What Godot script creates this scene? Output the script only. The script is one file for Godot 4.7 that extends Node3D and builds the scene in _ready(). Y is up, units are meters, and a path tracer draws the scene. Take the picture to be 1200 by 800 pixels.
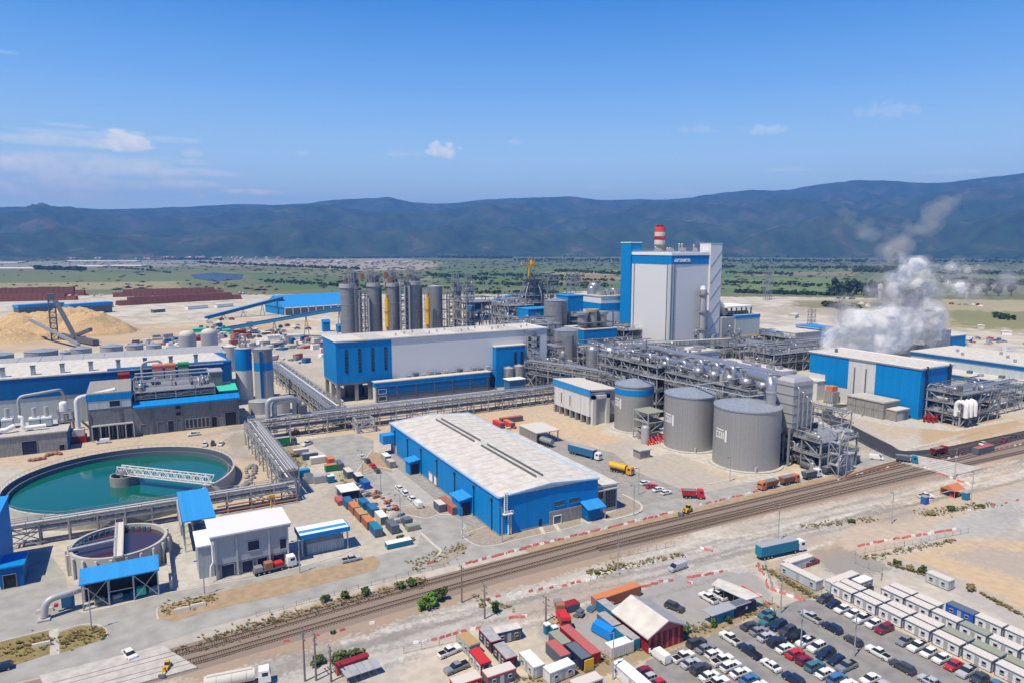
extends Node3D
# An industrial pulp mill seen from the air. x runs along the railway, -z along the long side of the warehouse; metres.

class MB:
	var v := PackedVector3Array()
	var n := PackedVector3Array()
	var u := PackedVector2Array()
	var i := PackedInt32Array()
	func tri(a: Vector3, b: Vector3, c: Vector3) -> void:
		var k := (b - a).cross(c - a).normalized()
		tri_n(a, b, c, k, k, k)
	func tri_n(a: Vector3, b: Vector3, c: Vector3, na: Vector3, nb: Vector3, nc: Vector3) -> void:
		var s := v.size()
		v.append(a); v.append(b); v.append(c)
		n.append(na); n.append(nb); n.append(nc)
		u.append(Vector2(a.x, a.z)); u.append(Vector2(b.x, b.z)); u.append(Vector2(c.x, c.z))
		i.append(s); i.append(s + 2); i.append(s + 1)
	func quad(a: Vector3, b: Vector3, c: Vector3, d: Vector3) -> void:
		var k := (c - a).cross(d - b).normalized()
		quad_n(a, b, c, d, k, k, k, k)
	func quad_n(a: Vector3, b: Vector3, c: Vector3, d: Vector3, na: Vector3, nb: Vector3, nc: Vector3, nd: Vector3) -> void:
		var s := v.size()
		v.append(a); v.append(b); v.append(c); v.append(d)
		n.append(na); n.append(nb); n.append(nc); n.append(nd)
		u.append(Vector2(0, 0)); u.append(Vector2(1, 0)); u.append(Vector2(1, 1)); u.append(Vector2(0, 1))
		i.append(s); i.append(s + 2); i.append(s + 1); i.append(s); i.append(s + 3); i.append(s + 2)
	func hexa(p: Array) -> void: # p: four bottom corners counterclockwise seen from above, then the four above them
		quad(p[4], p[5], p[6], p[7])
		quad(p[3], p[2], p[1], p[0])
		for k in 4:
			var j := (k + 1) % 4
			quad(p[k], p[j], p[4 + j], p[4 + k])
	func box(c: Vector3, s: Vector3, turn := 0.0) -> void:
		var h := s / 2
		var b := Basis(Vector3.UP, turn)
		var p := []
		for y in [-h.y, h.y]:
			for q in [Vector2(-1, 1), Vector2(1, 1), Vector2(1, -1), Vector2(-1, -1)]:
				p.append(c + b * Vector3(q.x * h.x, y, q.y * h.z))
		hexa(p)
	func span(x0: float, x1: float, y0: float, y1: float, z0: float, z1: float) -> void:
		box(Vector3((x0 + x1) / 2, (y0 + y1) / 2, (z0 + z1) / 2), Vector3(absf(x1 - x0), absf(y1 - y0), absf(z1 - z0)))
	func bar(a: Vector3, b: Vector3, w: float, h := -1.0) -> void:
		if h < 0: h = w
		var d := (b - a).normalized()
		var side := d.cross(Vector3.UP)
		if side.length() < 0.01: side = Vector3.RIGHT
		side = side.normalized()
		var top := side.cross(d).normalized()
		var p := []
		for e in [a, b]:
			for q in [Vector2(-1, -1), Vector2(1, -1), Vector2(1, 1), Vector2(-1, 1)]:
				p.append(e + side * q.x * w / 2 + top * q.y * h / 2)
		quad(p[0], p[1], p[2], p[3]); quad(p[7], p[6], p[5], p[4])
		for k in 4:
			var j := (k + 1) % 4
			quad(p[j], p[k], p[4 + k], p[4 + j])
	func cyl(a: Vector3, b: Vector3, r0: float, r1 := -1.0, m := 12, caps := true) -> void:
		if r1 < 0: r1 = r0
		var d := (b - a).normalized()
		var s := d.cross(Vector3.UP if absf(d.y) < 0.9 else Vector3.RIGHT).normalized()
		var t := d.cross(s).normalized()
		var slope := (r0 - r1) / maxf((b - a).length(), 0.001)
		for k in m:
			var e0 := s * cos(TAU * k / m) + t * sin(TAU * k / m)
			var e1 := s * cos(TAU * (k + 1) / m) + t * sin(TAU * (k + 1) / m)
			quad_n(a + e0 * r0, a + e1 * r0, b + e1 * r1, b + e0 * r1, (e0 + d * slope).normalized(), (e1 + d * slope).normalized(), (e1 + d * slope).normalized(), (e0 + d * slope).normalized())
			if caps:
				if r1 > 0.001: tri(b, b + e0 * r1, b + e1 * r1)
				if r0 > 0.001: tri(a, a + e1 * r0, a + e0 * r0)
	func up(c: Vector3, r: float, h: float, m := 24, r1 := -1.0) -> void:
		cyl(c, c + Vector3(0, h, 0), r, r1, m)
	func ball(c: Vector3, r: float, m := 10, squash := 1.0) -> void:
		for k in m / 2:
			var p0 := PI * k / (m / 2) - PI / 2
			var p1 := PI * (k + 1) / (m / 2) - PI / 2
			for j in m:
				var q := []
				for e in [[p0, j], [p0, j + 1], [p1, j + 1], [p1, j]]:
					var w := TAU * float(e[1]) / m
					q.append(Vector3(cos(e[0]) * cos(w), sin(e[0]), -cos(e[0]) * sin(w)))
				var f := Vector3(1, squash, 1)
				quad_n(c + q[0] * f * r, c + q[1] * f * r, c + q[2] * f * r, c + q[3] * f * r, q[0], q[1], q[2], q[3])
	func lathe(c: Vector3, prof: Array, m := 32) -> void: # prof: Vector2(radius, height) from the bottom outside to the top
		for k in prof.size() - 1:
			var a: Vector2 = prof[k]
			var b: Vector2 = prof[k + 1]
			var d := (b - a).normalized()
			for j in m:
				var e0 := Vector3(cos(TAU * j / m), 0, -sin(TAU * j / m))
				var e1 := Vector3(cos(TAU * (j + 1) / m), 0, -sin(TAU * (j + 1) / m))
				var n0 := e0 * d.y - Vector3.UP * d.x
				var n1 := e1 * d.y - Vector3.UP * d.x
				var ya := Vector3(0, a.y, 0)
				var yb := Vector3(0, b.y, 0)
				quad_n(c + e0 * a.x + ya, c + e1 * a.x + ya, c + e1 * b.x + yb, c + e0 * b.x + yb, n0, n1, n1, n0)
	func tube(path: Array, r: float, m := 8) -> void: # a swept pipe with mitred joints and closed ends
		var s := Vector3.ZERO
		var last := []
		var lastn := []
		for k in path.size():
			var d: Vector3 = ((path[mini(k + 1, path.size() - 1)] - path[k]).normalized() + (path[k] - path[maxi(k - 1, 0)]).normalized()).normalized()
			if s == Vector3.ZERO: s = d.cross(Vector3.UP if absf(d.y) < 0.9 else Vector3.RIGHT).normalized()
			s = (s - d * s.dot(d)).normalized()
			var t := d.cross(s)
			var ring := []
			var rn := []
			for j in m:
				var e := s * cos(TAU * j / m) + t * sin(TAU * j / m)
				rn.append(e); ring.append(path[k] + e * r)
			if k > 0:
				for j in m:
					var w := (j + 1) % m
					quad_n(last[j], last[w], ring[w], ring[j], lastn[j], lastn[w], rn[w], rn[j])
			if k == 0 or k == path.size() - 1:
				for j in range(1, m - 1):
					if k == 0: tri(ring[0], ring[j + 1], ring[j])
					else: tri(ring[0], ring[j], ring[j + 1])
			last = ring; lastn = rn
	func prism(poly: Array, y0: float, y1: float, bottom := false) -> void: # poly: Vector3 corners, any turn
		var p := PackedVector2Array()
		for q in poly: p.append(Vector2(q.x, q.z))
		var area := 0.0
		for k in p.size(): area += p[k].cross(p[(k + 1) % p.size()])
		if area > 0: p.reverse() # counterclockwise seen from above
		var idx := Geometry2D.triangulate_polygon(p)
		for k in range(0, idx.size(), 3):
			var t := [p[idx[k]], p[idx[k + 1]], p[idx[k + 2]]]
			if (t[1] - t[0]).cross(t[2] - t[0]) > 0: t = [t[0], t[2], t[1]]
			tri(Vector3(t[0].x, y1, t[0].y), Vector3(t[1].x, y1, t[1].y), Vector3(t[2].x, y1, t[2].y))
		if y1 - y0 > 0.001:
			for k in p.size():
				var a := p[k]
				var b := p[(k + 1) % p.size()]
				quad(Vector3(a.x, y0, a.y), Vector3(b.x, y0, b.y), Vector3(b.x, y1, b.y), Vector3(a.x, y1, a.y))
	func gable(x0: float, x1: float, z0: float, z1: float, y0: float, y1: float, along_x: bool) -> void: # a solid gable roof, z0 > z1
		if along_x:
			var zm := (z0 + z1) / 2
			quad(Vector3(x0, y0, z0), Vector3(x1, y0, z0), Vector3(x1, y1, zm), Vector3(x0, y1, zm))
			quad(Vector3(x1, y0, z1), Vector3(x0, y0, z1), Vector3(x0, y1, zm), Vector3(x1, y1, zm))
			tri(Vector3(x1, y0, z0), Vector3(x1, y0, z1), Vector3(x1, y1, zm))
			tri(Vector3(x0, y0, z1), Vector3(x0, y0, z0), Vector3(x0, y1, zm))
		else:
			var xm := (x0 + x1) / 2
			quad(Vector3(x1, y0, z0), Vector3(x1, y0, z1), Vector3(xm, y1, z1), Vector3(xm, y1, z0))
			quad(Vector3(x0, y0, z1), Vector3(x0, y0, z0), Vector3(xm, y1, z0), Vector3(xm, y1, z1))
			tri(Vector3(x0, y0, z0), Vector3(x1, y0, z0), Vector3(xm, y1, z0))
			tri(Vector3(x1, y0, z1), Vector3(x0, y0, z1), Vector3(xm, y1, z1))
	func mesh() -> ArrayMesh:
		var a := []
		a.resize(Mesh.ARRAY_MAX)
		a[Mesh.ARRAY_VERTEX] = v; a[Mesh.ARRAY_NORMAL] = n; a[Mesh.ARRAY_TEX_UV] = u; a[Mesh.ARRAY_INDEX] = i
		var m := ArrayMesh.new()
		m.add_surface_from_arrays(Mesh.PRIMITIVE_TRIANGLES, a)
		return m

func V(x: float, z: float) -> Vector3:
	return Vector3(x, 0, z)
var taken := {}
var M := {}
var R := RandomNumberGenerator.new()

func numbered(called: String) -> String:
	var k: int = taken.get(called, -1) + 1
	taken[called] = k
	return called if k == 0 else "%s_%03d" % [called, k]
func thing(called: String, label: String, category: String, at := Vector3.ZERO, turn := 0.0, group := "") -> Node3D:
	var o := Node3D.new()
	o.name = numbered(called)
	add_child(o)
	o.position = at; o.rotation.y = turn
	tag(o, label, category, group)
	return o
func tag(o: Node, label: String, category: String, group := "") -> void:
	o.set_meta("label", label)
	o.set_meta("category", category)
	if group: o.set_meta("group", group)
func part(called: String, mb, mat: Material, parent: Node, at := Vector3.ZERO, turn := 0.0) -> MeshInstance3D:
	var o := MeshInstance3D.new()
	var seen: Dictionary = parent.get_meta("names") if parent.has_meta("names") else {}
	var k: int = seen.get(called, -1) + 1
	seen[called] = k
	parent.set_meta("names", seen)
	o.name = called if k == 0 else "%s_%03d" % [called, k]
	o.mesh = mb.mesh() if mb is MB else mb
	o.material_override = mat
	parent.add_child(o)
	o.position = at; o.rotation.y = turn
	return o
func solo(called: String, label: String, category: String, mb: MB, mat: Material, group := "", at := Vector3.ZERO) -> MeshInstance3D:
	var o := MeshInstance3D.new()
	o.name = numbered(called)
	o.mesh = mb.mesh()
	o.material_override = mat
	add_child(o)
	o.position = at
	tag(o, label, category, group)
	return o
func setting(called: String, mb, mat: Material, kind := "structure") -> MeshInstance3D:
	var o := MeshInstance3D.new()
	o.name = numbered(called)
	o.mesh = mb.mesh() if mb is MB else mb
	o.material_override = mat
	add_child(o)
	o.set_meta("kind", kind)
	return o
func dup(o: Node3D, at: Vector3, turn: float, label: String) -> Node3D:
	var c: Node3D = o.duplicate()
	c.name = numbered(String(o.name).rstrip("0123456789").trim_suffix("_") if "_0" in String(o.name) else String(o.name))
	add_child(c)
	c.position = at; c.rotation.y = turn
	c.set_meta("label", label)
	return c
func arc(a: Vector3, corner: Vector3, b: Vector3, r: float, steps := 5) -> Array: # the rounded corner of a pipe
	var p := corner + (a - corner).normalized() * r
	var q := corner + (b - corner).normalized() * r
	var out := []
	for k in steps + 1:
		var t := float(k) / steps
		out.append(p.lerp(corner, t).lerp(corner.lerp(q, t), t))
	return out
func bent(pts: Array, r: float) -> Array:
	var out := [pts[0]]
	for k in range(1, pts.size() - 1): out.append_array(arc(pts[k - 1], pts[k], pts[k + 1], r))
	out.append(pts[-1])
	return out

func noise_tex(seed_: int, freq: float, lo: float, hi: float, oct := 4, kind := FastNoiseLite.TYPE_SIMPLEX_SMOOTH) -> ImageTexture:
	var f := FastNoiseLite.new()
	f.seed = seed_; f.frequency = freq; f.noise_type = kind; f.fractal_octaves = oct
	var im := f.get_seamless_image(512, 512)
	im.convert(Image.FORMAT_RGB8)
	for y in 512:
		for x in 512:
			var g := lerpf(lo, hi, im.get_pixel(x, y).r)
			im.set_pixel(x, y, Color(g, g, g))
	return ImageTexture.create_from_image(im)
func mt(called: String, lin: Color, rough := 0.8, metal := 0.0, tex: Texture2D = null, size := 8.0, ribs: Texture2D = null, rib_size := 1.0, rib_depth := 1.0) -> StandardMaterial3D:
	var m := StandardMaterial3D.new()
	m.resource_name = called
	m.albedo_color = lin.linear_to_srgb()
	m.roughness = rough; m.metallic = metal
	if metal == 0.0 and rough > 0.3: m.metallic_specular = 0.3
	if tex:
		m.albedo_texture = tex
		m.uv1_triplanar = true; m.uv1_world_triplanar = true
		m.uv1_scale = Vector3.ONE / size
	if ribs:
		m.uv1_triplanar = true; m.uv1_world_triplanar = true
		m.normal_enabled = true; m.normal_texture = ribs; m.normal_scale = rib_depth
		if tex == null: m.uv1_scale = Vector3.ONE / rib_size
	M[called] = m
	return m

# ---------------------------------------------------------------- sky, sun, air
func make_sky() -> PanoramaSkyMaterial:
	var w := 4096
	var im := Image.create(w, 2048, false, Image.FORMAT_RGB8)
	for y in 2048:
		var e := 90.0 - (y + 0.5) / 2048 * 180.0
		var c := Color(0.62, 0.76, 0.92)
		if e > 0:
			var stops := [[0.0, Color(0.93, 0.98, 1.0)], [3.5, Color(0.84, 0.94, 1.0)], [7.0, Color(0.72, 0.87, 1.0)], [12.0, Color(0.50, 0.715, 0.96)], [18.5, Color(0.27, 0.54, 0.86)], [40.0, Color(0.13, 0.37, 0.71)], [90.0, Color(0.10, 0.31, 0.64)]]
			for k in stops.size() - 1:
				if e >= stops[k][0]: c = stops[k][1].lerp(stops[k + 1][1], clampf((e - stops[k][0]) / (stops[k + 1][0] - stops[k][0]), 0, 1))
		im.fill_rect(Rect2i(0, y, w, 1), c)
	# small fair-weather clouds and thin streaks all round: heading in degrees from -z towards +x, height, width and height in degrees
	var k := 0
	for c in [[0.1, 7.05, 5.0, 2.0, 1.0], [22.9, 7.4, 3.4, 1.9, 0.55], [48.2, 8.5, 3.8, 1.1, 0.26], [56.3, 9.4, 4.6, 1.5, 0.17], [43.2, 8.8, 3.2, 1.0, 0.18], [20.0, 7.2, 3.0, 0.7, 0.25], [4.3, 6.6, 2.0, 0.7, 0.3], [12.2, 7.0, 2.0, 0.6, 0.25], [28.5, 8.1, 2.0, 0.6, 0.18],
			[-5.0, 5.1, 24.0, 2.0, 0.45], [-6.0, 3.6, 22.0, 1.6, 0.5], [-4.0, 6.9, 14.0, 0.9, 0.35], [3.0, 5.2, 12.0, 0.9, 0.35], [-2.0, 6.0, 16.0, 1.0, 0.3], [-4.0, 4.3, 18.0, 1.2, 0.4], [8.8, 4.0, 6.5, 0.6, 0.75], [4.0, 4.4, 7.0, 0.7, 0.45], [-7.6, 5.4, 5.0, 1.0, 0.7], [-3.0, 8.0, 6.0, 0.5, 0.3], [0.0, 7.5, 16.0, 0.7, 0.25], [-8.0, 12.2, 5.0, 0.4, 0.25], [42.0, 4.2, 5.0, 0.5, 0.25], [60.0, 5.0, 6.0, 0.5, 0.25], [50.0, 5.6, 5.0, 0.4, 0.2], [36.0, 4.6, 4.0, 0.4, 0.2],
			[-30, 6.5, 9, 1.5, 0.6], [-55, 8, 7, 1.6, 0.6], [-90, 6, 14, 1.3, 0.5], [-130, 9, 6, 1.5, 0.6], [-165, 6, 16, 1.2, 0.5], [85, 7, 6, 1.3, 0.5], [110, 9, 7, 1.5, 0.5], [140, 6, 12, 1.2, 0.5], [165, 8, 6, 1.4, 0.5]]:
		k += 1
		var px := int(c[2] * w / 360.0)
		var py := maxi(4, int(c[3] * w / 360.0))
		var st := Image.create(px, py, false, Image.FORMAT_RGBA8)
		var f := FastNoiseLite.new()
		f.seed = 40 + k; f.frequency = 0.11 if c[3] > 1.0 and c[2] < 9 else 0.06; f.fractal_octaves = 5
		var flat: float = 0.25 if c[2] > 4.9 else 0.75
		for y in py:
			for x in px:
				var q := Vector2((x + 0.5) / px * 2 - 1, (y + 0.5) / py * 2 - 1)
				var r := 1.0 - Vector2(q.x, q.y * (1.35 if q.y > 0.2 else 1.0)).length()
				var d := clampf((r * 1.25 + f.get_noise_2d(x * flat, y) * 0.95 - 0.12) * 1.9, 0, 1) * smoothstep(0.0, 0.35, r + 0.25)
				var shade := clampf(0.8 + 0.5 * f.get_noise_2d(x + 300.0, y) - q.y * 0.22, 0, 1)
				st.set_pixel(x, y, Color(0.80, 0.855, 0.93).lerp(Color(1, 1, 1), shade) * Color(1, 1, 1, minf(1, d * c[4] * 1.5)))
		var u := fposmod(c[0] / 360.0, 1.0) * w
		var whole := Image.create(px, py, false, Image.FORMAT_RGBA8)
		whole.copy_from(st)
		var back := Image.create(px, py, false, Image.FORMAT_RGBA8)
		var at := Vector2i(int(u) - px / 2, int((90.0 - c[1]) / 180.0 * 2048) - py / 2)
		for y in py:
			for x in px:
				var s := whole.get_pixel(x, y)
				var o := im.get_pixel(posmod(at.x + x, w), at.y + y)
				im.set_pixel(posmod(at.x + x, w), at.y + y, o.lerp(Color(s.r, s.g, s.b), s.a))
	var m := PanoramaSkyMaterial.new()
	m.panorama = ImageTexture.create_from_image(im)
	return m

func set_stage() -> void:
	var cam := Camera3D.new()
	cam.name = "camera"
	cam.position = Vector3(0, 85, 0)
	cam.rotation_degrees = Vector3(-7.85, -28.5, 0)
	cam.fov = 52.45
	cam.near = 1.0; cam.far = 40000
	add_child(cam)
	var e := Environment.new()
	e.background_mode = Environment.BG_SKY
	e.sky = Sky.new()
	e.sky.sky_material = make_sky()
	e.background_energy_multiplier = 0.9
	e.tonemap_mode = Environment.TONE_MAPPER_LINEAR
	e.tonemap_exposure = 1.23
	e.fog_enabled = true
	e.fog_density = 0.0001
	e.fog_light_color = Color(0.43, 0.68, 1.0)
	e.volumetric_fog_enabled = true
	e.volumetric_fog_density = 0.0
	e.sdfgi_enabled = true; e.ssao_enabled = true; e.ssil_enabled = true
	var w := WorldEnvironment.new()
	w.name = "environment"
	w.environment = e
	add_child(w)
	var sun := DirectionalLight3D.new()
	sun.name = "sun"
	sun.light_energy = 1.6
	sun.light_color = Color(1.0, 0.945, 0.845)
	sun.light_angular_distance = 0.5
	sun.shadow_enabled = true
	sun.look_at_from_position(Vector3.ZERO, Vector3(0.5, -1.0, -0.15))
	add_child(sun)

func materials() -> void:
	var mottle := noise_tex(1, 0.03, 0.72, 1.1)
	var faint := noise_tex(3, 0.02, 0.88, 1.04)
	var ribs_im := Image.create(256, 256, false, Image.FORMAT_RGB8)
	var grain := noise_tex(2, 0.12, 0.8, 1.08, 3)
	var streak_im := Image.create(256, 256, false, Image.FORMAT_RGB8)
	var panel_im := Image.create(256, 256, false, Image.FORMAT_RGB8)
	var f := FastNoiseLite.new()
	f.seed = 7; f.frequency = 0.05
	for x in 256: # sheets of cladding: 8 to a tile, each a little different, with dark laps
		var col := 0.93 + 0.06 * fposmod(sin(floor(x / 32.0) * 12.9) * 437.5, 1.0)
		for y in 256:
			var g := col + 0.04 * f.get_noise_2d(x * 3.0, y * 0.3)
			if x % 32 == 0: g *= 0.95
			if y % 128 == 0: g *= 0.97
			g -= maxf(0, f.get_noise_2d(x * 2.2 + 500, y * 0.12)) * 0.10
			panel_im.set_pixel(x, y, Color(g, g, g))
			var q := 0.9 + 0.025 * sin(x * TAU / 16.0) + 0.05 * f.get_noise_2d(x * 2.0, y * 0.5)
			ribs_im.set_pixel(x, y, Color(q, q, q))
			var s := 0.88 + 0.12 * f.get_noise_2d(x * 1.2, y * 0.25) + 0.08 * f.get_noise_2d(x * 5.0, y * 3.0)
			if y % 64 < 2: s *= 0.82
			streak_im.set_pixel(x, y, Color(s, s, s))
	var panels := ImageTexture.create_from_image(panel_im)
	var ribbed := ImageTexture.create_from_image(ribs_im)
	var streak := ImageTexture.create_from_image(streak_im)
	var blueish := Color(0.003, 0.235, 0.60)
	mt("blue_cladding", blueish, 0.55, 0.0, panels, 9.0)
	mt("dark_blue_cladding", Color(0.004, 0.125, 0.36), 0.5, 0.0, panels, 9.0)
	mt("sky_blue_roof", Color(0.035, 0.29, 0.68), 0.55, 0.0, panels, 8.0)
	mt("barrier_red", Color(0.55, 0.17, 0.155), 0.7)
	mt("white_cladding", Color(0.66, 0.66, 0.65), 0.6, 0.0, panels, 9.0)
	mt("plain_white", Color(0.64, 0.65, 0.66), 0.6)
	mt("pale_blue", Color(0.34, 0.52, 0.72), 0.6)
	mt("earth", Color(0.36, 0.27, 0.175), 0.95, 0.0, faint, 31.0)
	mt("bed", Color(0.33, 0.285, 0.23), 0.95, 0.0, faint, 19.0)
	mt("verge_grass", Color(0.25, 0.20, 0.085), 0.95, 0.0, faint, 17.0)
	mt("white_roof", Color(0.58, 0.56, 0.51), 0.7, 0.0, faint, 40.0)
	mt("grey_roof", Color(0.36, 0.37, 0.38), 0.7, 0.0, faint, 25.0)
	mt("grey_cladding", Color(0.40, 0.43, 0.46), 0.6, 0.0, panels, 9.0)
	mt("pale_cladding", Color(0.50, 0.56, 0.58), 0.6, 0.0, panels, 9.0)
	mt("concrete", Color(0.36, 0.35, 0.33), 0.9, 0.0, streak, 14.0)
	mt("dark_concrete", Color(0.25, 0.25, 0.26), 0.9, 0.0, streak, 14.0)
	mt("kerb", Color(0.58, 0.54, 0.46), 0.9, 0.0, grain, 3.0)
	mt("steel", Color(0.34, 0.355, 0.375), 0.5, 0.3, grain, 4.0)
	mt("dark_steel", Color(0.12, 0.13, 0.15), 0.55, 0.3)
	mt("pale_steel", Color(0.46, 0.47, 0.48), 0.5, 0.2, grain, 5.0)
	mt("silver", Color(0.62, 0.63, 0.65), 0.38, 0.75, streak, 9.0)
	mt("tank_steel", Color(0.46, 0.455, 0.45), 0.5, 0.45, ribbed, 14.0)
	mt("tank_roof", Color(0.33, 0.37, 0.42), 0.5, 0.3, faint, 20.0)
	mt("grey_silo", Color(0.30, 0.315, 0.335), 0.55, 0.2, streak, 22.0)
	mt("glass", Color(0.02, 0.03, 0.045), 0.12)
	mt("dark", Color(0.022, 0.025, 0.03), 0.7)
	mt("black", Color(0.012, 0.012, 0.013), 0.8)
	mt("rubber", Color(0.018, 0.018, 0.018), 0.9)
	mt("red", Color(0.50, 0.035, 0.035), 0.5)
	mt("dark_red", Color(0.26, 0.02, 0.03), 0.5)
	mt("faded_red", Color(0.46, 0.13, 0.12), 0.75, 0.0, grain, 4.0)
	mt("safety_red", Color(0.62, 0.07, 0.07), 0.6)
	mt("orange", Color(0.52, 0.19, 0.08), 0.6)
	mt("rust_orange", Color(0.36, 0.16, 0.10), 0.75, 0.0, grain, 5.0)
	mt("yellow", Color(0.66, 0.40, 0.03), 0.55)
	mt("crane_yellow", Color(0.60, 0.34, 0.05), 0.5)
	mt("green", Color(0.02, 0.22, 0.09), 0.6)
	mt("mint", Color(0.05, 0.50, 0.34), 0.7)
	mt("olive_green", Color(0.30, 0.33, 0.26), 0.8, 0.0, grain, 5.0)
	mt("white", Color(0.76, 0.76, 0.74), 0.5)
	mt("off_white", Color(0.64, 0.61, 0.55), 0.7, 0.0, grain, 4.0)
	mt("container_blue", Color(0.035, 0.16, 0.33), 0.65, 0.0, grain, 5.0)
	mt("bright_blue", Color(0.02, 0.10, 0.46), 0.5)
	mt("tarp_blue", Color(0.01, 0.20, 0.62), 0.6)
	mt("teal_blue", Color(0.02, 0.19, 0.30), 0.5)
	mt("slate", Color(0.11, 0.135, 0.17), 0.65)
	mt("navy", Color(0.02, 0.03, 0.07), 0.4)
	mt("timber", Color(0.46, 0.31, 0.15), 0.85, 0.0, grain, 2.0)
	mt("wood_pole", Color(0.22, 0.20, 0.19), 0.9, 0.0, grain, 2.0)
	mt("chips", Color(0.60, 0.43, 0.23), 0.95, 0.0, mottle, 26.0)
	mt("logs", Color(0.17, 0.065, 0.05), 0.95, 0.0, grain, 9.0)
	mt("rail", Color(0.20, 0.115, 0.08), 0.5, 0.4)
	mt("sleeper", Color(0.20, 0.165, 0.135), 0.9)
	mt("ballast", Color(0.265, 0.215, 0.175), 0.95, 0.0, grain, 3.0)
	mt("road", Color(0.335, 0.332, 0.31), 0.9, 0.0, faint, 60.0)
	mt("fresh_asphalt", Color(0.045, 0.048, 0.055), 0.9, 0.0, faint, 30.0)
	mt("car_park_gravel", Color(0.25, 0.245, 0.235), 0.95, 0.0, faint, 45.0)
	mt("slab", Color(0.47, 0.455, 0.42), 0.9, 0.0, faint, 30.0)
	mt("leaf", Color(0.075, 0.115, 0.035), 0.9)
	mt("dry_leaf", Color(0.27, 0.215, 0.10), 0.95)
	mt("bright_leaf", Color(0.10, 0.20, 0.035), 0.9)
	mt("bush", Color(0.105, 0.125, 0.055), 0.95)
	mt("far_leaf", Color(0.05, 0.074, 0.034), 0.95)
	mt("trunk", Color(0.12, 0.09, 0.065), 0.95)
	var water := mt("effluent_water", Color(0.004, 0.10, 0.078), 0.07)
	var wn := noise_tex(9, 0.04, 0.35, 0.65).get_image()
	wn.bump_map_to_normal_map(1.2)
	water.normal_enabled = true; water.normal_texture = ImageTexture.create_from_image(wn); water.normal_scale = 0.22
	water.uv1_triplanar = true; water.uv1_world_triplanar = true; water.uv1_scale = Vector3.ONE / 9.0
	mt("brown_water", Color(0.045, 0.022, 0.032), 0.12)
	mt("pond_water", Color(0.03, 0.08, 0.14), 0.1)

# ---------------------------------------------------------------- ground
func painted_ground(x0: float, z0: float, size: Vector2, res: float, base: Array, zones: Array, seed_: int) -> ImageTexture:
	# earth, gravel, grass and stains as base colours, one texel every res metres; zones: [colour, softness, corners...]
	var w := int(size.x / res)
	var h := int(size.y / res)
	var f := FastNoiseLite.new()
	f.seed = seed_; f.frequency = 0.02; f.fractal_octaves = 5
	var big := FastNoiseLite.new()
	big.seed = seed_ + 5; big.frequency = 0.006; big.fractal_octaves = 4
	var fine := FastNoiseLite.new()
	fine.seed = seed_ + 9; fine.frequency = 0.16; fine.fractal_octaves = 3
	var jit := RandomNumberGenerator.new()
	jit.seed = seed_
	var a := f.get_image(w, h, false, false, false)
	var b := big.get_image(w, h, false, false, false)
	var c := fine.get_image(w, h, false, false, false)
	var im := Image.create(w, h, false, Image.FORMAT_RGB8)
	for y in h:
		for x in w:
			var t := smoothstep(0.30, 0.72, a.get_pixel(x, y).r * 0.45 + b.get_pixel(x, y).r * 0.4 + c.get_pixel(x, y).r * 0.15)
			var g := 0.86 + 0.28 * c.get_pixel(x, y).r
			var q: Color = base[0].lerp(base[1], t) * g
			im.set_pixel(x, y, q.linear_to_srgb())
	for zn in zones:
		var poly := PackedVector2Array()
		var lo := Vector2(1e9, 1e9)
		var hi := -lo
		for k in range(2, zn.size()):
			var p := Vector2(zn[k].x - x0, zn[k].z - z0) / res
			poly.append(p); lo = lo.min(p); hi = hi.max(p)
		var soft: float = zn[1]
		for y in range(maxi(0, int(lo.y - soft)), mini(h, int(hi.y + soft) + 1)):
			for x in range(maxi(0, int(lo.x - soft)), mini(w, int(hi.x + soft) + 1)):
				var n1 := a.get_pixel(x, y).r - 0.5
				var n2 := b.get_pixel((x * 3 + 77) % w, (y * 3 + 31) % h).r - 0.5
				var n3 := c.get_pixel(x, y).r
				if Geometry2D.is_point_in_polygon(Vector2(x + (n1 * 2.0 + n3 - 0.5 + jit.randf_range(-0.8, 0.8)) * soft, y + (n2 * 2.0 - n3 + 0.5 + jit.randf_range(-0.8, 0.8)) * soft), poly):
					var al: float = zn[0].a * clampf(0.55 + n3 * 0.7 + n1 * 0.4, 0, 1)
					var old := im.get_pixel(x, y).srgb_to_linear()
					im.set_pixel(x, y, old.lerp(Color(zn[0].r, zn[0].g, zn[0].b) * (0.84 + 0.3 * n3), al).linear_to_srgb())
	return ImageTexture.create_from_image(im)

func ground_sheet(called: String, x0: float, z0: float, size: Vector2, y: float, tex: Texture2D) -> void:
	var b := MB.new()
	b.quad(Vector3(x0, y, z0 + size.y), Vector3(x0 + size.x, y, z0 + size.y), Vector3(x0 + size.x, y, z0), Vector3(x0, y, z0))
	b.u = PackedVector2Array([Vector2(0, 1), Vector2(1, 1), Vector2(1, 0), Vector2(0, 0)])
	var m := StandardMaterial3D.new()
	m.resource_name = called
	m.albedo_texture = tex
	m.roughness = 0.95
	m.texture_repeat = false
	setting(called, b, m)

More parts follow.
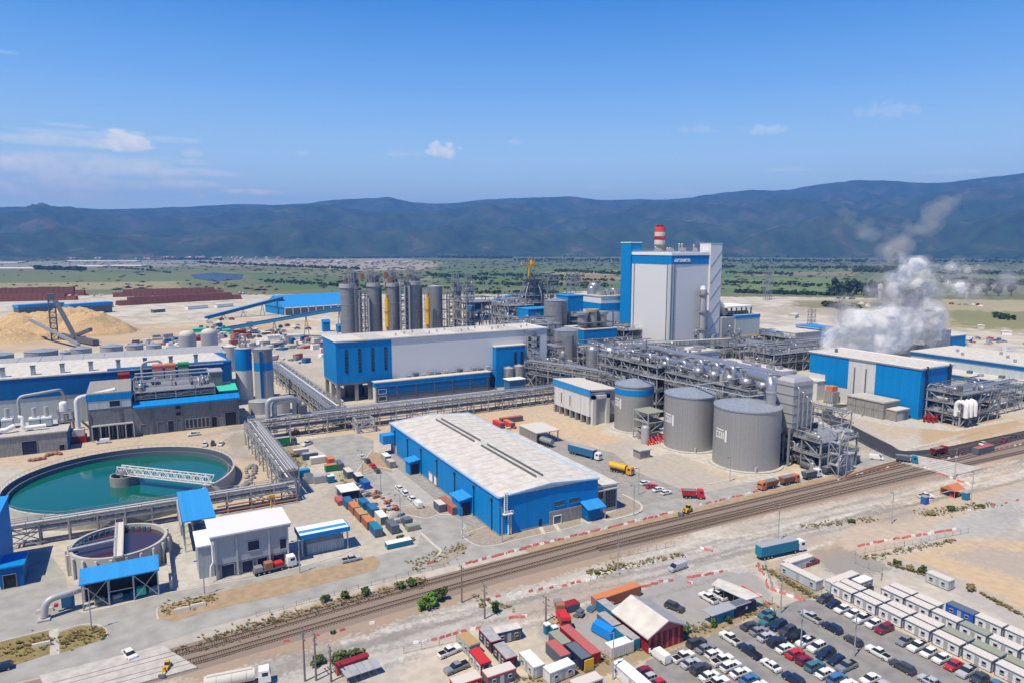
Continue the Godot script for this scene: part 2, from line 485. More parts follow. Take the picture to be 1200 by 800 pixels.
func land() -> void:
	var sand := Color(0.37, 0.337, 0.28)
	var pale := Color(0.445, 0.415, 0.355)
	var grass := Color(0.12, 0.15, 0.05, 0.95)
	var lush := Color(0.075, 0.135, 0.04, 0.95)
	var scrub := Color(0.065, 0.085, 0.035, 0.95)
	var straw := Color(0.30, 0.26, 0.13, 0.9)
	var town := Color(0.27, 0.26, 0.24, 0.8)
	var lots := []
	for k in 60:
		var p: Vector3 = (V(-235.5, -1365.9)).lerp(V(1060, -493.3), R.randf()).lerp((V(-139.3, -790.2)).lerp(V(698.3, -322.4), R.randf()), pow(R.randf(), 1.4))
		var d := Vector3(R.randf_range(40, 190), 0, 0).rotated(Vector3.UP, R.randf_range(-0.2, 0.9))
		var w := Vector3(-d.z, 0, d.x).normalized() * R.randf_range(4, 26)
		lots.append([[Color(0.40, 0.33, 0.24, 0.7), Color(0.30, 0.28, 0.25, 0.6), Color(0.54, 0.50, 0.44, 0.7), Color(0.22, 0.19, 0.13, 0.6), Color(0.44, 0.34, 0.22, 0.7)][k % 5], 4.0, p, p + d * 0.5 + w * 0.3, p + d, p + d + w, p + d * 0.5 + w * 1.4, p + w])
	var fields := []
	for k in 70: # fields, bare strips and wet ground on the plain
		var p: Vector3 = (V(-824.5, -4892.3)).lerp(V(3863.5, -1708.6), R.randf()).lerp((V(-288.6, -1683.8)).lerp(V(1469.6, -645.1), R.randf()), pow(R.randf(), 1.5))
		var d := Vector3(R.randf_range(120, 520), 0, 0).rotated(Vector3.UP, R.randf_range(0.2, 0.8))
		var w := Vector3(-d.z, 0, d.x).normalized() * R.randf_range(20, 120)
		fields.append([[Color(0.26, 0.23, 0.12, 0.75), Color(0.17, 0.19, 0.07, 0.8), Color(0.08, 0.12, 0.04, 0.8), Color(0.20, 0.15, 0.09, 0.7), Color(0.36, 0.32, 0.25, 0.6), Color(0.12, 0.17, 0.05, 0.8)][k % 6], 5.0, p, p + d * 0.6 - w * 0.2, p + d, p + d + w, p + d * 0.5 + w * 1.3, p + w])
	var far := painted_ground(-1400, -4600, Vector2(6000, 4700), 5.0, [Color(0.15, 0.16, 0.07), Color(0.09, 0.12, 0.045)], fields + [
		[town, 8.0, V(-1816.2, -9912.5), V(1468.9, -8128.9), V(1537.5, -5330.8), V(451.1, -3083), V(-630.1, -3412.6)],
		[Color(0.09, 0.12, 0.05, 0.9), 10.0, V(1098.8, -6086), V(5407.1, -2067.8), V(3083.4, -1175.6), V(1269.6, -2638.6), V(729.7, -4048.5)],
		[Color(0.36, 0.31, 0.25, 0.85), 6.0, V(595.1, -4384.5), V(1583.3, -4479.5), V(1374.1, -3251.7), V(925.2, -2347.4), V(661.7, -2299.3), V(492.7, -3364.8)],
		[lush, 8.0, V(1143.7, -2707), V(2340, -2057.4), V(2147, -1492.9), V(1107, -766.6), V(605.9, -1259.8), V(614.6, -1560.6)],
		[straw, 5.0, V(1215.5, -1998.6), V(1570.3, -1898.3), V(1136.7, -1424.1), V(928.8, -1485.5)],
		[Color(0.20, 0.17, 0.09, 0.8), 5.0, V(1040.9, -1711.2), V(1271.6, -1653.4), V(972.4, -1279.5), V(824.8, -1319.2)],
		[Color(0.14, 0.19, 0.055, 0.95), 5.0, V(1365.5, -1354), V(1698.4, -1230.3), V(1119.7, -835.1), V(984.2, -963.7)],
		[Color(0.24, 0.19, 0.10, 0.8), 4.0, V(1712.1, -1642.7), V(2121.9, -1506.5), V(1839.1, -1277.8), V(1494.2, -1401.4)],
		[grass, 6.0, V(-438.6, -2581.9), V(100.7, -2436.7), V(165.3, -1804.6), V(103.3, -1471), V(-268.3, -1562.7)],
		[straw, 6.0, V(-340.1, -1992.1), V(93.4, -1843.6), V(92.6, -1538.5), V(-278.1, -1621)],
		[lush, 6.0, V(284.1, -2504.4), V(521, -1812.5), V(454.9, -1341.8), V(248.5, -1392.2)],
		[Color(0.5, 0.46, 0.38, 1), 3.0, V(-587.5, -1663.2), V(226.2, -1269.1), V(530.7, -1103.7), V(1039.9, -735.1), V(1356, -411.1), V(207.3, -30.5), V(-161, -230.4)],
		[straw, 4.0, V(946.7, -743.9), V(1262, -552.9), V(759.4, -322.6), V(730, -391), V(771.4, -521.1), V(806.7, -661)],
		[Color(0.17, 0.18, 0.06, 0.9), 4.0, V(947.8, -554.2), V(1034.3, -451.7), V(805.4, -350), V(752.8, -412)],
		[Color(0.36, 0.31, 0.22, 0.9), 3.0, V(711.3, -744.5), V(880, -621.1), V(843.3, -482.1), V(697.1, -609.2)],
		[Color(0.17, 0.165, 0.07, 0.9), 3.0, V(896.5, -751.3), V(1013.7, -631.6), V(866.3, -598.5), V(806.7, -661)],
		[Color(0.46, 0.36, 0.22, 0.9), 3.0, V(124.7, -872.2), V(216.6, -758.8), V(103.8, -731), V(-25, -825.7)],
		[Color(0.42, 0.31, 0.18, 0.8), 3.0, V(-185.3, -835.6), V(-1.5, -857.8), V(153.1, -813.5), V(132, -749.1), V(-8.8, -675.7), V(-151.3, -675.3)]] + lots, 3)
	ground_sheet("far_ground", -1400, -4600, Vector2(6000, 4700), -0.12, far)
	var b := MB.new()
	b.quad(Vector3(-6500, -0.6, 1500), Vector3(13000, -0.6, 1500), Vector3(13000, -0.6, -13000), Vector3(-6500, -0.6, -13000))
	setting("terrain", b, mt("plain", Color(0.10, 0.125, 0.06), 0.95, 0.0, M.leaf.albedo_texture))
	var grey := Color(0.36, 0.35, 0.325, 0.85)
	var tan := Color(0.44, 0.355, 0.25, 0.85)
	var dry := Color(0.26, 0.20, 0.105, 0.9)
	var green := Color(0.16, 0.19, 0.065, 0.8)
	var stain := Color(0.19, 0.185, 0.18, 0.5)
	var zones := [
		[grey, 8.0, V(-31.4, -160), V(96.7, -133.3), V(175.5, -118.8), V(235.4, -103.6), V(284.2, -126.7), V(198.7, -135.3), V(77.9, -143.5), V(-33, -170.6)], # the dirt track south of the railway
		[Color(0.40, 0.385, 0.355, 0.9), 5.0, V(-31.4, -160), V(9.9, -137.6), V(67.7, -141.9), V(145.5, -135.1), V(261.4, -113.3), V(240, -103.4), V(135.6, -122.6), V(69.5, -128), V(35.7, -126.7), V(33.4, -124.8)],
		[Color(0.30, 0.215, 0.15, 0.9), 3.0, V(-1.8, -146.5), V(41.2, -151.7), V(91.3, -158.2), V(171.1, -159.7), V(276.1, -153.1), V(364.5, -161.1), V(316.6, -138.9), V(254.5, -140.6), V(158.5, -147.6), V(83, -143.7), V(38.5, -142.4), V(5.5, -140)],
		[Color(0.42, 0.28, 0.19, 0.9), 3.0, V(96, -156.9), V(171.7, -160.3), V(211.3, -157.8), V(216.8, -162.1), V(173.9, -166.4), V(98.3, -160.7)],
		[stain, 5.0, V(15.8, -134.4), V(36.6, -135.7), V(48.4, -136.7), V(42.5, -142.6), V(16.9, -141.9)],
		[Color(0.33, 0.245, 0.15, 0.9), 4.0, V(-0.2, -175.6), V(12, -176.8), V(53.5, -177.5), V(52, -169.1), V(26.9, -169.2), V(3, -167)],
		[green, 3.0, V(2.3, -172.4), V(11.8, -174.5), V(12.5, -171.4), V(3.9, -168.1)],
		[dry, 3.0, V(-32.4, -176.8), V(-21.8, -176.4), V(-20.5, -164.5), V(-30.8, -165.4)], [green, 5.0, V(-27.5, -174.1), V(-21.7, -175.2), V(-21.2, -169.6), V(-26.1, -168.7)],
		[dry, 3.0, V(-20.1, -174.7), V(-13.2, -174.1), V(-10.7, -168.8), V(-12.9, -166.2), V(-19.4, -166.1)], [green, 5.0, V(-20, -173.8), V(-15.7, -173.8), V(-14.6, -167.8), V(-19.5, -166.8)],
		[Color(0.35, 0.25, 0.16, 0.85), 3.0, V(5.6, -153.2), V(19.3, -158.1), V(43.9, -161), V(61.5, -159.6), V(60.7, -154.8), V(42, -154.4), V(18.4, -152.2), V(6.9, -149)],
		[Color(0.20, 0.17, 0.09, 0.7), 4.0, V(19, -156.2), V(43.3, -158.9), V(61.1, -158.7), V(60.1, -156.1), V(38, -154.8), V(18.6, -153.6)],
		[tan, 6.0, V(63.2, -369.3), V(199.6, -318.1), V(171.6, -238.5), V(170.5, -271.7), V(96.8, -279.1), V(53.9, -318)],
		[tan, 5.0, V(158.6, -245.6), V(145.5, -156.2), V(228.7, -156.8), V(245.3, -184.2), V(195.4, -174.8), V(191.1, -227.9), V(183.9, -255.7)],
		[Color(0.5, 0.37, 0.24, 0.7), 6.0, V(153.5, -320.2), V(188.3, -262), V(181.4, -233.2), V(155.6, -254.8), V(142, -296.3)],
		[Color(0.36, 0.34, 0.31, 0.8), 4.0, V(171.6, -238.5), V(158, -165.9), V(184.3, -168.4), V(198.1, -236.4)],
		[Color(0.42, 0.41, 0.385, 0.9), 3.0, V(-37.6, -201.4), V(-47.9, -269.2), V(-21.3, -254.8), V(-15.2, -180.2), V(0.8, -180.5), V(28.5, -178), V(46.8, -179.3), V(49.1, -187.4), V(35.4, -216), V(33.1, -233.7), V(24.6, -229.8), V(-43.1, -237.4)],
		[tan, 5.0, V(-67.8, -401.1), V(47.5, -377.8), V(38.1, -231), V(24.6, -229.8), V(-58, -335.8)],
		[Color(0.23, 0.215, 0.18, 0.7), 4.0, V(32.5, -346.6), V(41.3, -347.2), V(36.3, -284.6), V(30.1, -294.4)],
		[Color(0.20, 0.18, 0.08, 0.85), 3.0, V(47.4, -306), V(57.4, -294.7), V(54, -268.8), V(44.3, -274.1)],
		[Color(0.26, 0.23, 0.12, 0.8), 4.0, V(64.9, -262.9), V(64.3, -221.3), V(57.7, -203.9), V(56.4, -230.2)],
		[grey, 4.0, V(75.5, -276.5), V(87.9, -269.7), V(92.3, -193.1), V(89.8, -165.3), V(64.4, -166.9), V(70.6, -204.9)],
		[Color(0.24, 0.23, 0.19, 0.8), 3.0, V(65.3, -169.3), V(78.8, -176.5), V(80.1, -170.6), V(70.9, -164.5), V(63.6, -165)],
		[tan, 5.0, V(313.9, -147), V(201.1, -134), V(166.9, -123.4), V(167.8, -110.7), V(286.9, -125.1)],
		[Color(0.48, 0.36, 0.22, 0.95), 4.0, V(175.3, -109.6), V(208.2, -106.3), V(227.4, -93.2), V(178.8, -66.7), V(176.8, -77.7), V(178.1, -94.1), V(176.9, -104.6)],
		[Color(0.33, 0.30, 0.27, 0.8), 6.0, V(192.4, -104.5), V(207.6, -101.3), V(218.4, -89.2), V(198, -78.3), V(193.8, -89.9)],
		[grey, 3.0, V(180.4, -106.8), V(183.9, -97.4), V(177.7, -74.6), V(167.8, -65.1), V(170.8, -78.4), V(173.4, -95.7), V(169.5, -107)],
		[Color(0.19, 0.185, 0.175, 0.75), 3.0, V(161.3, -123.3), V(172.2, -120.5), V(172.5, -105.3), V(160.6, -105.8), V(155.5, -110.7)],
		[dry, 3.0, V(143.4, -121.7), V(146.9, -119.8), V(144.3, -105.4), V(138.5, -103.8), V(137, -111.4)],
		[dry, 2.0, V(60, -110.4), V(82.4, -108.7), V(99.2, -107.9), V(130.1, -108), V(129.1, -105.4), V(98.1, -104), V(80.3, -104.4), V(67.7, -103.9)],
		[tan, 3.0, V(74.7, -102.4), V(95.4, -103.7), V(127.4, -105.4), V(127.7, -103.5), V(95.3, -101), V(78.1, -98.8)],
		[Color(0.285, 0.28, 0.27, 0.95), 2.5, V(82.1, -134), V(103.6, -128.5), V(119.1, -130.4), V(138.3, -122.2), V(131.7, -109.4), V(99.9, -108.7), V(83.9, -109.2), V(71.8, -112), V(72.8, -124.2)],
		[Color(0.46, 0.41, 0.33, 0.9), 3.0, V(44.2, -130.5), V(62.7, -131.7), V(72.8, -124.2), V(71.1, -110.8), V(58.5, -107.7), V(39.7, -117.8)],
		[tan, 3.0, V(148.2, -105.3), V(156.2, -105), V(153.9, -65.1), V(148.3, -62.4), V(143.6, -63.2)],
		[tan, 3.0, V(320.5, -229.6), V(320.1, -143.6), V(384.6, -174.1), V(385.3, -194.4), V(334.2, -182.8), V(291.8, -180.9)],
		[Color(0.40, 0.28, 0.16, 0.9), 4.0, V(323.5, -188.6), V(377.2, -182.1), V(375.2, -169.7), V(301.5, -160.7), V(295.1, -171.4)],
		[green, 3.0, V(274.2, -206.7), V(266.5, -179.7), V(257.8, -177.5), V(263.8, -200.8)]]
	for k in 90: # dark and pale blotches where machines have stood, and drifts of sand
		var p := Vector3(R.randf_range(-60, 330), 0, R.randf_range(-420, -85))
		var z := [[Color(0.24, 0.225, 0.205, 0.5), Color(0.56, 0.52, 0.45, 0.5), Color(0.36, 0.26, 0.17, 0.5), Color(0.33, 0.33, 0.32, 0.6)][k % 4], 7.0]
		var rr := R.randf_range(3, 11)
		for j in 9: z.append(p + Vector3(cos(j * TAU / 9) * rr * R.randf_range(0.8, 2.6), 0, sin(j * TAU / 9) * rr * R.randf_range(0.4, 1.0)))
		zones.append(z)
	for k in 110: # wheel tracks
		var a := Vector3(R.randf_range(-20, 300), 0, [-134.0, -138.0, -130.0, -169.0, -140.0][k % 5] + R.randf_range(-3, 3))
		var d := Vector3(R.randf_range(30, 70), 0, R.randf_range(-2, 5 if k % 5 != 3 else 1))
		if k % 7 == 6:
			a = Vector3(R.randf_range(135, 165), 0, R.randf_range(-190, -250)); d = Vector3(R.randf_range(-6, 10), 0, R.randf_range(-50, -30))
		var s := Vector3(-d.z, 0, d.x).normalized() * 0.55
		zones.append([Color(0.22, 0.205, 0.185, 0.6) if k % 3 else Color(0.54, 0.51, 0.45, 0.65), 1.5, a - s, a + d * 0.5 - s + Vector3(0, 0, 1.2), a + d - s, a + d + s, a + d * 0.5 + s + Vector3(0, 0, 1.2), a + s])
	var site := painted_ground(-140, -620, Vector2(700, 600), 0.5, [sand, pale], zones, 11)
	ground_sheet("site_ground", -140, -620, Vector2(700, 600), 0.0, site)
	hills()
	far_plain()

func hills() -> void:
	var f := FastNoiseLite.new()
	f.seed = 21; f.frequency = 0.00055; f.fractal_octaves = 3; f.fractal_type = FastNoiseLite.FRACTAL_RIDGED
	var g := FastNoiseLite.new()
	g.seed = 22; g.frequency = 0.004; g.fractal_octaves = 4
	# crest heights by heading from -z, for three ranges one behind the other
	var back := Curve.new(); var mid := Curve.new(); var front := Curve.new()
	for q in [back, mid, front]:
		q.min_domain = -30; q.max_domain = 90; q.min_value = 0; q.max_value = 2000
	for p in [[-30, 560], [-8, 560], [0, 590], [6, 640], [11, 690], [15, 770], [18, 800], [20, 745], [23, 740], [26, 790], [30, 810], [35, 790], [39, 770], [42, 790], [45, 850], [49, 880], [52, 940], [55, 965], [58, 930], [60.5, 915], [63, 950], [66, 985], [75, 900], [90, 900]]: back.add_point(Vector2(p[0], p[1]))
	for p in [[-30, 380], [-9, 400], [-6.5, 470], [-5, 540], [-3, 470], [0, 400], [5, 440], [9, 500], [13, 560], [17, 500], [22, 520], [28, 600], [33, 540], [38, 560], [43, 600], [48, 620], [53, 580], [58, 620], [63, 670], [70, 600], [90, 600]]: mid.add_point(Vector2(p[0], p[1]))
	for p in [[-30, 150], [-8, 190], [-3, 260], [1, 200], [6, 250], [12, 330], [18, 240], [25, 300], [32, 240], [40, 320], [47, 280], [54, 360], [60, 300], [66, 380], [90, 300]]: front.add_point(Vector2(p[0], p[1]))
	for q in [back, mid, front]: # slopes through the neighbours, so that the crests run smoothly
		for k in q.point_count:
			var l: Vector2 = q.get_point_position(maxi(k - 1, 0))
			var r: Vector2 = q.get_point_position(mini(k + 1, q.point_count - 1))
			q.set_point_left_tangent(k, (r.y - l.y) / (r.x - l.x)); q.set_point_right_tangent(k, (r.y - l.y) / (r.x - l.x))
	var rows := 105
	var cols := 560
	var pts := PackedVector3Array()
	for j in rows:
		var r := 5300.0 + 7400.0 * pow(float(j) / (rows - 1), 1.15)
		for k in cols:
			var deg := -26.0 + 112.0 * k / (cols - 1)
			var a := deg_to_rad(deg)
			var x := sin(a) * r
			var z := -cos(a) * r
			var rid := f.get_noise_2d(x, z) * 0.5 + 0.5
			var wob := g.get_noise_2d(x * 0.2 + 900, z * 0.2) * 500.0
			var h := 0.0
			for q in [[front, 6500.0, 620.0, 0.62], [mid, 8300.0, 900.0, 0.62], [back, 10600.0, 1300.0, 0.70]]:
				var d: float = absf(r - q[1] - wob) / q[2]
				var e: float = q[0].sample(deg) * (q[3] + (1.0 - q[3]) * 0.8 * rid) / (1.0 + pow(d, 2.2) * 0.9)
				e = maxf(e, q[0].sample(deg) * (0.975 + 0.035 * g.get_noise_2d(x * 0.16, z * 0.16) - (0.34 + 0.25 * rid) * d * d))
				h = maxf(h, e)
			h = h - absf(g.get_noise_2d(x * 0.3, z * 0.3)) * 0.24 * h * smoothstep(0.1, 1.0, absf(r - 10600.0 - wob) / 1300.0) + g.get_noise_2d(x * 0.4, z * 0.4) * 6.0
			h *= smoothstep(5300.0, 6000.0, r + g.get_noise_2d(x * 0.4, z * 0.4) * 250.0)
			pts.append(Vector3(x, h - 2.0, z))
	var nrm := PackedVector3Array()
	nrm.resize(pts.size())
	var b := MB.new()
	for j in rows:
		for k in cols:
			var l := pts[j * cols + maxi(k - 1, 0)]
			var r2 := pts[j * cols + mini(k + 1, cols - 1)]
			var d := pts[maxi(j - 1, 0) * cols + k]
			var u := pts[mini(j + 1, rows - 1) * cols + k]
			nrm[j * cols + k] = (r2 - l).cross(u - d).normalized()
	b.v = pts; b.n = nrm
	b.u.resize(pts.size())
	for j in rows - 1:
		for k in cols - 1:
			var s := j * cols + k
			for t in [s, s + cols, s + 1, s + 1, s + cols, s + cols + 1]: b.i.append(t)
	var im := Image.create(1024, 1024, false, Image.FORMAT_RGB8)
	var n1 := FastNoiseLite.new(); n1.seed = 31; n1.frequency = 0.012; n1.fractal_octaves = 5
	var n2 := FastNoiseLite.new(); n2.seed = 32; n2.frequency = 0.15; n2.fractal_octaves = 3
	var a1 := n1.get_seamless_image(1024, 1024)
	var a2 := n2.get_seamless_image(1024, 1024)
	for y in 1024:
		for x in 1024:
			var t := a1.get_pixel(x, y).r
			var c := Color(0.017, 0.031, 0.021).lerp(Color(0.056, 0.064, 0.038), smoothstep(0.42, 0.62, t))
			c = c.lerp(Color(0.028, 0.068, 0.020), smoothstep(0.42, 0.62, a1.get_pixel((x * 3 + 200) % 1024, (y * 3) % 1024).r) * 0.75)
			if t > 0.74: c = c.lerp(Color(0.15, 0.11, 0.09), smoothstep(0.74, 0.77, t) * 0.6) # felled plots
			im.set_pixel(x, y, (c * (0.8 + 0.4 * a2.get_pixel(x, y).r)).linear_to_srgb())
	var m := mt("hill_forest", Color.WHITE, 0.95, 0.0, ImageTexture.create_from_image(im), 5200.0)
	setting("hills", b, m)

func crown_mesh(seed_: int, leaves: int, size: float, squash := 1.0) -> ArrayMesh: # leaf clumps spread through an uneven crown of radius 1 standing on y = 0
	var r := RandomNumberGenerator.new()
	r.seed = seed_
	var lobes := []
	for k in 7: lobes.append([Vector3(r.randf_range(-0.5, 0.5), r.randf_range(0.35, 1.5) * squash, r.randf_range(-0.5, 0.5)), r.randf_range(0.3, 0.55)])
	var b := MB.new()
	for k in leaves:
		var l: Array = lobes[r.randi() % lobes.size()]
		var d := Vector3(r.randfn(), r.randfn(), r.randfn()).normalized()
		var c: Vector3 = l[0] + d * l[1] * pow(r.randf(), 0.35)
		if c.y < 0.05: c.y = 0.05 + r.randf() * 0.2
		var s := d.cross(Vector3(r.randfn(), r.randfn(), r.randfn())).normalized() * size * r.randf_range(0.6, 1.3)
		var t := (d + Vector3(r.randfn(), r.randfn(), r.randfn()) * 0.7).cross(s).normalized() * s.length() * 0.8
		b.quad(c - s - t, c + s - t, c + s + t, c - s + t)
	return b.mesh()
func scatter(called: String, mesh: Mesh, mat: Material, where: Array) -> void: # where: Transform3D each; nobody could count these
	var mm := MultiMesh.new()
	mm.transform_format = MultiMesh.TRANSFORM_3D
	mm.mesh = mesh
	mm.instance_count = where.size()
	for k in where.size(): mm.set_instance_transform(k, where[k])
	var o := MultiMeshInstance3D.new()
	o.name = numbered(called)
	o.multimesh = mm
	o.material_override = mat
	add_child(o)
	o.set_meta("kind", "stuff")
func stand(p: Vector3, r: float, h: float) -> Transform3D:
	return Transform3D(Basis(Vector3.UP, R.randf() * TAU).scaled(Vector3(r, h / 2.0, r)), p)

func far_plain() -> void:
	R.seed = 5
	var c := crown_mesh(3, 60, 0.34)
	var belts := []
	# scrub, hedges and tree belts on the plain: from, to, depth, count, height
	for q in [[V(-1024.1, -6721.6), V(-267.3, -6310.7), 90, 160, 11], [V(1940.3, -4669.2), V(2238.9, -4123.5), 140, 320, 14], [V(877.2, -4862.8), V(1967.4, -4654.5), 120, 260, 9], [V(1974.1, -3635.8), V(4152.4, -1954.8), 260, 800, 9], [V(2802.2, -5161.1), V(5642.5, -2659.1), 400, 700, 12], [V(-315.7, -3021.2), V(-148.7, -2831.6), 25, 70, 13],
			[V(160.1, -4916.6), V(461.7, -4456.9), 60, 120, 10], [V(278.1, -3846.8), V(709.4, -2464.6), 60, 260, 8], [V(894, -1858.4), V(1037.6, -1532), 50, 150, 6], [V(1240.7, -1984.9), V(1293.8, -1641.4), 40, 180, 7], [V(673.9, -1401.1), V(883, -1176.2), 30, 140, 5], [V(1214.6, -1190.4), V(1296.1, -917.8), 26, 130, 5], [V(961.9, -920.8), V(1075.3, -760.4), 12, 170, 6],
			[V(1634.7, -1603.8), V(1715.8, -1412.2), 40, 90, 6], [V(2101.1, -1929.6), V(2638.4, -1523.5), 100, 260, 7], [V(505.6, -1381.1), V(582.3, -1211), 20, 60, 4], [V(520.1, -1134.6), V(632.6, -1099.6), 15, 50, 5], [V(867.6, -659.7), V(832.3, -574.8), 14, 40, 6], [V(901.6, -450.4), V(902.5, -427.8), 12, 16, 5], [V(273.1, -1746), V(454.9, -1341.8), 40, 160, 5], [V(-81, -3238), V(100.7, -2436.7), 30, 70, 5],
			[V(1836.3, -2330.9), V(2125.1, -2040.2), 120, 260, 7], [V(834.4, -1536.8), V(1034.8, -1379), 30, 90, 5], [V(760.7, -1930.8), V(777.8, -1567.5), 60, 140, 6], [V(1693.1, -975.1), V(1742.1, -782.4), 40, 140, 10], [V(2121.9, -1506.5), V(2359.8, -1062.5), 100, 260, 9]]:
		for k in q[3]:
			var p: Vector3 = q[0].lerp(q[1], R.randf())
			var d: Vector3 = p.normalized()
			p += d * R.randfn() * q[2] * 0.7
			var h: float = q[4] * R.randf_range(0.5, 1.25)
			belts.append(stand(p, h * R.randf_range(0.55, 1.0), h))
	var bushes := []
	for k in 2600: # loose bushes over the whole plain
		var p: Vector3 = (V(-927.1, -5506.9)).lerp(V(4057.4, -1794.8), R.randf()).lerp((V(-288.6, -1683.8)).lerp(V(1469.6, -645.1), R.randf()), pow(R.randf(), 1.6))
		var h := R.randf_range(1.0, 3.6)
		if Rect2(20, -2600, 330, 700).has_point(Vector2(p.x, p.z)): continue
		bushes.append(stand(p, h * R.randf_range(1.2, 4.0), h))
	scatter("tree_belts", c, M.far_leaf, belts.filter(func(q): return fposmod(q.origin.x, 7.0) < 4.5))
	scatter("green_belts", c, M.leaf, belts.filter(func(q): return fposmod(q.origin.x, 7.0) >= 4.5))
	scatter("plain_bushes", c, M.bush, bushes)
	# pond and far sheds
	var b := MB.new()
	b.prism([V(143.3, -2266), V(222.3, -2410.5), V(283.2, -2190), V(236.1, -1861.6), V(165.3, -1804.6), V(135.8, -1967.5)], -0.1, -0.05)
	setting("pond", b, M.pond_water)
	for k in 5:
		var a: Vector3 = [V(-477.6, -3109.1), V(-311.8, -4378.7), V(-212.8, -3246.6), V(-81, -3238), V(-671.2, -4170.8)][k]
		var z: Vector3 = [V(-310.3, -3018.3), V(14.5, -4201.5), V(-109.1, -3190.3), V(24.8, -3180.6), V(-491.3, -4073.1)][k]
		var t := thing("glasshouse", ["long white glasshouse at the left edge beside dark trees", "long thin white glasshouse behind the dark tree clump", "white glasshouse just right of the dark tree clump", "short white glasshouse nearest the lone round tree", "far white glasshouse at the left edge below the town"][k], "greenhouse", a, 0, "far glasshouses on the plain")
		var dv := z - a
		t.rotation.y = atan2(-dv.z, dv.x)
		var w := MB.new(); w.span(0, dv.length(), 0, 4, -40, 0)
		part("wall", w, M.pale_steel, t)
		for j in 3:
			var g := MB.new(); g.gable(-1, dv.length() + 1, -j * 13.0, -j * 13.0 - 13.0, 4, 7.5, true)
			part("roof", g, M.white_roof, t)
	# the town at the foot of the hills
	var protos := []
	for k in 5:
		var t := thing("house", "house", "house", Vector3.ZERO, 0, "houses of the far town")
		var w := MB.new(); w.span(-7, 7, 0, 5, -5, 5)
		part("wall", w, [M.off_white, M.white, M.slab, M.grey_cladding, M.off_white][k], t)
		var g := MB.new(); g.gable(-7.6, 7.6, 5.8, -5.8, 5, 8.2, true)
		part("roof", g, [M.grey_roof, M.faded_red, M.white_roof, M.faded_red, M.slab][k], t)
		protos.append(t)
	for k in 210:
		var u := R.randf()
		var p: Vector3 = (V(-965.9, -6690)).lerp(V(907.8, -5031.4), u) + (V(-34.4, -6184.3)).normalized() * R.randf_range(-900, 700)
		if k % 6 == 0: p = (V(-1360.8, -12237.1)).lerp(V(-47.3, -8952.1), R.randf()) + Vector3(0, R.randf_range(10, 90) * 0, 0)
		if k % 9 == 0: p = (V(624.4, -3467.3)).lerp(V(1128.3, -3193.7), R.randf()) + Vector3(R.randf_range(-80, 80), 0, R.randf_range(-160, 160))
		var o: Node3D = protos[k % 5] if k < 5 else dup(protos[k % 5], p, 0, "house")
		o.set_meta("label", "tiny distant %s in %s" % [["cream house with grey roof", "white house with red roof", "pale house with white roof", "grey house with red roof", "cream house with pale roof"][k % 5], "the cluster right of the pond" if k % 9 == 0 else ("the town below the left hill" if k % 6 == 0 else "the town below the hills")])
		o.position = p
		o.rotation.y = R.randf() * PI
		o.scale = Vector3.ONE * R.randf_range(0.9, 1.7)
	# grove right of the mill: single trees
	var crowns := [crown_mesh(7, 150, 0.2), crown_mesh(8, 150, 0.2), crown_mesh(9, 150, 0.2)]
	var trunk := MB.new()
	trunk.cyl(Vector3(0, 0, 0), Vector3(0.02, 0.62, 0), 0.06, 0.03, 6)
	for k in 3: trunk.cyl(Vector3(0, 0.3 + k * 0.1, 0), Vector3(cos(k * 2.1) * 0.3, 0.62 + k * 0.06, sin(k * 2.1) * 0.3), 0.025, 0.01, 5)
	var tm := trunk.mesh()
	for k in 34:
		var p: Vector3 = (V(1060.1, -792)).lerp(V(1105.5, -618.6), (k + R.randf() * 0.6) / 34.0)
		p += p.normalized() * R.randf_range(0, 60)
		if k > 28: p = (V(1265.5, -704.8)).lerp(V(1308.8, -610.9), (k - 28) / 6.0)
		var h := R.randf_range(17, 27)
		var t := thing("grove_tree", "tall dark tree in the grove beyond the sandy lot at right", "tree", p, R.randf() * TAU, "grove trees beyond the mill at right")
		part("trunk", tm, M.trunk, t).scale = Vector3(h, h, h) * 0.9
		var c2 := part("crown", crowns[k % 3], M.far_leaf if k % 4 else M.leaf, t)
		c2.position.y = h * 0.16
		c2.scale = Vector3(h * 0.36, h * 0.46, h * 0.36)
	var t := thing("round_tree", "lone round dark tree beside the far white glasshouses", "tree", V(49.2, -2724.2), 0)
	part("trunk", tm, M.trunk, t).scale = Vector3.ONE * 14
	var c3 := part("crown", crowns[0], M.far_leaf, t)
	c3.position.y = 2; c3.scale = Vector3(8, 8, 8)

# ---------------------------------------------------------------- building helpers
func fascia(t: Node3D, x0: float, x1: float, z0: float, z1: float, y: float, mat: Material, w := 0.5, h := 0.7) -> void: # a raised edge round a roof, z0 > z1
	var b := MB.new()
	b.span(x0 - w / 2, x1 + w / 2, y - h * 0.35, y + h * 0.65, z0 - w / 2, z0 + w / 2)
	b.span(x0 - w / 2, x1 + w / 2, y - h * 0.35, y + h * 0.65, z1 - w / 2, z1 + w / 2)
	b.span(x0 - w / 2, x0 + w / 2, y - h * 0.35, y + h * 0.65, z1 + w / 2, z0 - w / 2)
	b.span(x1 - w / 2, x1 + w / 2, y - h * 0.35, y + h * 0.65, z1 + w / 2, z0 - w / 2)
	part("roof_edge", b, mat, t)
func block(called: String, mat: Material, t: Node3D, x0: float, x1: float, y0: float, y1: float, z0: float, z1: float) -> MeshInstance3D:
	var b := MB.new()
	b.span(x0, x1, y0, y1, z0, z1)
	return part(called, b, mat, t)
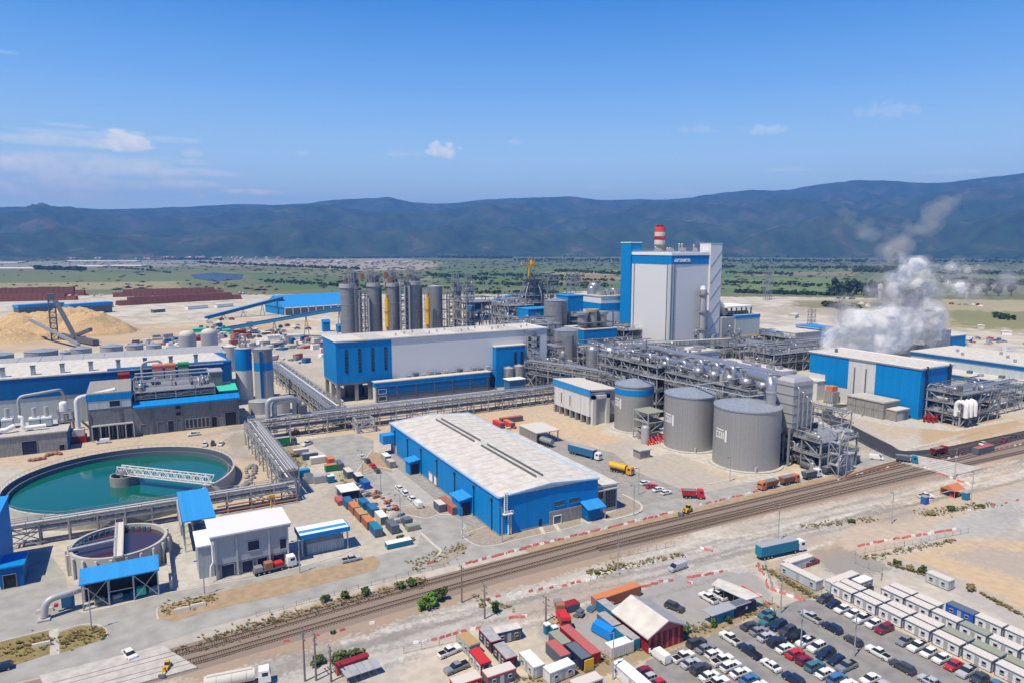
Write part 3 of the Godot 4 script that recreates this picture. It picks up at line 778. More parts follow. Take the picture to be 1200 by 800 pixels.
func opening(called: String, mat: Material, t: Node3D, axis: String, at: float, a0: float, a1: float, y0: float, y1: float, frame: Material = null, w := 0.14) -> void: # a pane set in a proud frame on a wall that faces -x ("x") or +z ("z")
	var b := MB.new()
	var f := MB.new()
	if axis == "z":
		b.span(a0, a1, y0, y1, at - 0.1, at + 0.03)
		f.span(a0 - w, a1 + w, y1, y1 + w, at - 0.05, at + 0.22); f.span(a0 - w, a1 + w, y0 - w, y0, at - 0.05, at + 0.22)
		f.span(a0 - w, a0, y0, y1, at - 0.05, at + 0.18); f.span(a1, a1 + w, y0, y1, at - 0.05, at + 0.18)
	else:
		b.span(at - 0.03, at + 0.1, y0, y1, a0, a1)
		f.span(at - 0.22, at + 0.05, y1, y1 + w, minf(a0, a1) - w, maxf(a0, a1) + w); f.span(at - 0.22, at + 0.05, y0 - w, y0, minf(a0, a1) - w, maxf(a0, a1) + w)
		f.span(at - 0.18, at + 0.05, y0, y1, minf(a0, a1) - w, minf(a0, a1)); f.span(at - 0.18, at + 0.05, y0, y1, maxf(a0, a1), maxf(a0, a1) + w)
	var o := part(called, b, mat, t)
	part("frame", f, frame if frame else M.steel, o)
func railing(b: MB, pts: Array, h := 1.1, gap := 2.5, w := 0.09) -> void:
	for k in pts.size() - 1:
		var a: Vector3 = pts[k]
		var z: Vector3 = pts[k + 1]
		var m := maxi(1, int((z - a).length() / gap))
		for j in m + 1: b.bar(a.lerp(z, float(j) / m), a.lerp(z, float(j) / m) + Vector3(0, h, 0), w)
		for y in [h, h * 0.5]: b.bar(a + Vector3(0, y, 0), z + Vector3(0, y, 0), w)
func lattice(b: MB, c: Vector3, s: Vector2, h: float, step: float, w := 0.25) -> void: # an open steel tower with braces
	var p := [Vector3(-s.x / 2, 0, s.y / 2), Vector3(s.x / 2, 0, s.y / 2), Vector3(s.x / 2, 0, -s.y / 2), Vector3(-s.x / 2, 0, -s.y / 2)]
	for k in 4: b.bar(c + p[k], c + p[k] + Vector3(0, h, 0), w * 1.3)
	var n := maxi(1, int(h / step))
	for j in n + 1:
		var y := Vector3(0, h * j / n, 0)
		for k in 4:
			b.bar(c + p[k] + y, c + p[(k + 1) % 4] + y, w)
			if j < n:
				var y2 := Vector3(0, h * (j + 1) / n, 0)
				if j % 2: b.bar(c + p[k] + y, c + p[(k + 1) % 4] + y2, w * 0.7)
				else: b.bar(c + p[(k + 1) % 4] + y, c + p[k] + y2, w * 0.7)
func stair_tower(label: String, c: Vector3, s: float, h: float, mat: Material) -> void:
	var t := thing("stair_tower", label, "stair tower", c)
	var b := MB.new(); lattice(b, Vector3.ZERO, Vector2(s, s), h, 3.6, 0.22)
	part("frame", b, mat, t)
	var n := int(h / 3.6)
	for k in n:
		var f := MB.new()
		var y := h * k / n
		var y2 := h * (k + 1) / n
		var sx := s * 0.36 * (1 if k % 2 else -1)
		f.bar(Vector3(-sx, y + 0.1, s * 0.2), Vector3(sx, y2, s * 0.2), 1.0, 0.15)
		f.span(-s / 2 + 0.2, s / 2 - 0.2, y2 - 0.12, y2, -s / 2 + 0.2, s * 0.1)
		part("stair_flight", f, mat, t)

func warehouse() -> void:
	var t := thing("warehouse", "large blue-walled warehouse with a wide white roof beside the railway", "warehouse")
	var w := MB.new(); w.span(89.8, 125.2, 0.5, 12.0, -173.3, -271.9)
	part("wall", w, M.blue_cladding, t)
	block("plinth", M.concrete, t, 89.72, 125.28, 0, 0.5, -173.22, -271.98)
	var r := MB.new(); r.gable(89.6, 125.4, -173.1, -272.1, 12.0, 13.5, false)
	part("roof", r, M.white_roof, t)
	var e := MB.new()
	for s in [[89.55, 12.0, 107.5, 13.5], [125.45, 12.0, 107.5, 13.5]]:
		for z in [-172.95, -272.2]: e.bar(Vector3(s[0], s[1], z), Vector3(s[2], s[3], z), 0.4, 0.45)
		e.span(s[0] - 0.22, s[0] + 0.22, s[1] - 0.3, s[1] + 0.3, -173.2, -272)
	part("roof_edge", e, M.pale_blue, t)
	for q in [[-262.0, -225.0], [-219.0, -180.0]]:
		var v := MB.new()
		v.span(106.1, 106.5, 13.3, 14.0, q[0], q[1]); v.span(108.5, 108.9, 13.3, 14.0, q[0], q[1])
		part("ridge_vent", v, M.dark_steel, t)
	for k in 15: # joints of the roof sheets
		var v := MB.new()
		var z := -178.0 - k * 6.3
		v.bar(Vector3(90, 12.07, z), Vector3(107.4, 13.53, z), 0.12, 0.08); v.bar(Vector3(125, 12.07, z), Vector3(107.6, 13.53, z), 0.12, 0.08)
		part("roof_joint", v, M.white_roof, t)
	for z in [-266.0, -251.0, -236.5, -221.0, -205.5, -190.5, -178.0]:
		var d := MB.new(); d.span(89.5, 89.8, 0.3, 9.6, z - 0.15, z + 0.15); d.span(89.3, 89.8, 9.4, 10.2, z - 0.35, z + 0.35)
		part("downpipe", d, M.navy, t)
	for q in [[-243.0, -238.4, 5.0, 4.2], [-199.0, -192.6, 5.4, 4.6]]: # the two side porches
		var p := MB.new(); p.span(85.8, 89.8, 0, q[2], q[0], q[1])
		var o := part("porch", p, M.blue_cladding, t)
		var c := MB.new(); c.hexa([Vector3(85.2, q[2] - 0.2, q[1] + 0.8), Vector3(89.8, q[2] + 0.5, q[1] + 0.8), Vector3(89.8, q[2] + 0.5, q[0] - 0.8), Vector3(85.2, q[2] - 0.2, q[0] - 0.8), Vector3(85.2, q[2] + 0.1, q[1] + 0.8), Vector3(89.8, q[2] + 0.8, q[1] + 0.8), Vector3(89.8, q[2] + 0.8, q[0] - 0.8), Vector3(85.2, q[2] + 0.1, q[0] - 0.8)])
		part("canopy", c, M.sky_blue_roof, o)
		var dk := MB.new(); dk.span(86.3, 89.4, 0.05, q[3] - 0.2, q[1], q[1] + 0.06)
		part("door", dk, M.navy, o)
	var fc := MB.new(); fc.span(84.8, 89.8, 4.6, 8.2, -271.5, -266.5)
	part("loading_hood", fc, M.sky_blue_roof, t)
	for z in [-268.0, -229.0, -224.0]: opening("door", M.white, t, "x", 89.8, z, z + 3.6, 0.2, 3.6)
	block("concrete_base", M.concrete, t, 107.2, 119.0, 0.02, 4.3, -173.3, -173.05)
	opening("door", M.slate, t, "z", -173.05, 108.6, 111.2, 0.1, 2.6, M.white)
	for x in [108.8, 114.2]: opening("louvre_panel", M.slate, t, "z", -173.3, x, x + 3.8, 5.6, 7.2, M.blue_cladding)
	block("small_door", M.navy, t, 103.4, 104.4, 0.3, 2.6, -173.3, -173.2)
	var po := MB.new(); po.span(118.9, 123.6, 0, 4.0, -173.3, -169.6)
	var pp := part("entrance_porch", po, M.dark_blue_cladding, t)
	var cn := MB.new(); cn.hexa([Vector3(118.4, 4.0, -168.7), Vector3(125.4, 4.0, -168.7), Vector3(125.4, 5.3, -173.3), Vector3(118.4, 5.3, -173.3), Vector3(118.4, 4.25, -168.7), Vector3(125.4, 4.25, -168.7), Vector3(125.4, 5.55, -173.3), Vector3(118.4, 5.55, -173.3)])
	part("canopy", cn, M.sky_blue_roof, pp)
	var ps := MB.new(); ps.span(125.0, 125.25, 0, 4.1, -169.2, -168.95)
	part("post", ps, M.pale_steel, pp)
	var ld := MB.new()
	for x in [91.3, 92.1]: ld.span(x - 0.06, x + 0.06, 6.8, 13.6, -173.1, -172.5)
	for x in [92.6, 93.4]: ld.span(x - 0.06, x + 0.06, 0.2, 7.6, -173.1, -172.5)
	for k in 22: ld.span(91.3 if k > 10 else 92.6, 92.1 if k > 10 else 93.4, 0.6 + k * 0.6, 0.72 + k * 0.6, -172.9, -172.6)
	ld.span(90.8, 93.8, 6.6, 6.8, -173.2, -171.9)
	railing(ld, [Vector3(90.8, 6.8, -171.9), Vector3(93.8, 6.8, -171.9)], 1.0, 1.0)
	part("ladder", ld, M.white, t)
	# lean-to along the right wall
	block("side_wall", M.grey_cladding, t, 125.2, 133.6, 0, 8.6, -174.2, -243.0)
	var sr := MB.new(); sr.hexa([Vector3(125.2, 8.7, -173.8), Vector3(134.0, 8.4, -173.8), Vector3(134.0, 8.4, -243.4), Vector3(125.2, 8.7, -243.4), Vector3(125.2, 9.3, -173.8), Vector3(134.0, 8.9, -173.8), Vector3(134.0, 8.9, -243.4), Vector3(125.2, 9.3, -243.4)])
	part("side_roof", sr, M.white_roof, t)
	opening("window", M.glass, t, "z", -174.2, 126.0, 127.9, 4.6, 7.2)
	for k in 12: opening("window_pane", M.glass, t, "z", -174.2, 128.8 + (k % 4) * 1.05, 129.75 + (k % 4) * 1.05, 1.2 + (k / 4) * 2.1, 3.2 + (k / 4) * 2.1, M.pale_steel)
	var hood := MB.new(); hood.span(125.4, 133.4, 7.5, 7.75, -174.2, -172.9)
	part("window_hood", hood, M.pale_steel, t)

func pulp_hall() -> void:
	var t := thing("pulp_hall", "long raised mill hall with blue front end and grey-white side", "industrial building")
	block("blue_wall", M.blue_cladding, t, 92.9, 124.3, 10.6, 33.0, -371.0, -399.8)
	block("white_wall", M.plain_white, t, 124.3, 226.5, 10.6, 33.0, -371.05, -399.8)
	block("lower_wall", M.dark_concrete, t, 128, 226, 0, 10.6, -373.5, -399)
	var r := MB.new(); r.span(92.6, 226.8, 33.0, 33.6, -370.7, -400.1)
	part("roof", r, M.white_roof, t)
	fascia(t, 92.6, 226.8, -370.7, -400.1, 33.7, M.white, 0.5, 0.6)
	for k in 9: # gravelled fields of the roof
		block("roof_field", M.slab if k % 2 else M.off_white, t, 95.0 + k * 14.5, 108.0 + k * 14.5, 33.6, 33.72, -373.5, -397)
	var x := 97.6
	for k in 4: # tall slot windows, each of single panes
		var f := MB.new(); f.span(x, x + 1.9, 16.0, 29.4, -371.0, -370.9)
		var o := part("window", f, M.dark_blue_cladding, t)
		for j in 7:
			var g := MB.new(); g.span(x + 0.2, x + 1.7 - 0.25 * (j % 2), 16.3 + j * 1.9, 17.7 + j * 1.9, -370.9, -370.84)
			part("pane", g, M.glass, o)
		x += 7.4
	for xx in [213.0, 219.0]: opening("window", M.glass, t, "z", -371.05, xx, xx + 2.0, 21, 29)
	for q in [[94.0, -372.5], [94.0, -384.0], [94.0, -397.5], [104.0, -372.5], [111.5, -372.5], [123.0, -372.5], [111.5, -390.0], [123, -390.0]]: block("column", M.concrete, t, q[0] - 0.9, q[0] + 0.9, 0, 10.6, q[1] - 0.9, q[1] + 0.9)
	block("underside_beam", M.concrete, t, 92.9, 126, 9.4, 10.6, -371.2, -373.2)
	block("underside_beam", M.concrete, t, 92.9, 95.1, 9.4, 10.6, -373.2, -399.6)
	for k in 5: block("machine", [M.steel, M.dark_steel, M.container_blue, M.steel, M.dark_concrete][k], t, 97.0 + k * 5.0, 100.6 + k * 5.0, 0, 4.5 + (k % 3) * 1.6, -384.0, -392.0)
	for k in 14:
		var v := MB.new(); v.up(Vector3(130.0 + k * 6.9, 33.6, -380.0 - (k % 3) * 5), 0.5, 1.6, 8)
		part("roof_vent", v, M.silver, t)
	for k in 12: # plant on the strip between the hall and the low shed
		block("roof_unit", [M.steel, M.slate, M.pale_steel][k % 3], t, 132.0 + k * 4.6, 134.6 + k * 4.6, 10.6, 12.2 + (k % 2), -368.0, -370.6)
	block("link_roof", M.grey_roof, t, 128, 186, 10.0, 10.6, -366.6, -371.0)
	var s := thing("low_shed", "low blue shed with grey glazed bays in front of the raised mill hall", "industrial building")
	block("end_wall", M.white_cladding, s, 111.4, 112.0, 0, 11.0, -362.0, -366.5)
	block("wall", M.slate, s, 112.0, 181.2, 0, 8.4, -362.0, -366.5)
	block("fascia", M.blue_cladding, s, 111.3, 181.6, 8.4, 11.0, -361.6, -366.5)
	block("roof", M.off_white, s, 111.0, 182.0, 11.0, 11.5, -361.3, -366.6)
	block("floor_beam", M.dark_blue_cladding, s, 112.0, 181.3, 3.9, 4.5, -361.75, -362.0)
	for k in 7:
		block("bay_post", M.dark_steel, s, 112.4 + k * 11.2, 112.9 + k * 11.2, 0, 8.4, -361.7, -362.0)
		if k < 6: block("bay_glazing", M.dark_blue_cladding, s, 113.3 + k * 11.2, 123.2 + k * 11.2, 4.7, 8.1, -361.85, -362.0)
	for k in 2: opening("window", M.glass, s, "z", -361.9, 113.2, 117.6, 0.8 + k * 3.9, 3.2 + k * 3.9, M.white)
	var a := thing("blue_annex", "tall narrow blue block with two slot windows before the mill hall", "industrial building")
	block("wall", M.blue_cladding, a, 188.0, 208.6, 0, 24.6, -366.5, -371.0)
	block("roof", M.off_white, a, 187.7, 208.9, 24.6, 25.2, -366.2, -371.0)
	for xx in [200.5, 205.0]: opening("window", M.glass, a, "z", -366.5, xx, xx + 1.6, 11, 21, M.dark_blue_cladding)
	for k in 2:
		var v := thing("small_silver_tank", ["small silver tank with conical roof at the left before the tall blue block", "small silver tank with conical roof at the right before the tall blue block"][k], "tank", Vector3(194.0 + k * 6.2, 0, -361.5 + k * 1.5), 0, "small silver tanks")
		var b := MB.new(); b.up(Vector3.ZERO, 2.9, 12.5 + k, 20)
		part("shell", b, M.silver, v)
		var rf := MB.new(); rf.up(Vector3(0, 12.5 + k, 0), 3.0, 1.0, 20, 0.3)
		part("roof", rf, M.pale_steel, v)
		var rl := MB.new()
		for j in 10: rl.bar(Vector3(cos(j * TAU / 10) * 2.9, 12.5 + k, sin(j * TAU / 10) * 2.9), Vector3(cos(j * TAU / 10) * 2.9, 13.7 + k, sin(j * TAU / 10) * 2.9), 0.08)
		part("handrail", rl, M.pale_steel, v)
	var wr := thing("small_white_roof_hut", "small hut with a white roof and blue edge beside the pipe bridge", "hut", Vector3(189, 0, -345))
	block("wall", M.container_blue, wr, -5, 5, 0, 9, -3, 3)
	block("roof", M.white, wr, -5.6, 5.6, 9, 9.4, -3.6, 3.6)
	stair_tower("grey steel stair tower at the right end of the mill hall", Vector3(212.5, 0, -364), 6.0, 34, M.steel)

func tower() -> void:
	var t := thing("boiler_house", "huge white boiler house with a blue band and blue edge, tallest building", "industrial building")
	block("wall", M.plain_white, t, 343, 381, 0, 79.5, -389, -438)
	block("blue_band", M.blue_cladding, t, 342.8, 381.1, 71.4, 78.0, -388.8, -437)
	block("blue_shaft", M.blue_cladding, t, 341.5, 352, 0, 87.2, -434.5, -447)
	block("shaft_cap", M.white, t, 341.2, 352.3, 87.2, 87.9, -434.2, -447.3)
	block("roof_edge", M.white, t, 342.4, 381.4, 78.0, 80.2, -388.4, -435)
	block("corner_post", M.pale_cladding, t, 342.6, 345.2, 0, 71.4, -388.7, -391.5)
	for q in [343.0, 345.9]: block("downpipe", M.slate, t, q, q + 0.4, 2, 71.4, -388.68, -388.4)
	block("downpipe", M.slate, t, 342.5, 342.8, 2, 71.4, -392.6, -393.1)
	block("downpipe", M.slate, t, 342.5, 342.8, 2, 71.4, -431.0, -431.5)
	var s := MB.new(); s.span(379.5, 391, 0, 86.5, -387.5, -399)
	part("stair_shaft", s, M.plain_white, t)
	block("shaft_cap", M.pale_cladding, t, 379.3, 391.2, 86.5, 87.0, -387.3, -399.2)
	for k in 6:
		var f := MB.new()
		f.bar(Vector3(380.2, 8.0 + k * 12.4, -387.4), Vector3(390.2, 19.0 + k * 12.4, -387.4), 0.25, 0.7)
		part("stair_line", f, M.grey_cladding, t)
	var rr := MB.new(); railing(rr, [Vector3(343, 80.2, -436), Vector3(343, 80.2, -389), Vector3(379, 80.2, -389)], 1.3, 3.0, 0.14)
	part("handrail", rr, M.pale_steel, t)
	for k in 18:
		var v := MB.new()
		var c := Vector3(347.0 + (k % 9) * 3.9, 80.0, -396.0 - (k / 9) * 16 - (k % 3) * 3)
		if k % 3 == 0: v.up(c, 0.7, 3.0 + k % 4, 8); v.ball(c + Vector3(0, 3.0 + k % 4, 0), 0.9, 8)
		else: v.span(c.x - 1.0, c.x + 1.0, 80, 82.4 + k % 2, c.z - 1, c.z + 1)
		part("roof_unit", v, M.silver if k % 3 == 0 else M.pale_steel, t)
	var tx := TextMesh.new()
	tx.font = SystemFont.new()
	tx.font.font_names = PackedStringArray(["Droid Sans"])
	tx.font.font_weight = 700
	tx.text = "arauco"
	tx.font_size = 64
	tx.pixel_size = 0.073
	tx.depth = 0.4
	part("lettering", tx, M.white, t, Vector3(353.0, 74.6, -388.6)).scale = Vector3(1.0, 0.9, 1)
	var st := thing("chimney", "red and white banded chimney rising behind the boiler house roof", "chimney", Vector3(362, 0, -425))
	var cur := 0.0
	for q in [[0, 86, "concrete"], [86, 89.3, "off_white"], [89.3, 92.5, "safety_red"], [92.5, 95.5, "off_white"], [95.5, 99.5, "safety_red"]]:
		var b := MB.new(); b.up(Vector3(0, q[0], 0), 4.1, q[1] - q[0], 28)
		part("shaft" if q[0] == 0 else "band", b, M[q[2]], st)
	for k in 3:
		var f := MB.new(); f.up(Vector3(cos(k * 2.1) * 1.9, 99.5, sin(k * 2.1) * 1.9), 1.3, 1.6, 14)
		part("flue", f, M.dark_red, st)
	for y in [86.0, 92.4]:
		var g := MB.new()
		for k in 20: g.bar(Vector3(cos(TAU * k / 20) * 4.9, y, sin(TAU * k / 20) * 4.9), Vector3(cos(TAU * (k + 1) / 20) * 4.9, y, sin(TAU * (k + 1) / 20) * 4.9), 0.9, 0.2)
		part("gallery", g, M.steel, st)
	var s2 := thing("small_stack", "slim pale stack with platforms standing against the boiler house", "chimney", Vector3(369.5, 0, -383.5))
	var b2 := MB.new(); b2.up(Vector3.ZERO, 2.7, 53, 20)
	part("shaft", b2, M.pale_steel, s2)
	var tp := MB.new(); tp.up(Vector3(0, 53, 0), 2.2, 2.5, 20, 1.6)
	part("tip", tp, M.white, s2)
	var ldr := MB.new(); ldr.span(-3.3, -2.7, 3, 52, -0.4, 0.4)
	for k in 4: ldr.lathe(Vector3(0, 10.0 + k * 13, 0), [Vector2(2.7, 0), Vector2(3.9, 0), Vector2(3.9, 1.1)], 16)
	part("ladder", ldr, M.concrete, s2)
	var s3 := thing("vent_stack", "short grey-white vent stack right of the slim pale stack", "chimney", Vector3(380, 0, -383))
	var b3 := MB.new(); b3.up(Vector3.ZERO, 2.4, 16, 16); b3.up(Vector3(0, 16, 0), 1.6, 2.5, 16)
	part("shaft", b3, M.pale_steel, s3)
	# precipitator right of the tower
	var p := thing("precipitator", "white precipitator box on legs with a blue band right of the boiler house", "industrial plant", Vector3.ZERO)
	block("casing", M.pale_cladding, p, 432, 460, 11, 28.5, -410, -440)
	block("blue_band", M.blue_cladding, p, 431.8, 460.2, 25.6, 28.0, -409.8, -440.2)
	block("white_casing", M.grey_cladding, p, 418, 432, 11, 27.0, -411, -438)
	block("roof", M.white, p, 424, 454, 34.4, 35.6, -412, -438)
	for k in 12: block("roof_post", M.dark_steel, p, 425.0 + (k % 6) * 5.6, 425.8 + (k % 6) * 5.6, 28.5, 34.4, -413.5 - (k / 6) * 22.0, -414.3 - (k / 6) * 22.0)
	for k in 7: block("transformer", M.steel, p, 427.0 + k * 3.9, 429.2 + k * 3.9, 28.5, 31.0, -416, -420)
	block("base_beam", M.yellow, p, 418, 460.4, 10.2, 11, -409.6, -440)
	for k in 6:
		for j in 3: block("leg", M.steel, p, 419.0 + k * 8.0, 420.0 + k * 8.0, 0, 10.2, -411.0 - j * 13, -412.0 - j * 13)
	for k in 4:
		var h := MB.new()
		var c := Vector3(436.0 + k * 7, 0, -424)
		h.hexa([c + Vector3(-0.8, 5, 1), c + Vector3(0.8, 5, 1), c + Vector3(0.8, 5, -1), c + Vector3(-0.8, 5, -1), c + Vector3(-3.2, 10.2, 10), c + Vector3(3.2, 10.2, 10), c + Vector3(3.2, 10.2, -10), c + Vector3(-3.2, 10.2, -10)])
		part("hopper", h, M.steel, p)
	var du := MB.new(); du.tube(bent([Vector3(399, 72, -420), Vector3(404, 62, -420), Vector3(412, 46, -420), Vector3(428, 30, -418)], 4), 3.4, 14)
	part("flue_duct", du, M.pale_steel, p)
	var d2 := MB.new(); d2.tube(bent([Vector3(394, 68, -412), Vector3(400, 66, -412), Vector3(402, 46, -412), Vector3(402, 22, -412)], 4), 3.2, 14)
	part("flue_duct", d2, M.steel, p)
	block("link_casing", M.grey_cladding, p, 391, 418, 12, 40, -415, -436)

func mid_blocks() -> void:
	var t := thing("power_block", "white power house with a blue band left of the boiler house", "industrial building")
	block("wall", M.plain_white, t, 325, 352, 0, 44.6, -450, -505)
	block("blue_band", M.blue_cladding, t, 324.8, 352.2, 33.6, 39.4, -449.8, -505)
	block("roof", M.white_roof, t, 324.5, 352.4, 44.6, 45.3, -449.5, -505.4)
	block("downpipe", M.slate, t, 336.4, 336.9, 1, 33.6, -449.9, -449.6)
	for q in [[330.0, -470.0, 4.0, 5.0], [338.0, -478.0, 5.2, 7.0], [346, -462, 3, 4]]:
		var v := MB.new(); v.up(Vector3(q[0], 45.3, q[1]), q[2], q[3], 20); v.ball(Vector3(q[0], 45.3 + q[3], q[1]), q[2], 14, 0.45)
		part("roof_dome", v, M.silver, t)
	var lt := MB.new(); lattice(lt, Vector3(326, 45, -492), Vector2(9, 7), 18, 4.0, 0.4)
	part("roof_frame", lt, M.steel, t)
	for k in 6: block("roof_unit", M.steel if k % 2 else M.pale_steel, t, 327.0 + k * 4, 329.6 + k * 4, 45.3, 48.0 + k % 3, -455.0, -459)
	var b := thing("blue_podium", "lower blue block topped by vent silos, left of the white power house", "industrial building")
	block("wall", M.blue_cladding, b, 292, 322.5, 0, 22.5, -425, -452)
	block("roof", M.off_white, b, 291.7, 322.8, 22.5, 23.2, -424.7, -452.3)
	for k in 3:
		var v := MB.new(); v.up(Vector3(298.0 + k * 9, 23, -436), 3.8, 10 + (k % 2) * 2, 18)
		part("vent_silo", v, M.tank_steel, b)
		var g := MB.new(); g.up(Vector3(298.0 + k * 9, 33.0 + (k % 2) * 2, -436), 5.0, 1.8, 18)
		part("silo_cap", g, M.timber if k == 1 else M.steel, b)
	block("mezzanine", M.dark_steel, b, 293, 321, 27, 27.6, -427, -445)
	for k in 2:
		var c := thing("blue_upper_block", ["blue upper block behind the vent silos with a flat roof", "small blue penthouse above the vent silos"][k], "industrial building", Vector3(290 + k * 28, 0, -490 + k * 6))
		block("wall", M.blue_cladding, c, -14 + k * 6, 14 - k * 6, 0, 34 + k * 10, -9, 9)
		block("roof", M.sky_blue_roof, c, -14.3 + k * 6, 14.3 - k * 6, 34 + k * 10, 34.6 + k * 10, -9.3, 9.3)
	# digester: dark stepped vessel with a crane on top
	var d := thing("digester", "dark stepped digester vessel with steel platforms, crane on its top", "industrial vessel", Vector3(300, 0, -516))
	var v := MB.new(); v.lathe(Vector3.ZERO, [Vector2(10.5, 0), Vector2(10.5, 26), Vector2(9.8, 28), Vector2(9.8, 37), Vector2(7.5, 43), Vector2(6.0, 46), Vector2(6.0, 57), Vector2(0, 58)], 28)
	part("shell", v, M.dark_steel, d)
	for q in [[10.5, 12], [10.5, 22], [10.4, 30], [9.8, 37], [7.5, 43], [6.2, 50], [6.2, 57]]:
		var g := MB.new(); g.lathe(Vector3(0, q[1], 0), [Vector2(q[0], -0.3), Vector2(q[0] + 2.0, -0.3), Vector2(q[0] + 2.0, 0), Vector2(q[0], 0)], 24)
		for k in 20: g.bar(Vector3(cos(TAU * k / 20) * (q[0] + 1.9), q[1], sin(TAU * k / 20) * (q[0] + 1.9)), Vector3(cos(TAU * k / 20) * (q[0] + 1.9), q[1] + 1.2, sin(TAU * k / 20) * (q[0] + 1.9)), 0.14)
		g.lathe(Vector3(0, q[1] + 1.2, 0), [Vector2(q[0] + 1.8, 0), Vector2(q[0] + 1.95, 0), Vector2(q[0] + 1.95, 0.15)], 24)
		part("platform", g, M.steel, d)
	for k in 5:
		var w := MB.new(); w.tube(bent([Vector3(cos(k * 1.3) * 11.2, 2, sin(k * 1.3) * 11.2), Vector3(cos(k * 1.3) * 11.2, 44, sin(k * 1.3) * 11.2), Vector3(cos(k * 1.3) * 6.4, 54, sin(k * 1.3) * 6.4)], 3), 0.5, 8)
		part("pipe", w, M.silver, d)
	var la := MB.new(); lattice(la, Vector3(-5, 40, 6), Vector2(5, 5), 22, 4, 0.3)
	part("ladder_frame", la, M.dark_steel, d)
	var cr := thing("orange_crane", "orange jib crane perched on top of the dark digester", "crane", Vector3(295, 58, -513))
	var m1 := MB.new(); m1.up(Vector3.ZERO, 1.7, 9.0, 12, 1.4)
	part("mast", m1, M.crane_yellow, cr)
	var m2 := MB.new(); m2.bar(Vector3(-8, 12.2, 1), Vector3(6, 10.0, 0), 1.6, 1.8)
	part("jib", m2, M.crane_yellow, cr)
	var m3 := MB.new(); m3.span(0.5, 4, 9, 12, -2, 2); m3.span(2, 5.5, 11.6, 14.4, -1.6, 1.6)
	part("machinery", m3, M.crane_yellow, cr)
	var m4 := MB.new(); m4.span(2.5, 5.5, 14.4, 15.6, -1.4, 1.4)
	part("roof", m4, M.faded_red, cr)
	for q in [["steel_tower", "open steel tower frame standing right of the dark digester", Vector3(316, 0, -512), Vector2(11, 9), 60.0], ["steel_tower", "open steel frame behind the podium, left of the boiler house", Vector3(322, 0, -540), Vector2(10, 10), 52.0]]:
		var f := thing(q[0], q[1], "steel frame", q[2])
		var fb := MB.new(); lattice(fb, Vector3.ZERO, q[3], q[4], 4.5, 0.45)
		part("frame", fb, M.steel, f)
		for k in 6: block("platform", M.dark_steel, f, -q[3].x / 2, q[3].x / 2, 8.9 * (k + 1), 9.2 * (k + 1), -q[3].y / 2, q[3].y / 2)
		for k in 5:
			var vv := MB.new(); vv.up(Vector3(-2.0 + (k % 2) * 4, 10.0 + k * 9, -1.0 + (k % 3)), 1.8, 5.5, 12)
			part("vessel", vv, M.silver, f)
	# storage towers
	for q in [[Vector3(293, 0, -467), 9.4, 42.0, "tall silver storage tower with a conical roof behind the mill hall's right end", "grey_silo"], [Vector3(254.5, 0, -392.5), 8.6, 28.5, "silver storage tank with a ladder, right of the mill hall's end", "tank_steel"], [Vector3(283, 0, -440), 6.5, 22, "shorter grey tank tucked between the tall storage tower and the blue podium", "pale_steel"]]:
		var s := thing("storage_tower", q[3], "tank", q[0])
		var sb := MB.new(); sb.up(Vector3.ZERO, q[1], q[2] * 0.68, 36)
		part("shell", sb, M[q[4]], s)
		var su := MB.new(); su.up(Vector3(0, q[2] * 0.68, 0), q[1] - 0.05, q[2] * 0.32, 36)
		part("upper_shell", su, M.silver if q[1] < 9 else M[q[4]], s)
		var sr := MB.new(); sr.up(Vector3(0, q[2], 0), q[1] + 0.2, 1.8, 36, 0.5)
		part("roof", sr, M.tank_roof, s)
		var l := MB.new(); l.span(-0.5, 0.5, 1, q[2] - 3, q[1], q[1] + 0.8)
		part("ladder", l, M.dark_steel, s)
		var h := MB.new()
		for k in 28:
			var e: Vector3 = Vector3(cos(TAU * k / 28), 0, sin(TAU * k / 28)) * q[1]
			h.bar(e + Vector3(0, q[2], 0), e + Vector3(0, q[2] + 1.3, 0), 0.12)
			h.bar(e + Vector3(0, q[2] + 1.3, 0), Vector3(cos(TAU * (k + 1) / 28), 0, sin(TAU * (k + 1) / 28)) * q[1] + Vector3(0, q[2] + 1.3, 0), 0.12)
		part("handrail", h, M.steel, s)
	for q in [[Vector3(246.8, 0, -349.5), 4.1, 21.0, "left of two silver domed vessels beside the white concrete block"], [Vector3(250.2, 0, -336.0), 5.2, 21.5, "right of two silver domed vessels, the wider one beside the lattice tower"]]:
		var s := thing("domed_vessel", q[3], "tank", q[0], 0, "domed vessels")
		var sb := MB.new(); sb.up(Vector3.ZERO, q[1], q[2], 28)
		part("shell", sb, M.silver, s)
		var sd := MB.new(); sd.ball(Vector3(0, q[2], 0), q[1], 20, 0.7)
		part("dome", sd, M.silver, s)
	stair_tower("steel stair tower between the domed vessels and the blue-banded tank", Vector3(246.5, 0, -319.0), 5.5, 25, M.pale_steel)

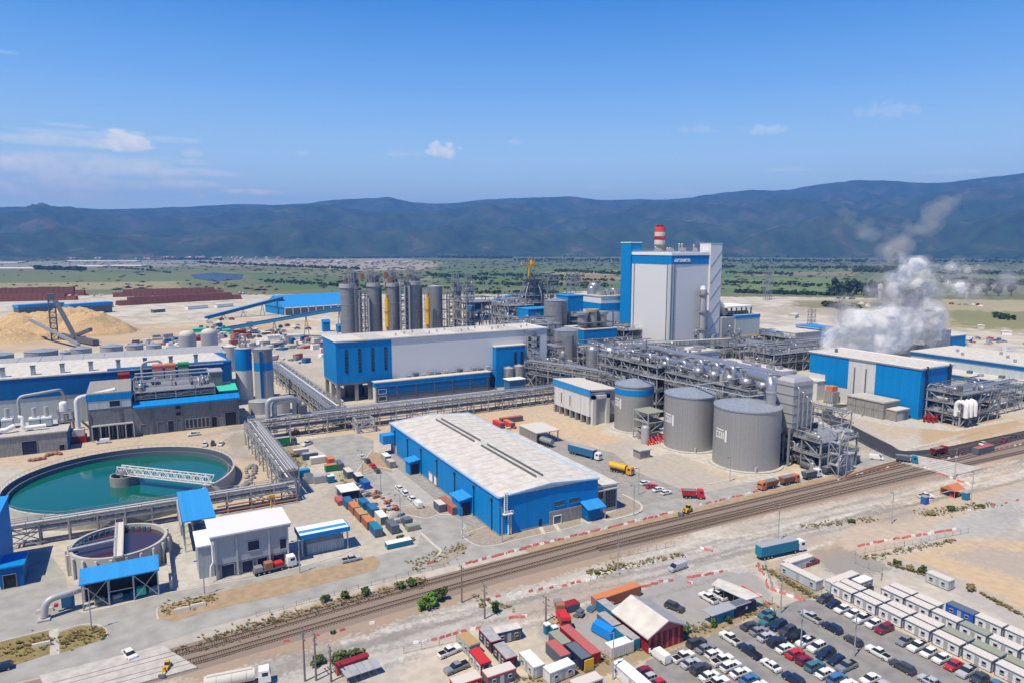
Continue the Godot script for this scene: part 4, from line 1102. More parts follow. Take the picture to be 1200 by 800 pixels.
func silos() -> void:
	var k := 0
	for q in [[170.5, -632.0, 6.3, 50.0], [195.0, -632.0, 5.9, 50.5], [213.5, -632.0, 5.6, 50.0], [234.0, -632.0, 7.2, 51.0], [257.0, -632.0, 7.6, 46.0], [284.0, -640.0, 4.6, 43.5], [298.5, -640.0, 4.4, 43.0]]:
		var t := thing("process_silo", ["leftmost tall grey silo of the row behind the mill hall", "second tall grey silo from the left, a yellow duct to its right", "third tall grey silo, just right of the left yellow duct", "fourth tall grey silo, widest collared one, yellow duct to its right", "fifth silo, plain broad grey cylinder without collar", "slim grey silo standing apart, left of the far pair", "slim grey silo at the right end of the whole row"][k], "silo", Vector3(q[0], 0, q[1]), 0, "silos behind the mill hall")
		var b := MB.new(); b.up(Vector3.ZERO, q[2], q[3], 28)
		part("shell", b, M.grey_silo, t)
		if k != 4:
			var c := MB.new(); c.up(Vector3(0, q[3] - 3.2, 0), q[2] + 0.8, 3.4, 28)
			part("collar", c, M.pale_steel, t)
			var h := MB.new()
			for j in 24: h.bar(Vector3(cos(TAU * j / 24) * (q[2] + 0.8), q[3], sin(TAU * j / 24) * (q[2] + 0.8)), Vector3(cos(TAU * j / 24) * (q[2] + 0.8), q[3] + 1.5, sin(TAU * j / 24) * (q[2] + 0.8)), 0.16)
			part("handrail", h, M.steel, t)
			var ring := MB.new(); ring.up(Vector3(0, q[3] * 0.62, 0), q[2] + 0.25, 0.8, 28)
			part("hoop", ring, M.steel, t)
			for j in 4:
				var m := MB.new()
				var s := Vector3(R.randf_range(-3, 3), q[3], R.randf_range(-3, 3))
				if j == 0: lattice(m, s, Vector2(5, 5), 14, 3.5, 0.45)
				elif j == 1: m.up(s, 1.2, 5.0, 10); m.ball(s + Vector3(0, 5, 0), 1.2, 8)
				else: m.span(s.x - 1.6, s.x + 1.6, q[3], q[3] + 2.5 + j, s.z - 1.4, s.z + 1.4)
				part("top_machine", m, [M.steel, M.silver, M.dark_steel, M.rust_orange][j], t)
		else:
			var rf := MB.new(); rf.up(Vector3(0, q[3], 0), q[2], 1.0, 28, 0.5)
			part("roof", rf, M.grey_roof, t)
		k += 1
	for q in [[184.0, "first"], [204.0, "second"], [223.0, "third"], [246.0, "fourth"]]:
		var t := thing("rear_silo", "grey silo in the rear row half hidden behind the front silos, %s from the left" % q[1], "silo", Vector3(q[0], 0, -655), 0, "rear silos")
		var b := MB.new(); b.up(Vector3.ZERO, 6.6, 45, 28)
		part("shell", b, M.grey_silo, t)
		var tf := MB.new(); lattice(tf, Vector3(0, 45, 0), Vector2(7, 7), 14, 4.6, 0.5)
		part("top_frame", tf, M.steel, t)
		block("top_machine", M.dark_steel, t, -3, 3, 49, 53, -3, 3)
	for q in [[205.0, "left"], [245.5, "right"]]:
		var t := thing("yellow_duct", "yellow vertical duct, the %s one between the grey silos" % q[1], "duct", Vector3(q[0], 0, -622), 0, "yellow ducts")
		var b := MB.new(); b.up(Vector3(0, 10, 0), 2.1, 13.5, 16); b.up(Vector3(0, 24.5, 0), 2.1, 11.5, 16)
		part("duct", b, M.yellow, t)
		var f := MB.new(); f.up(Vector3(0, 23.3, 0), 2.6, 1.4, 16); f.up(Vector3(0, 0, 0), 1.2, 10, 10); f.up(Vector3(0, 36, 0), 1.2, 4, 10)
		part("flange", f, M.orange, t)
	for q in [[183.0, 44.0, "leftmost lattice stair tower between the grey silos"], [222.5, 56.0, "lattice stair tower between the third and fourth grey silos"], [290.5, 46.0, "lattice tower between the two slim silos"], [272.0, 40.0, "lattice frame between the broad silo and the slim silos"]]:
		var t := thing("lattice_tower", q[2], "steel frame", Vector3(q[0], 0, -626))
		var b := MB.new(); lattice(b, Vector3.ZERO, Vector2(7, 7), q[1], 4.5, 0.5)
		part("frame", b, M.steel, t)
		for j in 5: block("platform", M.dark_steel, t, -3.4, 3.4, q[1] * (j + 1) / 5.0, q[1] * (j + 1) / 5.0 + 0.3, -3.4, 3.4)
		for j in 3:
			var p := MB.new(); p.up(Vector3(-4.5 + j * 4.5, 0, 4.4), 0.7, q[1] * 0.85, 8)
			part("pipe", p, M.pale_steel if j else M.silver, t)
	var br := thing("silo_bridge", "steel walkway bridge with machinery across the silo tops", "walkway", Vector3(0, 54, -632))
	var b := MB.new(); b.span(165, 240, 0, 0.4, -2, 2); railing(b, [Vector3(165, 0.4, 2), Vector3(240, 0.4, 2)], 1.4, 3, 0.16)
	part("deck", b, M.steel, br)
	for j in 9: block("hoist", [M.steel, M.dark_steel, M.rust_orange][j % 3], br, 168.0 + j * 7.6, 171.5 + j * 7.6, 0.4, 3.5 + (j * 7 % 4), -1.5, 1.5)

func tanks() -> void:
	var k := 0
	for q in [[Vector3(202.2, 0, -252.3), 9.0, 21.5], [Vector3(205.2, 0, -217.9), 10.9, 23.2], [Vector3(208.2, 0, -189.4), 12.7, 23.4]]:
		var t := thing("storage_tank", ["grey steel tank with a blue band, leftmost of the three big tanks", "middle of the three big ribbed grey steel tanks", "largest ribbed grey steel tank, nearest the railway"][k], "tank", q[0], 0, "three big tanks")
		var b := MB.new()
		var n := 64
		var prof := [Vector2(q[1], 0), Vector2(q[1], q[2])]
		b.lathe(Vector3.ZERO, prof, n)
		part("shell", b, M.tank_steel, t)
		var r := MB.new(); r.lathe(Vector3(0, q[2], 0), [Vector2(q[1] + 0.25, -0.5), Vector2(q[1] + 0.25, 0), Vector2(0.5, 2.5), Vector2(0, 2.5)], 48)
		part("roof", r, M.tank_roof, t)
		var base := MB.new(); base.up(Vector3(0, -0.1, 0), q[1] + 1.6, 0.5, 48)
		part("base_slab", base, M.slab, t)
		var hr := MB.new()
		for j in 40:
			var e: Vector3 = Vector3(cos(TAU * j / 40), 0, sin(TAU * j / 40)) * q[1]
			hr.bar(e + Vector3(0, q[2], 0), e + Vector3(0, q[2] + 1.1, 0), 0.07)
		part("handrail", hr, M.pale_steel, t)
		if k == 0:
			var bd := MB.new(); bd.lathe(Vector3.ZERO, [Vector2(q[1] + 0.1, 17.2), Vector2(q[1] + 0.14, 17.3), Vector2(q[1] + 0.14, 19.8), Vector2(q[1], 19.9)], 48)
			part("blue_band", bd, M.blue_cladding, t)
		# the painted sign: white characters, a thin line above, a bar at its right, curved with the shell
		var s := MB.new()
		var y: float = [11.5, 11.3, 11.3][k]
		var mid: float = PI * 1.03 # towards -x
		var w: float = [5.2, 5.7, 6.0][k] / q[1]
		for piece in [[0.0, 0.74, 2.5, 2.9], [0.86, 1.0, -0.7, 2.9], [0.02, 0.10, 0.2, 1.9], [0.02, 0.25, 0.0, 0.5], [0.02, 0.25, 1.6, 2.1], [0.31, 0.39, 0.0, 2.1], [0.31, 0.50, 0.0, 0.5], [0.31, 0.50, 1.6, 2.1], [0.56, 0.64, 0.0, 2.1], [0.70, 0.78, 0.0, 2.1], [0.44, 0.50, 0.0, 1.1]]:
			for j in 3:
				var a0: float = mid - w * (piece[0] + (piece[1] - piece[0]) * j / 3.0 - 0.5)
				var a1: float = mid - w * (piece[0] + (piece[1] - piece[0]) * (j + 1) / 3.0 - 0.5)
				var e0: Vector3 = Vector3(cos(a0), 0, sin(a0)) * (q[1] + 0.10)
				var e1: Vector3 = Vector3(cos(a1), 0, sin(a1)) * (q[1] + 0.10)
				s.quad(e0 + Vector3(0, y + piece[2] * 1.3, 0), e1 + Vector3(0, y + piece[2] * 1.3, 0), e1 + Vector3(0, y + piece[3] * 1.3, 0), e0 + Vector3(0, y + piece[3] * 1.3, 0))
		part("sign", s, M.white, t)
		if k > 0:
			var dr := MB.new(); dr.box(Vector3(-q[1] * 0.5, 1.2, q[1] * 0.88), Vector3(1.8, 2.0, 0.8), 0.5)
			part("manhole", dr, M.pale_steel, t)
		k += 1
	# lattice walkway over the tank roofs
	var wk := thing("tank_walkway", "steel walkway with handrails crossing the tank roofs", "walkway")
	var b := MB.new()
	for q in [[Vector3(204, 25.6, -250), Vector3(207, 26.2, -218)], [Vector3(207, 26.2, -218), Vector3(209, 26.4, -190)], [Vector3(209, 26.4, -190), Vector3(229, 26.4, -190)], [Vector3(207, 26.2, -218), Vector3(229, 26.2, -218)]]:
		b.bar(q[0], q[1], 1.3, 0.2)
		railing(b, [q[0], q[1]], 1.2, 2.5, 0.1)
	part("deck", b, M.pale_steel, wk)
	for z in [-205.0, -235.0]:
		var l := MB.new(); l.bar(Vector3(207, 0, z), Vector3(207, 26, z), 0.5)
		part("leg", l, M.steel, wk)
	# steel skid between tank one and tank two
	var sk := thing("pump_skid", "blue-grey steel skid of platforms and vessels between the first two tanks", "process plant", Vector3(196.5, 0, -234.5))
	var f := MB.new(); lattice(f, Vector3.ZERO, Vector2(9, 10), 13, 4.3, 0.3)
	part("frame", f, M.pale_steel, sk)
	for y in [4.3, 8.7, 13.0]: block("platform", M.olive_green, sk, -4.5, 4.5, y - 0.1, y + 0.1, -5, 5)
	for j in 6:
		var v := MB.new(); v.up(Vector3(-3.0 + (j % 3) * 3, 0.2 + (j / 3) * 4.5, -2.5 + (j / 3) * 3), 1.0, 3.4, 12)
		part("vessel", v, M.silver, sk)
	var pt := MB.new(); pt.up(Vector3(-5.8, 0, 4.8), 1.9, 7.0, 18); pt.ball(Vector3(-5.8, 7, 4.8), 1.9, 14, 0.5)
	part("front_tank", pt, M.pale_steel, sk)
	var ru := MB.new()
	for j in 9: ru.cyl(Vector3(-7.0 + j * 1.3, 0.5, 8.5), Vector3(-6.0 + j * 1.3, 1.6 + (j % 3), 5.5), 0.35, -1, 8)
	part("red_pipe", ru, M.red, sk)
	var cb := thing("concrete_pump_house", "small concrete pump house with a flat roof before the tanks", "hut", V(176.7, -214.8))
	block("wall", M.concrete, cb, -2.6, 2.6, 0, 3.2, -2.2, 2.2)
	block("roof", M.slab, cb, -3.0, 3.0, 3.2, 3.6, -2.6, 2.6)

func white_block() -> void:
	var t := thing("concrete_block_house", "white concrete building with a blue roof edge left of the tanks", "industrial building")
	block("wall", M.white_cladding, t, 187, 202, 4.0, 15.5, -267, -298.3)
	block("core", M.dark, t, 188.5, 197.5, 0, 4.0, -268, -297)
	block("fascia", M.sky_blue_roof, t, 186.6, 187.2, 14.2, 17.2, -266.2, -299.5)
	var r := MB.new(); r.hexa([Vector3(186.6, 16.6, -266.2), Vector3(203.4, 15.6, -266.2), Vector3(203.4, 15.6, -299.5), Vector3(186.6, 16.6, -299.5), Vector3(186.6, 17.3, -266.2), Vector3(203.4, 16.3, -266.2), Vector3(203.4, 16.3, -299.5), Vector3(186.6, 17.3, -299.5)])
	part("roof", r, M.off_white, t)
	block("rear_wall", M.concrete, t, 197.5, 202.5, 0, 15.6, -268, -298.5)
	for k in 7: block("column", M.concrete, t, 186.9, 188.5, 0, 4.0, -268.0 - k * 4.9, -269.4 - k * 4.9)
	block("end_portal", M.white_cladding, t, 188, 190, 0, 14.2, -265.4, -267)
	block("end_portal", M.white_cladding, t, 196, 198, 0, 14.2, -265.4, -267)
	block("portal_lintel", M.white_cladding, t, 188, 198, 12.6, 14.2, -265.4, -267)
	block("gate", M.pale_steel, t, 190, 196, 0, 12.6, -266.4, -267)
	for k in 3: block("wall_joint", M.grey_cladding, t, 186.9, 187, 4.0, 14.2, -274.0 - k * 8, -274.15 - k * 8)
	for k in 2: opening("window", M.glass, t, "x", 187, -284.0 - k * 8, -283.0 - k * 8, 6.0, 11.5, M.white)

# ---------------------------------------------------------------- pipe racks and process plant
func pipe_rack(label: String, a: Vector3, z: Vector3, width: float, levels: Array, pipes: int, gap := 8.0, seed_ := 1, low := 0.0) -> void: # two rows of posts with pipe levels and braces
	var r := RandomNumberGenerator.new()
	r.seed = seed_
	var len := (z - a).length()
	var t := thing("pipe_rack", label, "pipe rack", a, atan2(-(z - a).z, (z - a).x))
	var n := maxi(1, int(len / gap))
	var top: float = levels[-1]
	for k in n + 1:
		var x := len * k / n
		var b := MB.new()
		for s in [-1, 1]: b.span(x - 0.22, x + 0.22, low, top + 0.4, s * width / 2 - 0.22, s * width / 2 + 0.22)
		for y in levels: b.span(x - 0.18, x + 0.18, y - 0.5, y - 0.1, -width / 2, width / 2)
		b.bar(Vector3(x, levels[0], -width / 2), Vector3(x, low + 0.5, width / 2), 0.18)
		if k % 3 == 0 and k < n:
			for s in [-1, 1]:
				b.bar(Vector3(x, low, s * width / 2), Vector3(x + len / n, levels[0], s * width / 2), 0.22)
				b.bar(Vector3(x + len / n, low, s * width / 2), Vector3(x, levels[0], s * width / 2), 0.22)
		part("trestle", b, M.steel if k % 2 else M.pale_steel, t)
	for s in [-1, 1]:
		var b := MB.new()
		for y in levels: b.span(0, len, y - 0.3, y + 0.1, s * width / 2 - 0.2, s * width / 2 + 0.2)
		if levels.size() > 1:
			var m := int(len / 4.0)
			for k in m:
				var x0 := len * k / m
				var x1 := len * (k + 1) / m
				b.bar(Vector3(x0, levels[-2 if k % 2 else -1], s * width / 2), Vector3(x1, levels[-1 if k % 2 else -2], s * width / 2), 0.2)
				b.bar(Vector3(x0, levels[-2], s * width / 2), Vector3(x0, levels[-1], s * width / 2), 0.16)
		railing(b, [Vector3(0, top + 0.1, s * width / 2), Vector3(len, top + 0.1, s * width / 2)], 1.2, 4.0, 0.12)
		part("truss", b, M.steel, t)
	var deck := MB.new(); deck.span(0, len, top - 0.05, top + 0.02, -width / 2, -width / 2 + 1.2)
	part("walkway", deck, M.pale_steel, t)
	for y in levels:
		var at := -width / 2 + 0.6
		for k in pipes:
			var rad := r.randf_range(0.14, 0.42)
			at += rad + r.randf_range(0.05, 0.3)
			if at > width / 2 - 0.5: break
			var b := MB.new()
			var x0 := r.randf_range(0, len * 0.15) if r.randf() < 0.4 else 0.0
			var x1 := len - (r.randf_range(0, len * 0.2) if r.randf() < 0.4 else 0.0)
			b.cyl(Vector3(x0, y + rad, at), Vector3(x1, y + rad, at), rad, -1, 8)
			for j in int(len / 14.0): b.cyl(Vector3(x0 + 6 + j * 14.0, y + rad, at), Vector3(x0 + 6.3 + j * 14.0, y + rad, at), rad * 1.18, -1, 8)
			part("pipe", b, M[["silver", "pale_steel", "silver", "steel", "off_white", "rust_orange"][r.randi() % (6 if rad < 0.2 else 5)]], t)
			at += rad
func process_bay(label: String, x0: float, x1: float, z0: float, z1: float, levels: Array, seed_: int, fill := 1.0) -> Node3D: # a steel frame with floors, filled with vessels, pumps and pipes
	var r := RandomNumberGenerator.new()
	r.seed = seed_
	var t := thing("process_unit", label, "process plant", Vector3(x0, 0, z0))
	var w := x1 - x0
	var d := z0 - z1
	var top: float = levels[-1]
	var nx := maxi(1, int(w / 7.0))
	var nz := maxi(1, int(d / 7.0))
	for k in nx + 1:
		for j in nz + 1:
			if k > 0 and k < nx and j > 0 and j < nz: continue
			var b := MB.new(); b.span(w * k / nx - 0.25, w * k / nx + 0.25, 0, top + (1.5 if (k + j) % 3 == 0 else 0.0), -d * j / nz - 0.25, -d * j / nz + 0.25)
			part("column", b, M.steel if (k + j) % 2 else M.pale_steel, t)
	for y in levels:
		var b := MB.new()
		b.span(-0.5, w + 0.5, y - 0.35, y, -d - 0.5, 0.5)
		part("floor", b, M.steel, t)
		var h := MB.new(); railing(h, [Vector3(-0.4, y, -d), Vector3(-0.4, y, 0.4), Vector3(w, y, 0.4)], 1.2, 3.0, 0.11)
		part("handrail", h, M.pale_steel, t)
	var br := MB.new()
	var prev := 0.0
	for y in levels:
		for j in nz:
			if (j + int(y)) % 2 == 0: br.bar(Vector3(-0.1, prev, -d * j / nz), Vector3(-0.1, y, -d * (j + 1) / nz), 0.25)
		for k in nx:
			if (k + int(y)) % 2 == 1: br.bar(Vector3(w * k / nx, prev, 0.1), Vector3(w * (k + 1) / nx, y, 0.1), 0.25)
		prev = y
	part("brace", br, M.pale_steel, t)
	var floors := [0.0] + levels
	for f in floors.size():
		var y: float = floors[f]
		var clear: float = (floors[f + 1] - y - 0.8) if f + 1 < floors.size() else 5.0
		for k in int(w * d / 26.0 * fill):
			var edge := r.randf() < 0.65
			var c := Vector3(r.randf_range(1, w - 1) if not edge else (r.randf_range(0.5, 3) if r.randf() < 0.6 else r.randf_range(1, w - 1)), y, -r.randf_range(1, d - 1) if not edge else -r.randf_range(0.5, d - 1))
			var b := MB.new()
			var kind := r.randi() % 6
			var rad := r.randf_range(0.5, 1.3)
			if kind == 0: b.up(c, rad, clear * r.randf_range(0.4, 0.85), 12); b.ball(c + Vector3(0, clear * 0.4, 0), rad, 10)
			elif kind == 1:
				var l := r.randf_range(3, 6)
				b.cyl(c + Vector3(0, 1.6, 0), c + Vector3(0, 1.6, -l), rad, -1, 12)
				b.ball(c + Vector3(0, 1.6, 0), rad, 10); b.span(c.x - 0.4, c.x + 0.4, y, y + 1, c.z - 1, c.z - 0.6)
			elif kind == 2: b.box(c + Vector3(0, 0.9, 0), Vector3(r.randf_range(1, 3), 1.8, r.randf_range(1, 3)), 0)
			elif kind == 3 or kind == 4:
				var l := r.randf_range(5, minf(14, d * 0.6))
				var y2 := y + clear * r.randf_range(0.4, 0.9)
				b.tube(bent([Vector3(c.x, y, c.z), Vector3(c.x, y2, c.z), Vector3(c.x, y2, maxf(c.z - l, -d)), Vector3(c.x + r.randf_range(-2, 2), y2 * 0.5 + y * 0.5, maxf(c.z - l, -d))], 0.8), r.randf_range(0.18, 0.5), 8)
			else:
				var y2 := y + clear * r.randf_range(0.3, 0.95)
				b.cyl(Vector3(0.3, y2, c.z), Vector3(w - 0.3, y2, c.z), r.randf_range(0.15, 0.4), -1, 8)
			part(["vessel", "vessel", "pump", "pipe", "pipe", "pipe"][kind], b, M[["silver", "silver", "pale_steel", "steel", "silver", "dark_steel"][r.randi() % 6]], t)
	return t

func racks() -> void:
	pipe_rack("long double-deck pipe rack between the mill hall and the warehouse", Vector3(40, 0, -316), Vector3(206, 0, -318), 8.0, [3.8, 6.4, 8.8], 7, 8.0, 3)
	pipe_rack("pipe rack running back from the long rack past the blue-banded silos", Vector3(80, 0, -322), Vector3(77, 0, -470), 8.5, [6.0, 9.4], 7, 9.0, 4)
	pipe_rack("pipe rack between the clarifier and the container yard", Vector3(40.5, 0, -311), Vector3(42, 0, -236), 6.0, [6.5, 9.5], 6, 8.0, 5)
	pipe_rack("low pipe rack along the near side of the big clarifier", Vector3(-36, 0, -233), Vector3(43, 0, -233), 4.0, [4.2, 6.2], 5, 7.0, 6)
	pipe_rack("pipe rack joining the mill hall end to the white concrete building", Vector3(207, 0, -360), Vector3(228, 0, -300), 7.0, [9.0, 12.5, 16.0], 6, 8.0, 7)
	pipe_rack("wide pipe rack in front of the boiler house", Vector3(255, 0, -375), Vector3(372, 0, -355), 9.0, [12.0, 16.0, 19.0], 7, 10.0, 8)
	pipe_rack("pipe rack from the precipitator towards the turbine hall", Vector3(372, 0, -352), Vector3(470, 0, -350), 8.0, [10.0, 14.0], 6, 10.0, 9)
	pipe_rack("pipe rack beside the evaporation plant's far side", Vector3(262, 0, -320), Vector3(270, 0, -190), 7.0, [9.0, 13.0], 6, 9.0, 10)
	var t := thing("pipe_arch", "pair of large bent pipes rising over the near end of the long pipe rack", "pipe", Vector3(48, 0, -322))
	for k in 2:
		var b := MB.new(); b.tube(bent([Vector3(0 + k * 3, 2 if k else 9, 6 - k), Vector3(0 + k * 3, 17.5 - k * 1.5, 6 - k), Vector3(12 + k * 2, 17.5 - k * 1.5, 5 - k), Vector3(12 + k * 2, 9, 4 - k)], 2.6), 1.1, 14)
		part("pipe", b, M.silver if k else M.pale_steel, t)
	block("hopper", M.dark_steel, t, 14, 17, 8.5, 13.5, 4, 7)
	var tr := thing("trestle_tower", "braced steel trestle under the long pipe rack where the racks cross", "steel frame", Vector3(89, 0, -308))
	var lb := MB.new(); lattice(lb, Vector3.ZERO, Vector2(8, 7), 6.0, 3.0, 0.45)
	part("frame", lb, M.pale_steel, tr)
	# evaporation plant behind the three tanks
	process_bay("evaporation plant frame behind the middle big tank, full of silver pipes", 226, 244, -205, -258, [6.5, 12.5, 18.5, 24.0], 21, 1.5)
	process_bay("process frame behind the blue-banded tank, near the lattice tower", 224, 246, -262, -312, [7.0, 13.5, 20.0, 25.5], 22, 1.4)
	process_bay("blue-grey process frame at the right of the nearest big tank", 222, 243, -166, -200, [6.5, 12.0], 23, 1.2)
	process_bay("process frame between the podium and the boiler house pipe rack", 262, 330, -388, -418, [7.0, 13.0], 24, 0.8)
	process_bay("process plant under the precipitator and vent stack", 383, 430, -372, -402, [6.0, 11.0], 25, 0.8)
	process_bay("dense pipework between the turbine hall and the precipitator", 372, 430, -318, -344, [7.0, 13.0], 26, 0.9)
	process_bay("pipework frame beside the storage tank at the mill hall end", 214, 240, -372, -390, [8.0, 15.0, 21.0], 27, 0.8)
	process_bay("process unit right of the mill hall stair tower, before the storage tank", 216, 240, -345, -366, [6.0, 11.5], 51, 1.3)
	process_bay("process unit between the slim silos and the dark digester", 268, 292, -500, -530, [9.0, 18.0, 27.0, 36.0], 52, 0.8)
	process_bay("tall process unit at the foot of the dark digester", 296, 316, -478, -500, [8.0, 15.0], 53, 0.9)
	process_bay("process unit behind the mill hall's right end", 232, 262, -410, -440, [8.0, 16.0, 24.0, 31.0], 54, 0.8)
	process_bay("process unit between the domed vessels and the podium", 262, 285, -345, -378, [7.0, 13.0, 19.0], 55, 1.0)
	process_bay("process unit in front of the white power house", 325, 342, -420, -446, [8.0, 15.0, 21.0], 56, 1.0)
	process_bay("pipe unit on the far side of the evaporator row", 250, 262, -255, -312, [8.0, 15.0, 21.0, 26.0], 57, 0.9)
	process_bay("process unit left of the slim silos, behind the broad silo", 262, 280, -655, -672, [10.0, 20.0, 30.0, 38.0], 58, 0.7)
	process_bay("process unit between the precipitator and the white-roofed hall", 462, 476, -384, -420, [6.0, 11.0], 59, 0.9)
	process_bay("process unit behind the slim silos, left of the digester", 258, 288, -560, -588, [9.0, 18.0, 27.0, 35.0], 60, 0.5)
	process_bay("process unit behind the dark digester, by the blue conveyors", 300, 330, -560, -588, [9.0, 18.0, 27.0, 36.0], 61, 0.5)
	process_bay("process unit behind the blue podium, left of the power house", 303, 322, -462, -476, [10.0, 20.0, 29.0], 62, 0.9)
	R.seed = 66
	for j in 26: # slender columns and vents that stand up out of the pipework
		var sp: Vector3 = [V(232, -225), V(236, -285), V(274, -362), V(305, -405), V(280, -515), V(400, -385), V(400, -332), V(350, -365), V(246, -425), V(228, -355), V(335, -435), V(306, -490), V(258, -285)][j % 13]
		sp += Vector3(R.randf_range(-7, 7), 0, R.randf_range(-7, 7))
		var h := R.randf_range(20, 36) if j % 13 in [0, 1, 4, 8, 11, 12] else R.randf_range(14, 26)
		var vs := thing("slender_column", "slender steel column %s, %s of two" % [["over the middle evaporators", "over the far evaporators", "by the podium unit", "on the podium side rack", "left of the dark digester", "under the precipitator", "left of the turbine hall pipework", "on the boiler house rack", "behind the mill hall end", "by the mill hall stair tower", "before the white power house", "at the digester foot", "behind the evaporator row"][j % 13], "the first" if j < 13 else "the second"], "column", sp)
		var cb2 := MB.new(); var cr := R.randf_range(0.5, 1.5); cb2.up(Vector3.ZERO, cr, h, 14); cb2.ball(Vector3(0, h, 0), cr, 10)
		part("shell", cb2, [M.silver, M.pale_steel, M.steel][j % 3], vs)
		for y in 3:
			var pl := MB.new(); pl.lathe(Vector3(0, h * (0.4 + 0.25 * y), 0), [Vector2(cr, -0.2), Vector2(cr + 1.1, -0.2), Vector2(cr + 1.1, 0.9), Vector2(cr + 1.0, 0.0), Vector2(cr, 0)], 12)
			part("platform", pl, M.steel, vs)
	# evaporator bodies along the top
	var k := 0
	for z in [-200.0, -209.0, -218.5, -228.0, -238.0, -249.0, -261.0, -274.0, -288.0]:
		var big := k < 5
		var v := thing("evaporator_body", "silver evaporator body with a bent duct, %s from the railway end of the row" % ["first", "second", "third", "fourth", "fifth", "sixth", "seventh", "eighth", "ninth"][k], "process vessel", Vector3(234, 24.2, z), 0, "evaporator bodies on top of the plant")
		var b := MB.new(); b.cyl(Vector3(-6, 2.8, 0), Vector3(8, 2.8, 0), 2.3 if big else 1.8, -1, 18); b.ball(Vector3(-6, 2.8, 0), 2.3 if big else 1.8, 14); b.ball(Vector3(8, 2.8, 0), 2.3 if big else 1.8, 14)
		part("shell", b, M.silver, v)
		var d := MB.new(); d.tube(bent([Vector3(-6, 3, 2.4), Vector3(-6, 8.0 if big else 6.0, 2.4), Vector3(-6, 8.0 if big else 6.0, -2.5), Vector3(-6, 2, -2.5)], 1.8), 1.0, 12)
		part("duct", d, M.silver, v)
		var s := MB.new()
		for x in [-4.0, 5.0]: s.span(x - 0.4, x + 0.4, 0, 1.4, -1.6, 1.6)
		part("saddle", s, M.steel, v)
		k += 1
	var td := thing("top_duct", "long silver duct along the evaporator tops", "duct", Vector3(241, 30.5, 0))
	var tb := MB.new(); tb.tube([Vector3(0, 0, -190), Vector3(0, 0.4, -300)], 1.3, 14)
	part("duct", tb, M.silver, td)
	for j in 8:
		var l := MB.new(); l.up(Vector3(0, -6, -194 - j * 14.5), 0.35, 6, 8)
		part("leg", l, M.steel, td)
	# the tall condenser at the end
	var c := thing("condenser", "tall grey condenser box on a steel frame with a fat bent duct", "process vessel", Vector3(226, 0, -182))
	block("casing", M.pale_steel, c, -6.0, 5.0, 15.0, 33.0, -4.0, 4.0)
	for j in 5: block("stiffener", M.steel, c, -6.2, 5.2, 17.0 + j * 3.6, 17.3 + j * 3.6, -4.2, 4.2)
	var cb := MB.new(); cb.hexa([Vector3(-5, 12.4, 3), Vector3(2.5, 12.4, 3), Vector3(2.5, 12.4, -3), Vector3(-5, 12.4, -3), Vector3(-6, 15, 4), Vector3(5, 15, 4), Vector3(5, 15, -4), Vector3(-6, 15, -4)])
	part("hopper", cb, M.steel, c)
	var ct := MB.new(); ct.hexa([Vector3(-6, 33, 4), Vector3(5, 33, 4), Vector3(5, 33, -4), Vector3(-6, 33, -4), Vector3(-4.5, 34.4, 3), Vector3(3.5, 34.4, 3), Vector3(3.5, 34.4, -3), Vector3(-4.5, 34.4, -3)])
	part("lid", ct, M.pale_steel, c)
	for q in [[-7, 4], [4.5, 4], [-7, -4], [4.5, -4]]: block("leg", M.steel, c, q[0] - 0.35, q[0] + 0.35, 0, 15, q[1] - 0.35, q[1] + 0.35)
	var fd := MB.new(); fd.tube(bent([Vector3(-8, 33.5, -16), Vector3(-10.5, 33.5, -5), Vector3(-12.5, 33.5, -1), Vector3(-12.5, 16, -1), Vector3(-7, 13.5, -1)], 3.5), 1.9, 16)
	part("bent_duct", fd, M.silver, c)
	for y in [19.0, 24.0, 29.0]:
		var fl := MB.new(); fl.up(Vector3(-12.5, y, -1), 2.15, 0.5, 16)
		part("flange", fl, M.pale_steel, c)
	for j in 4:
		var p := MB.new(); p.tube(bent([Vector3(-4.0 + j * 2.6, 13, 5), Vector3(-4.0 + j * 2.6, 31.0 - j * 2, 5), Vector3(-4.0 + j * 2.6, 31.0 - j * 2, 2)], 0.8), 0.3, 8)
		part("pipe", p, M.silver, c)
	stair_tower("open steel stair tower at the corner by the nearest big tank", Vector3(226.5, 0, -162.0), 4.5, 17, M.pale_steel)
	for j in 3:
		var b2 := MB.new(); b2.up(Vector3.ZERO, 1.2, 33.0 - j * 3, 12)
		var vs := thing("vent_pipe", ["tall vent pipe beside the tall condenser", "vent pipe between the evaporators and the condenser", "vent pipe over the far evaporators"][j], "pipe", Vector3(232.0 + j, 0, -190.0 - j * 36), 0, "vent pipes")
		part("pipe", b2, M.silver, vs)
	# low roofs right behind
	for q in [[268.0, 310.0, -255.0, -315.0, 14.0, "flat off-white roof of a low process hall behind the evaporators"], [312.0, 333.0, -268.0, -318.0, 13.0, "low hall with a pale roof left of the turbine hall"], [275.0, 332.0, -328.0, -350.0, 17.0, "low pale-roofed hall in front of the boiler house rack"], [250.0, 262.0, -206.0, -250.0, 20.0, "narrow pale-roofed plant hall behind the evaporator row"]]:
		var h := thing("process_hall", q[5], "industrial building")
		block("wall", M.pale_cladding, h, q[0], q[1], 0, q[4], q[2], q[3])
		block("roof", M.white_roof, h, q[0] - 0.4, q[1] + 0.4, q[4], q[4] + 0.6, q[2] + 0.4, q[3] - 0.4)
		fascia(h, q[0], q[1], q[2], q[3], q[4] + 0.7, M.pale_steel, 0.4, 0.7)
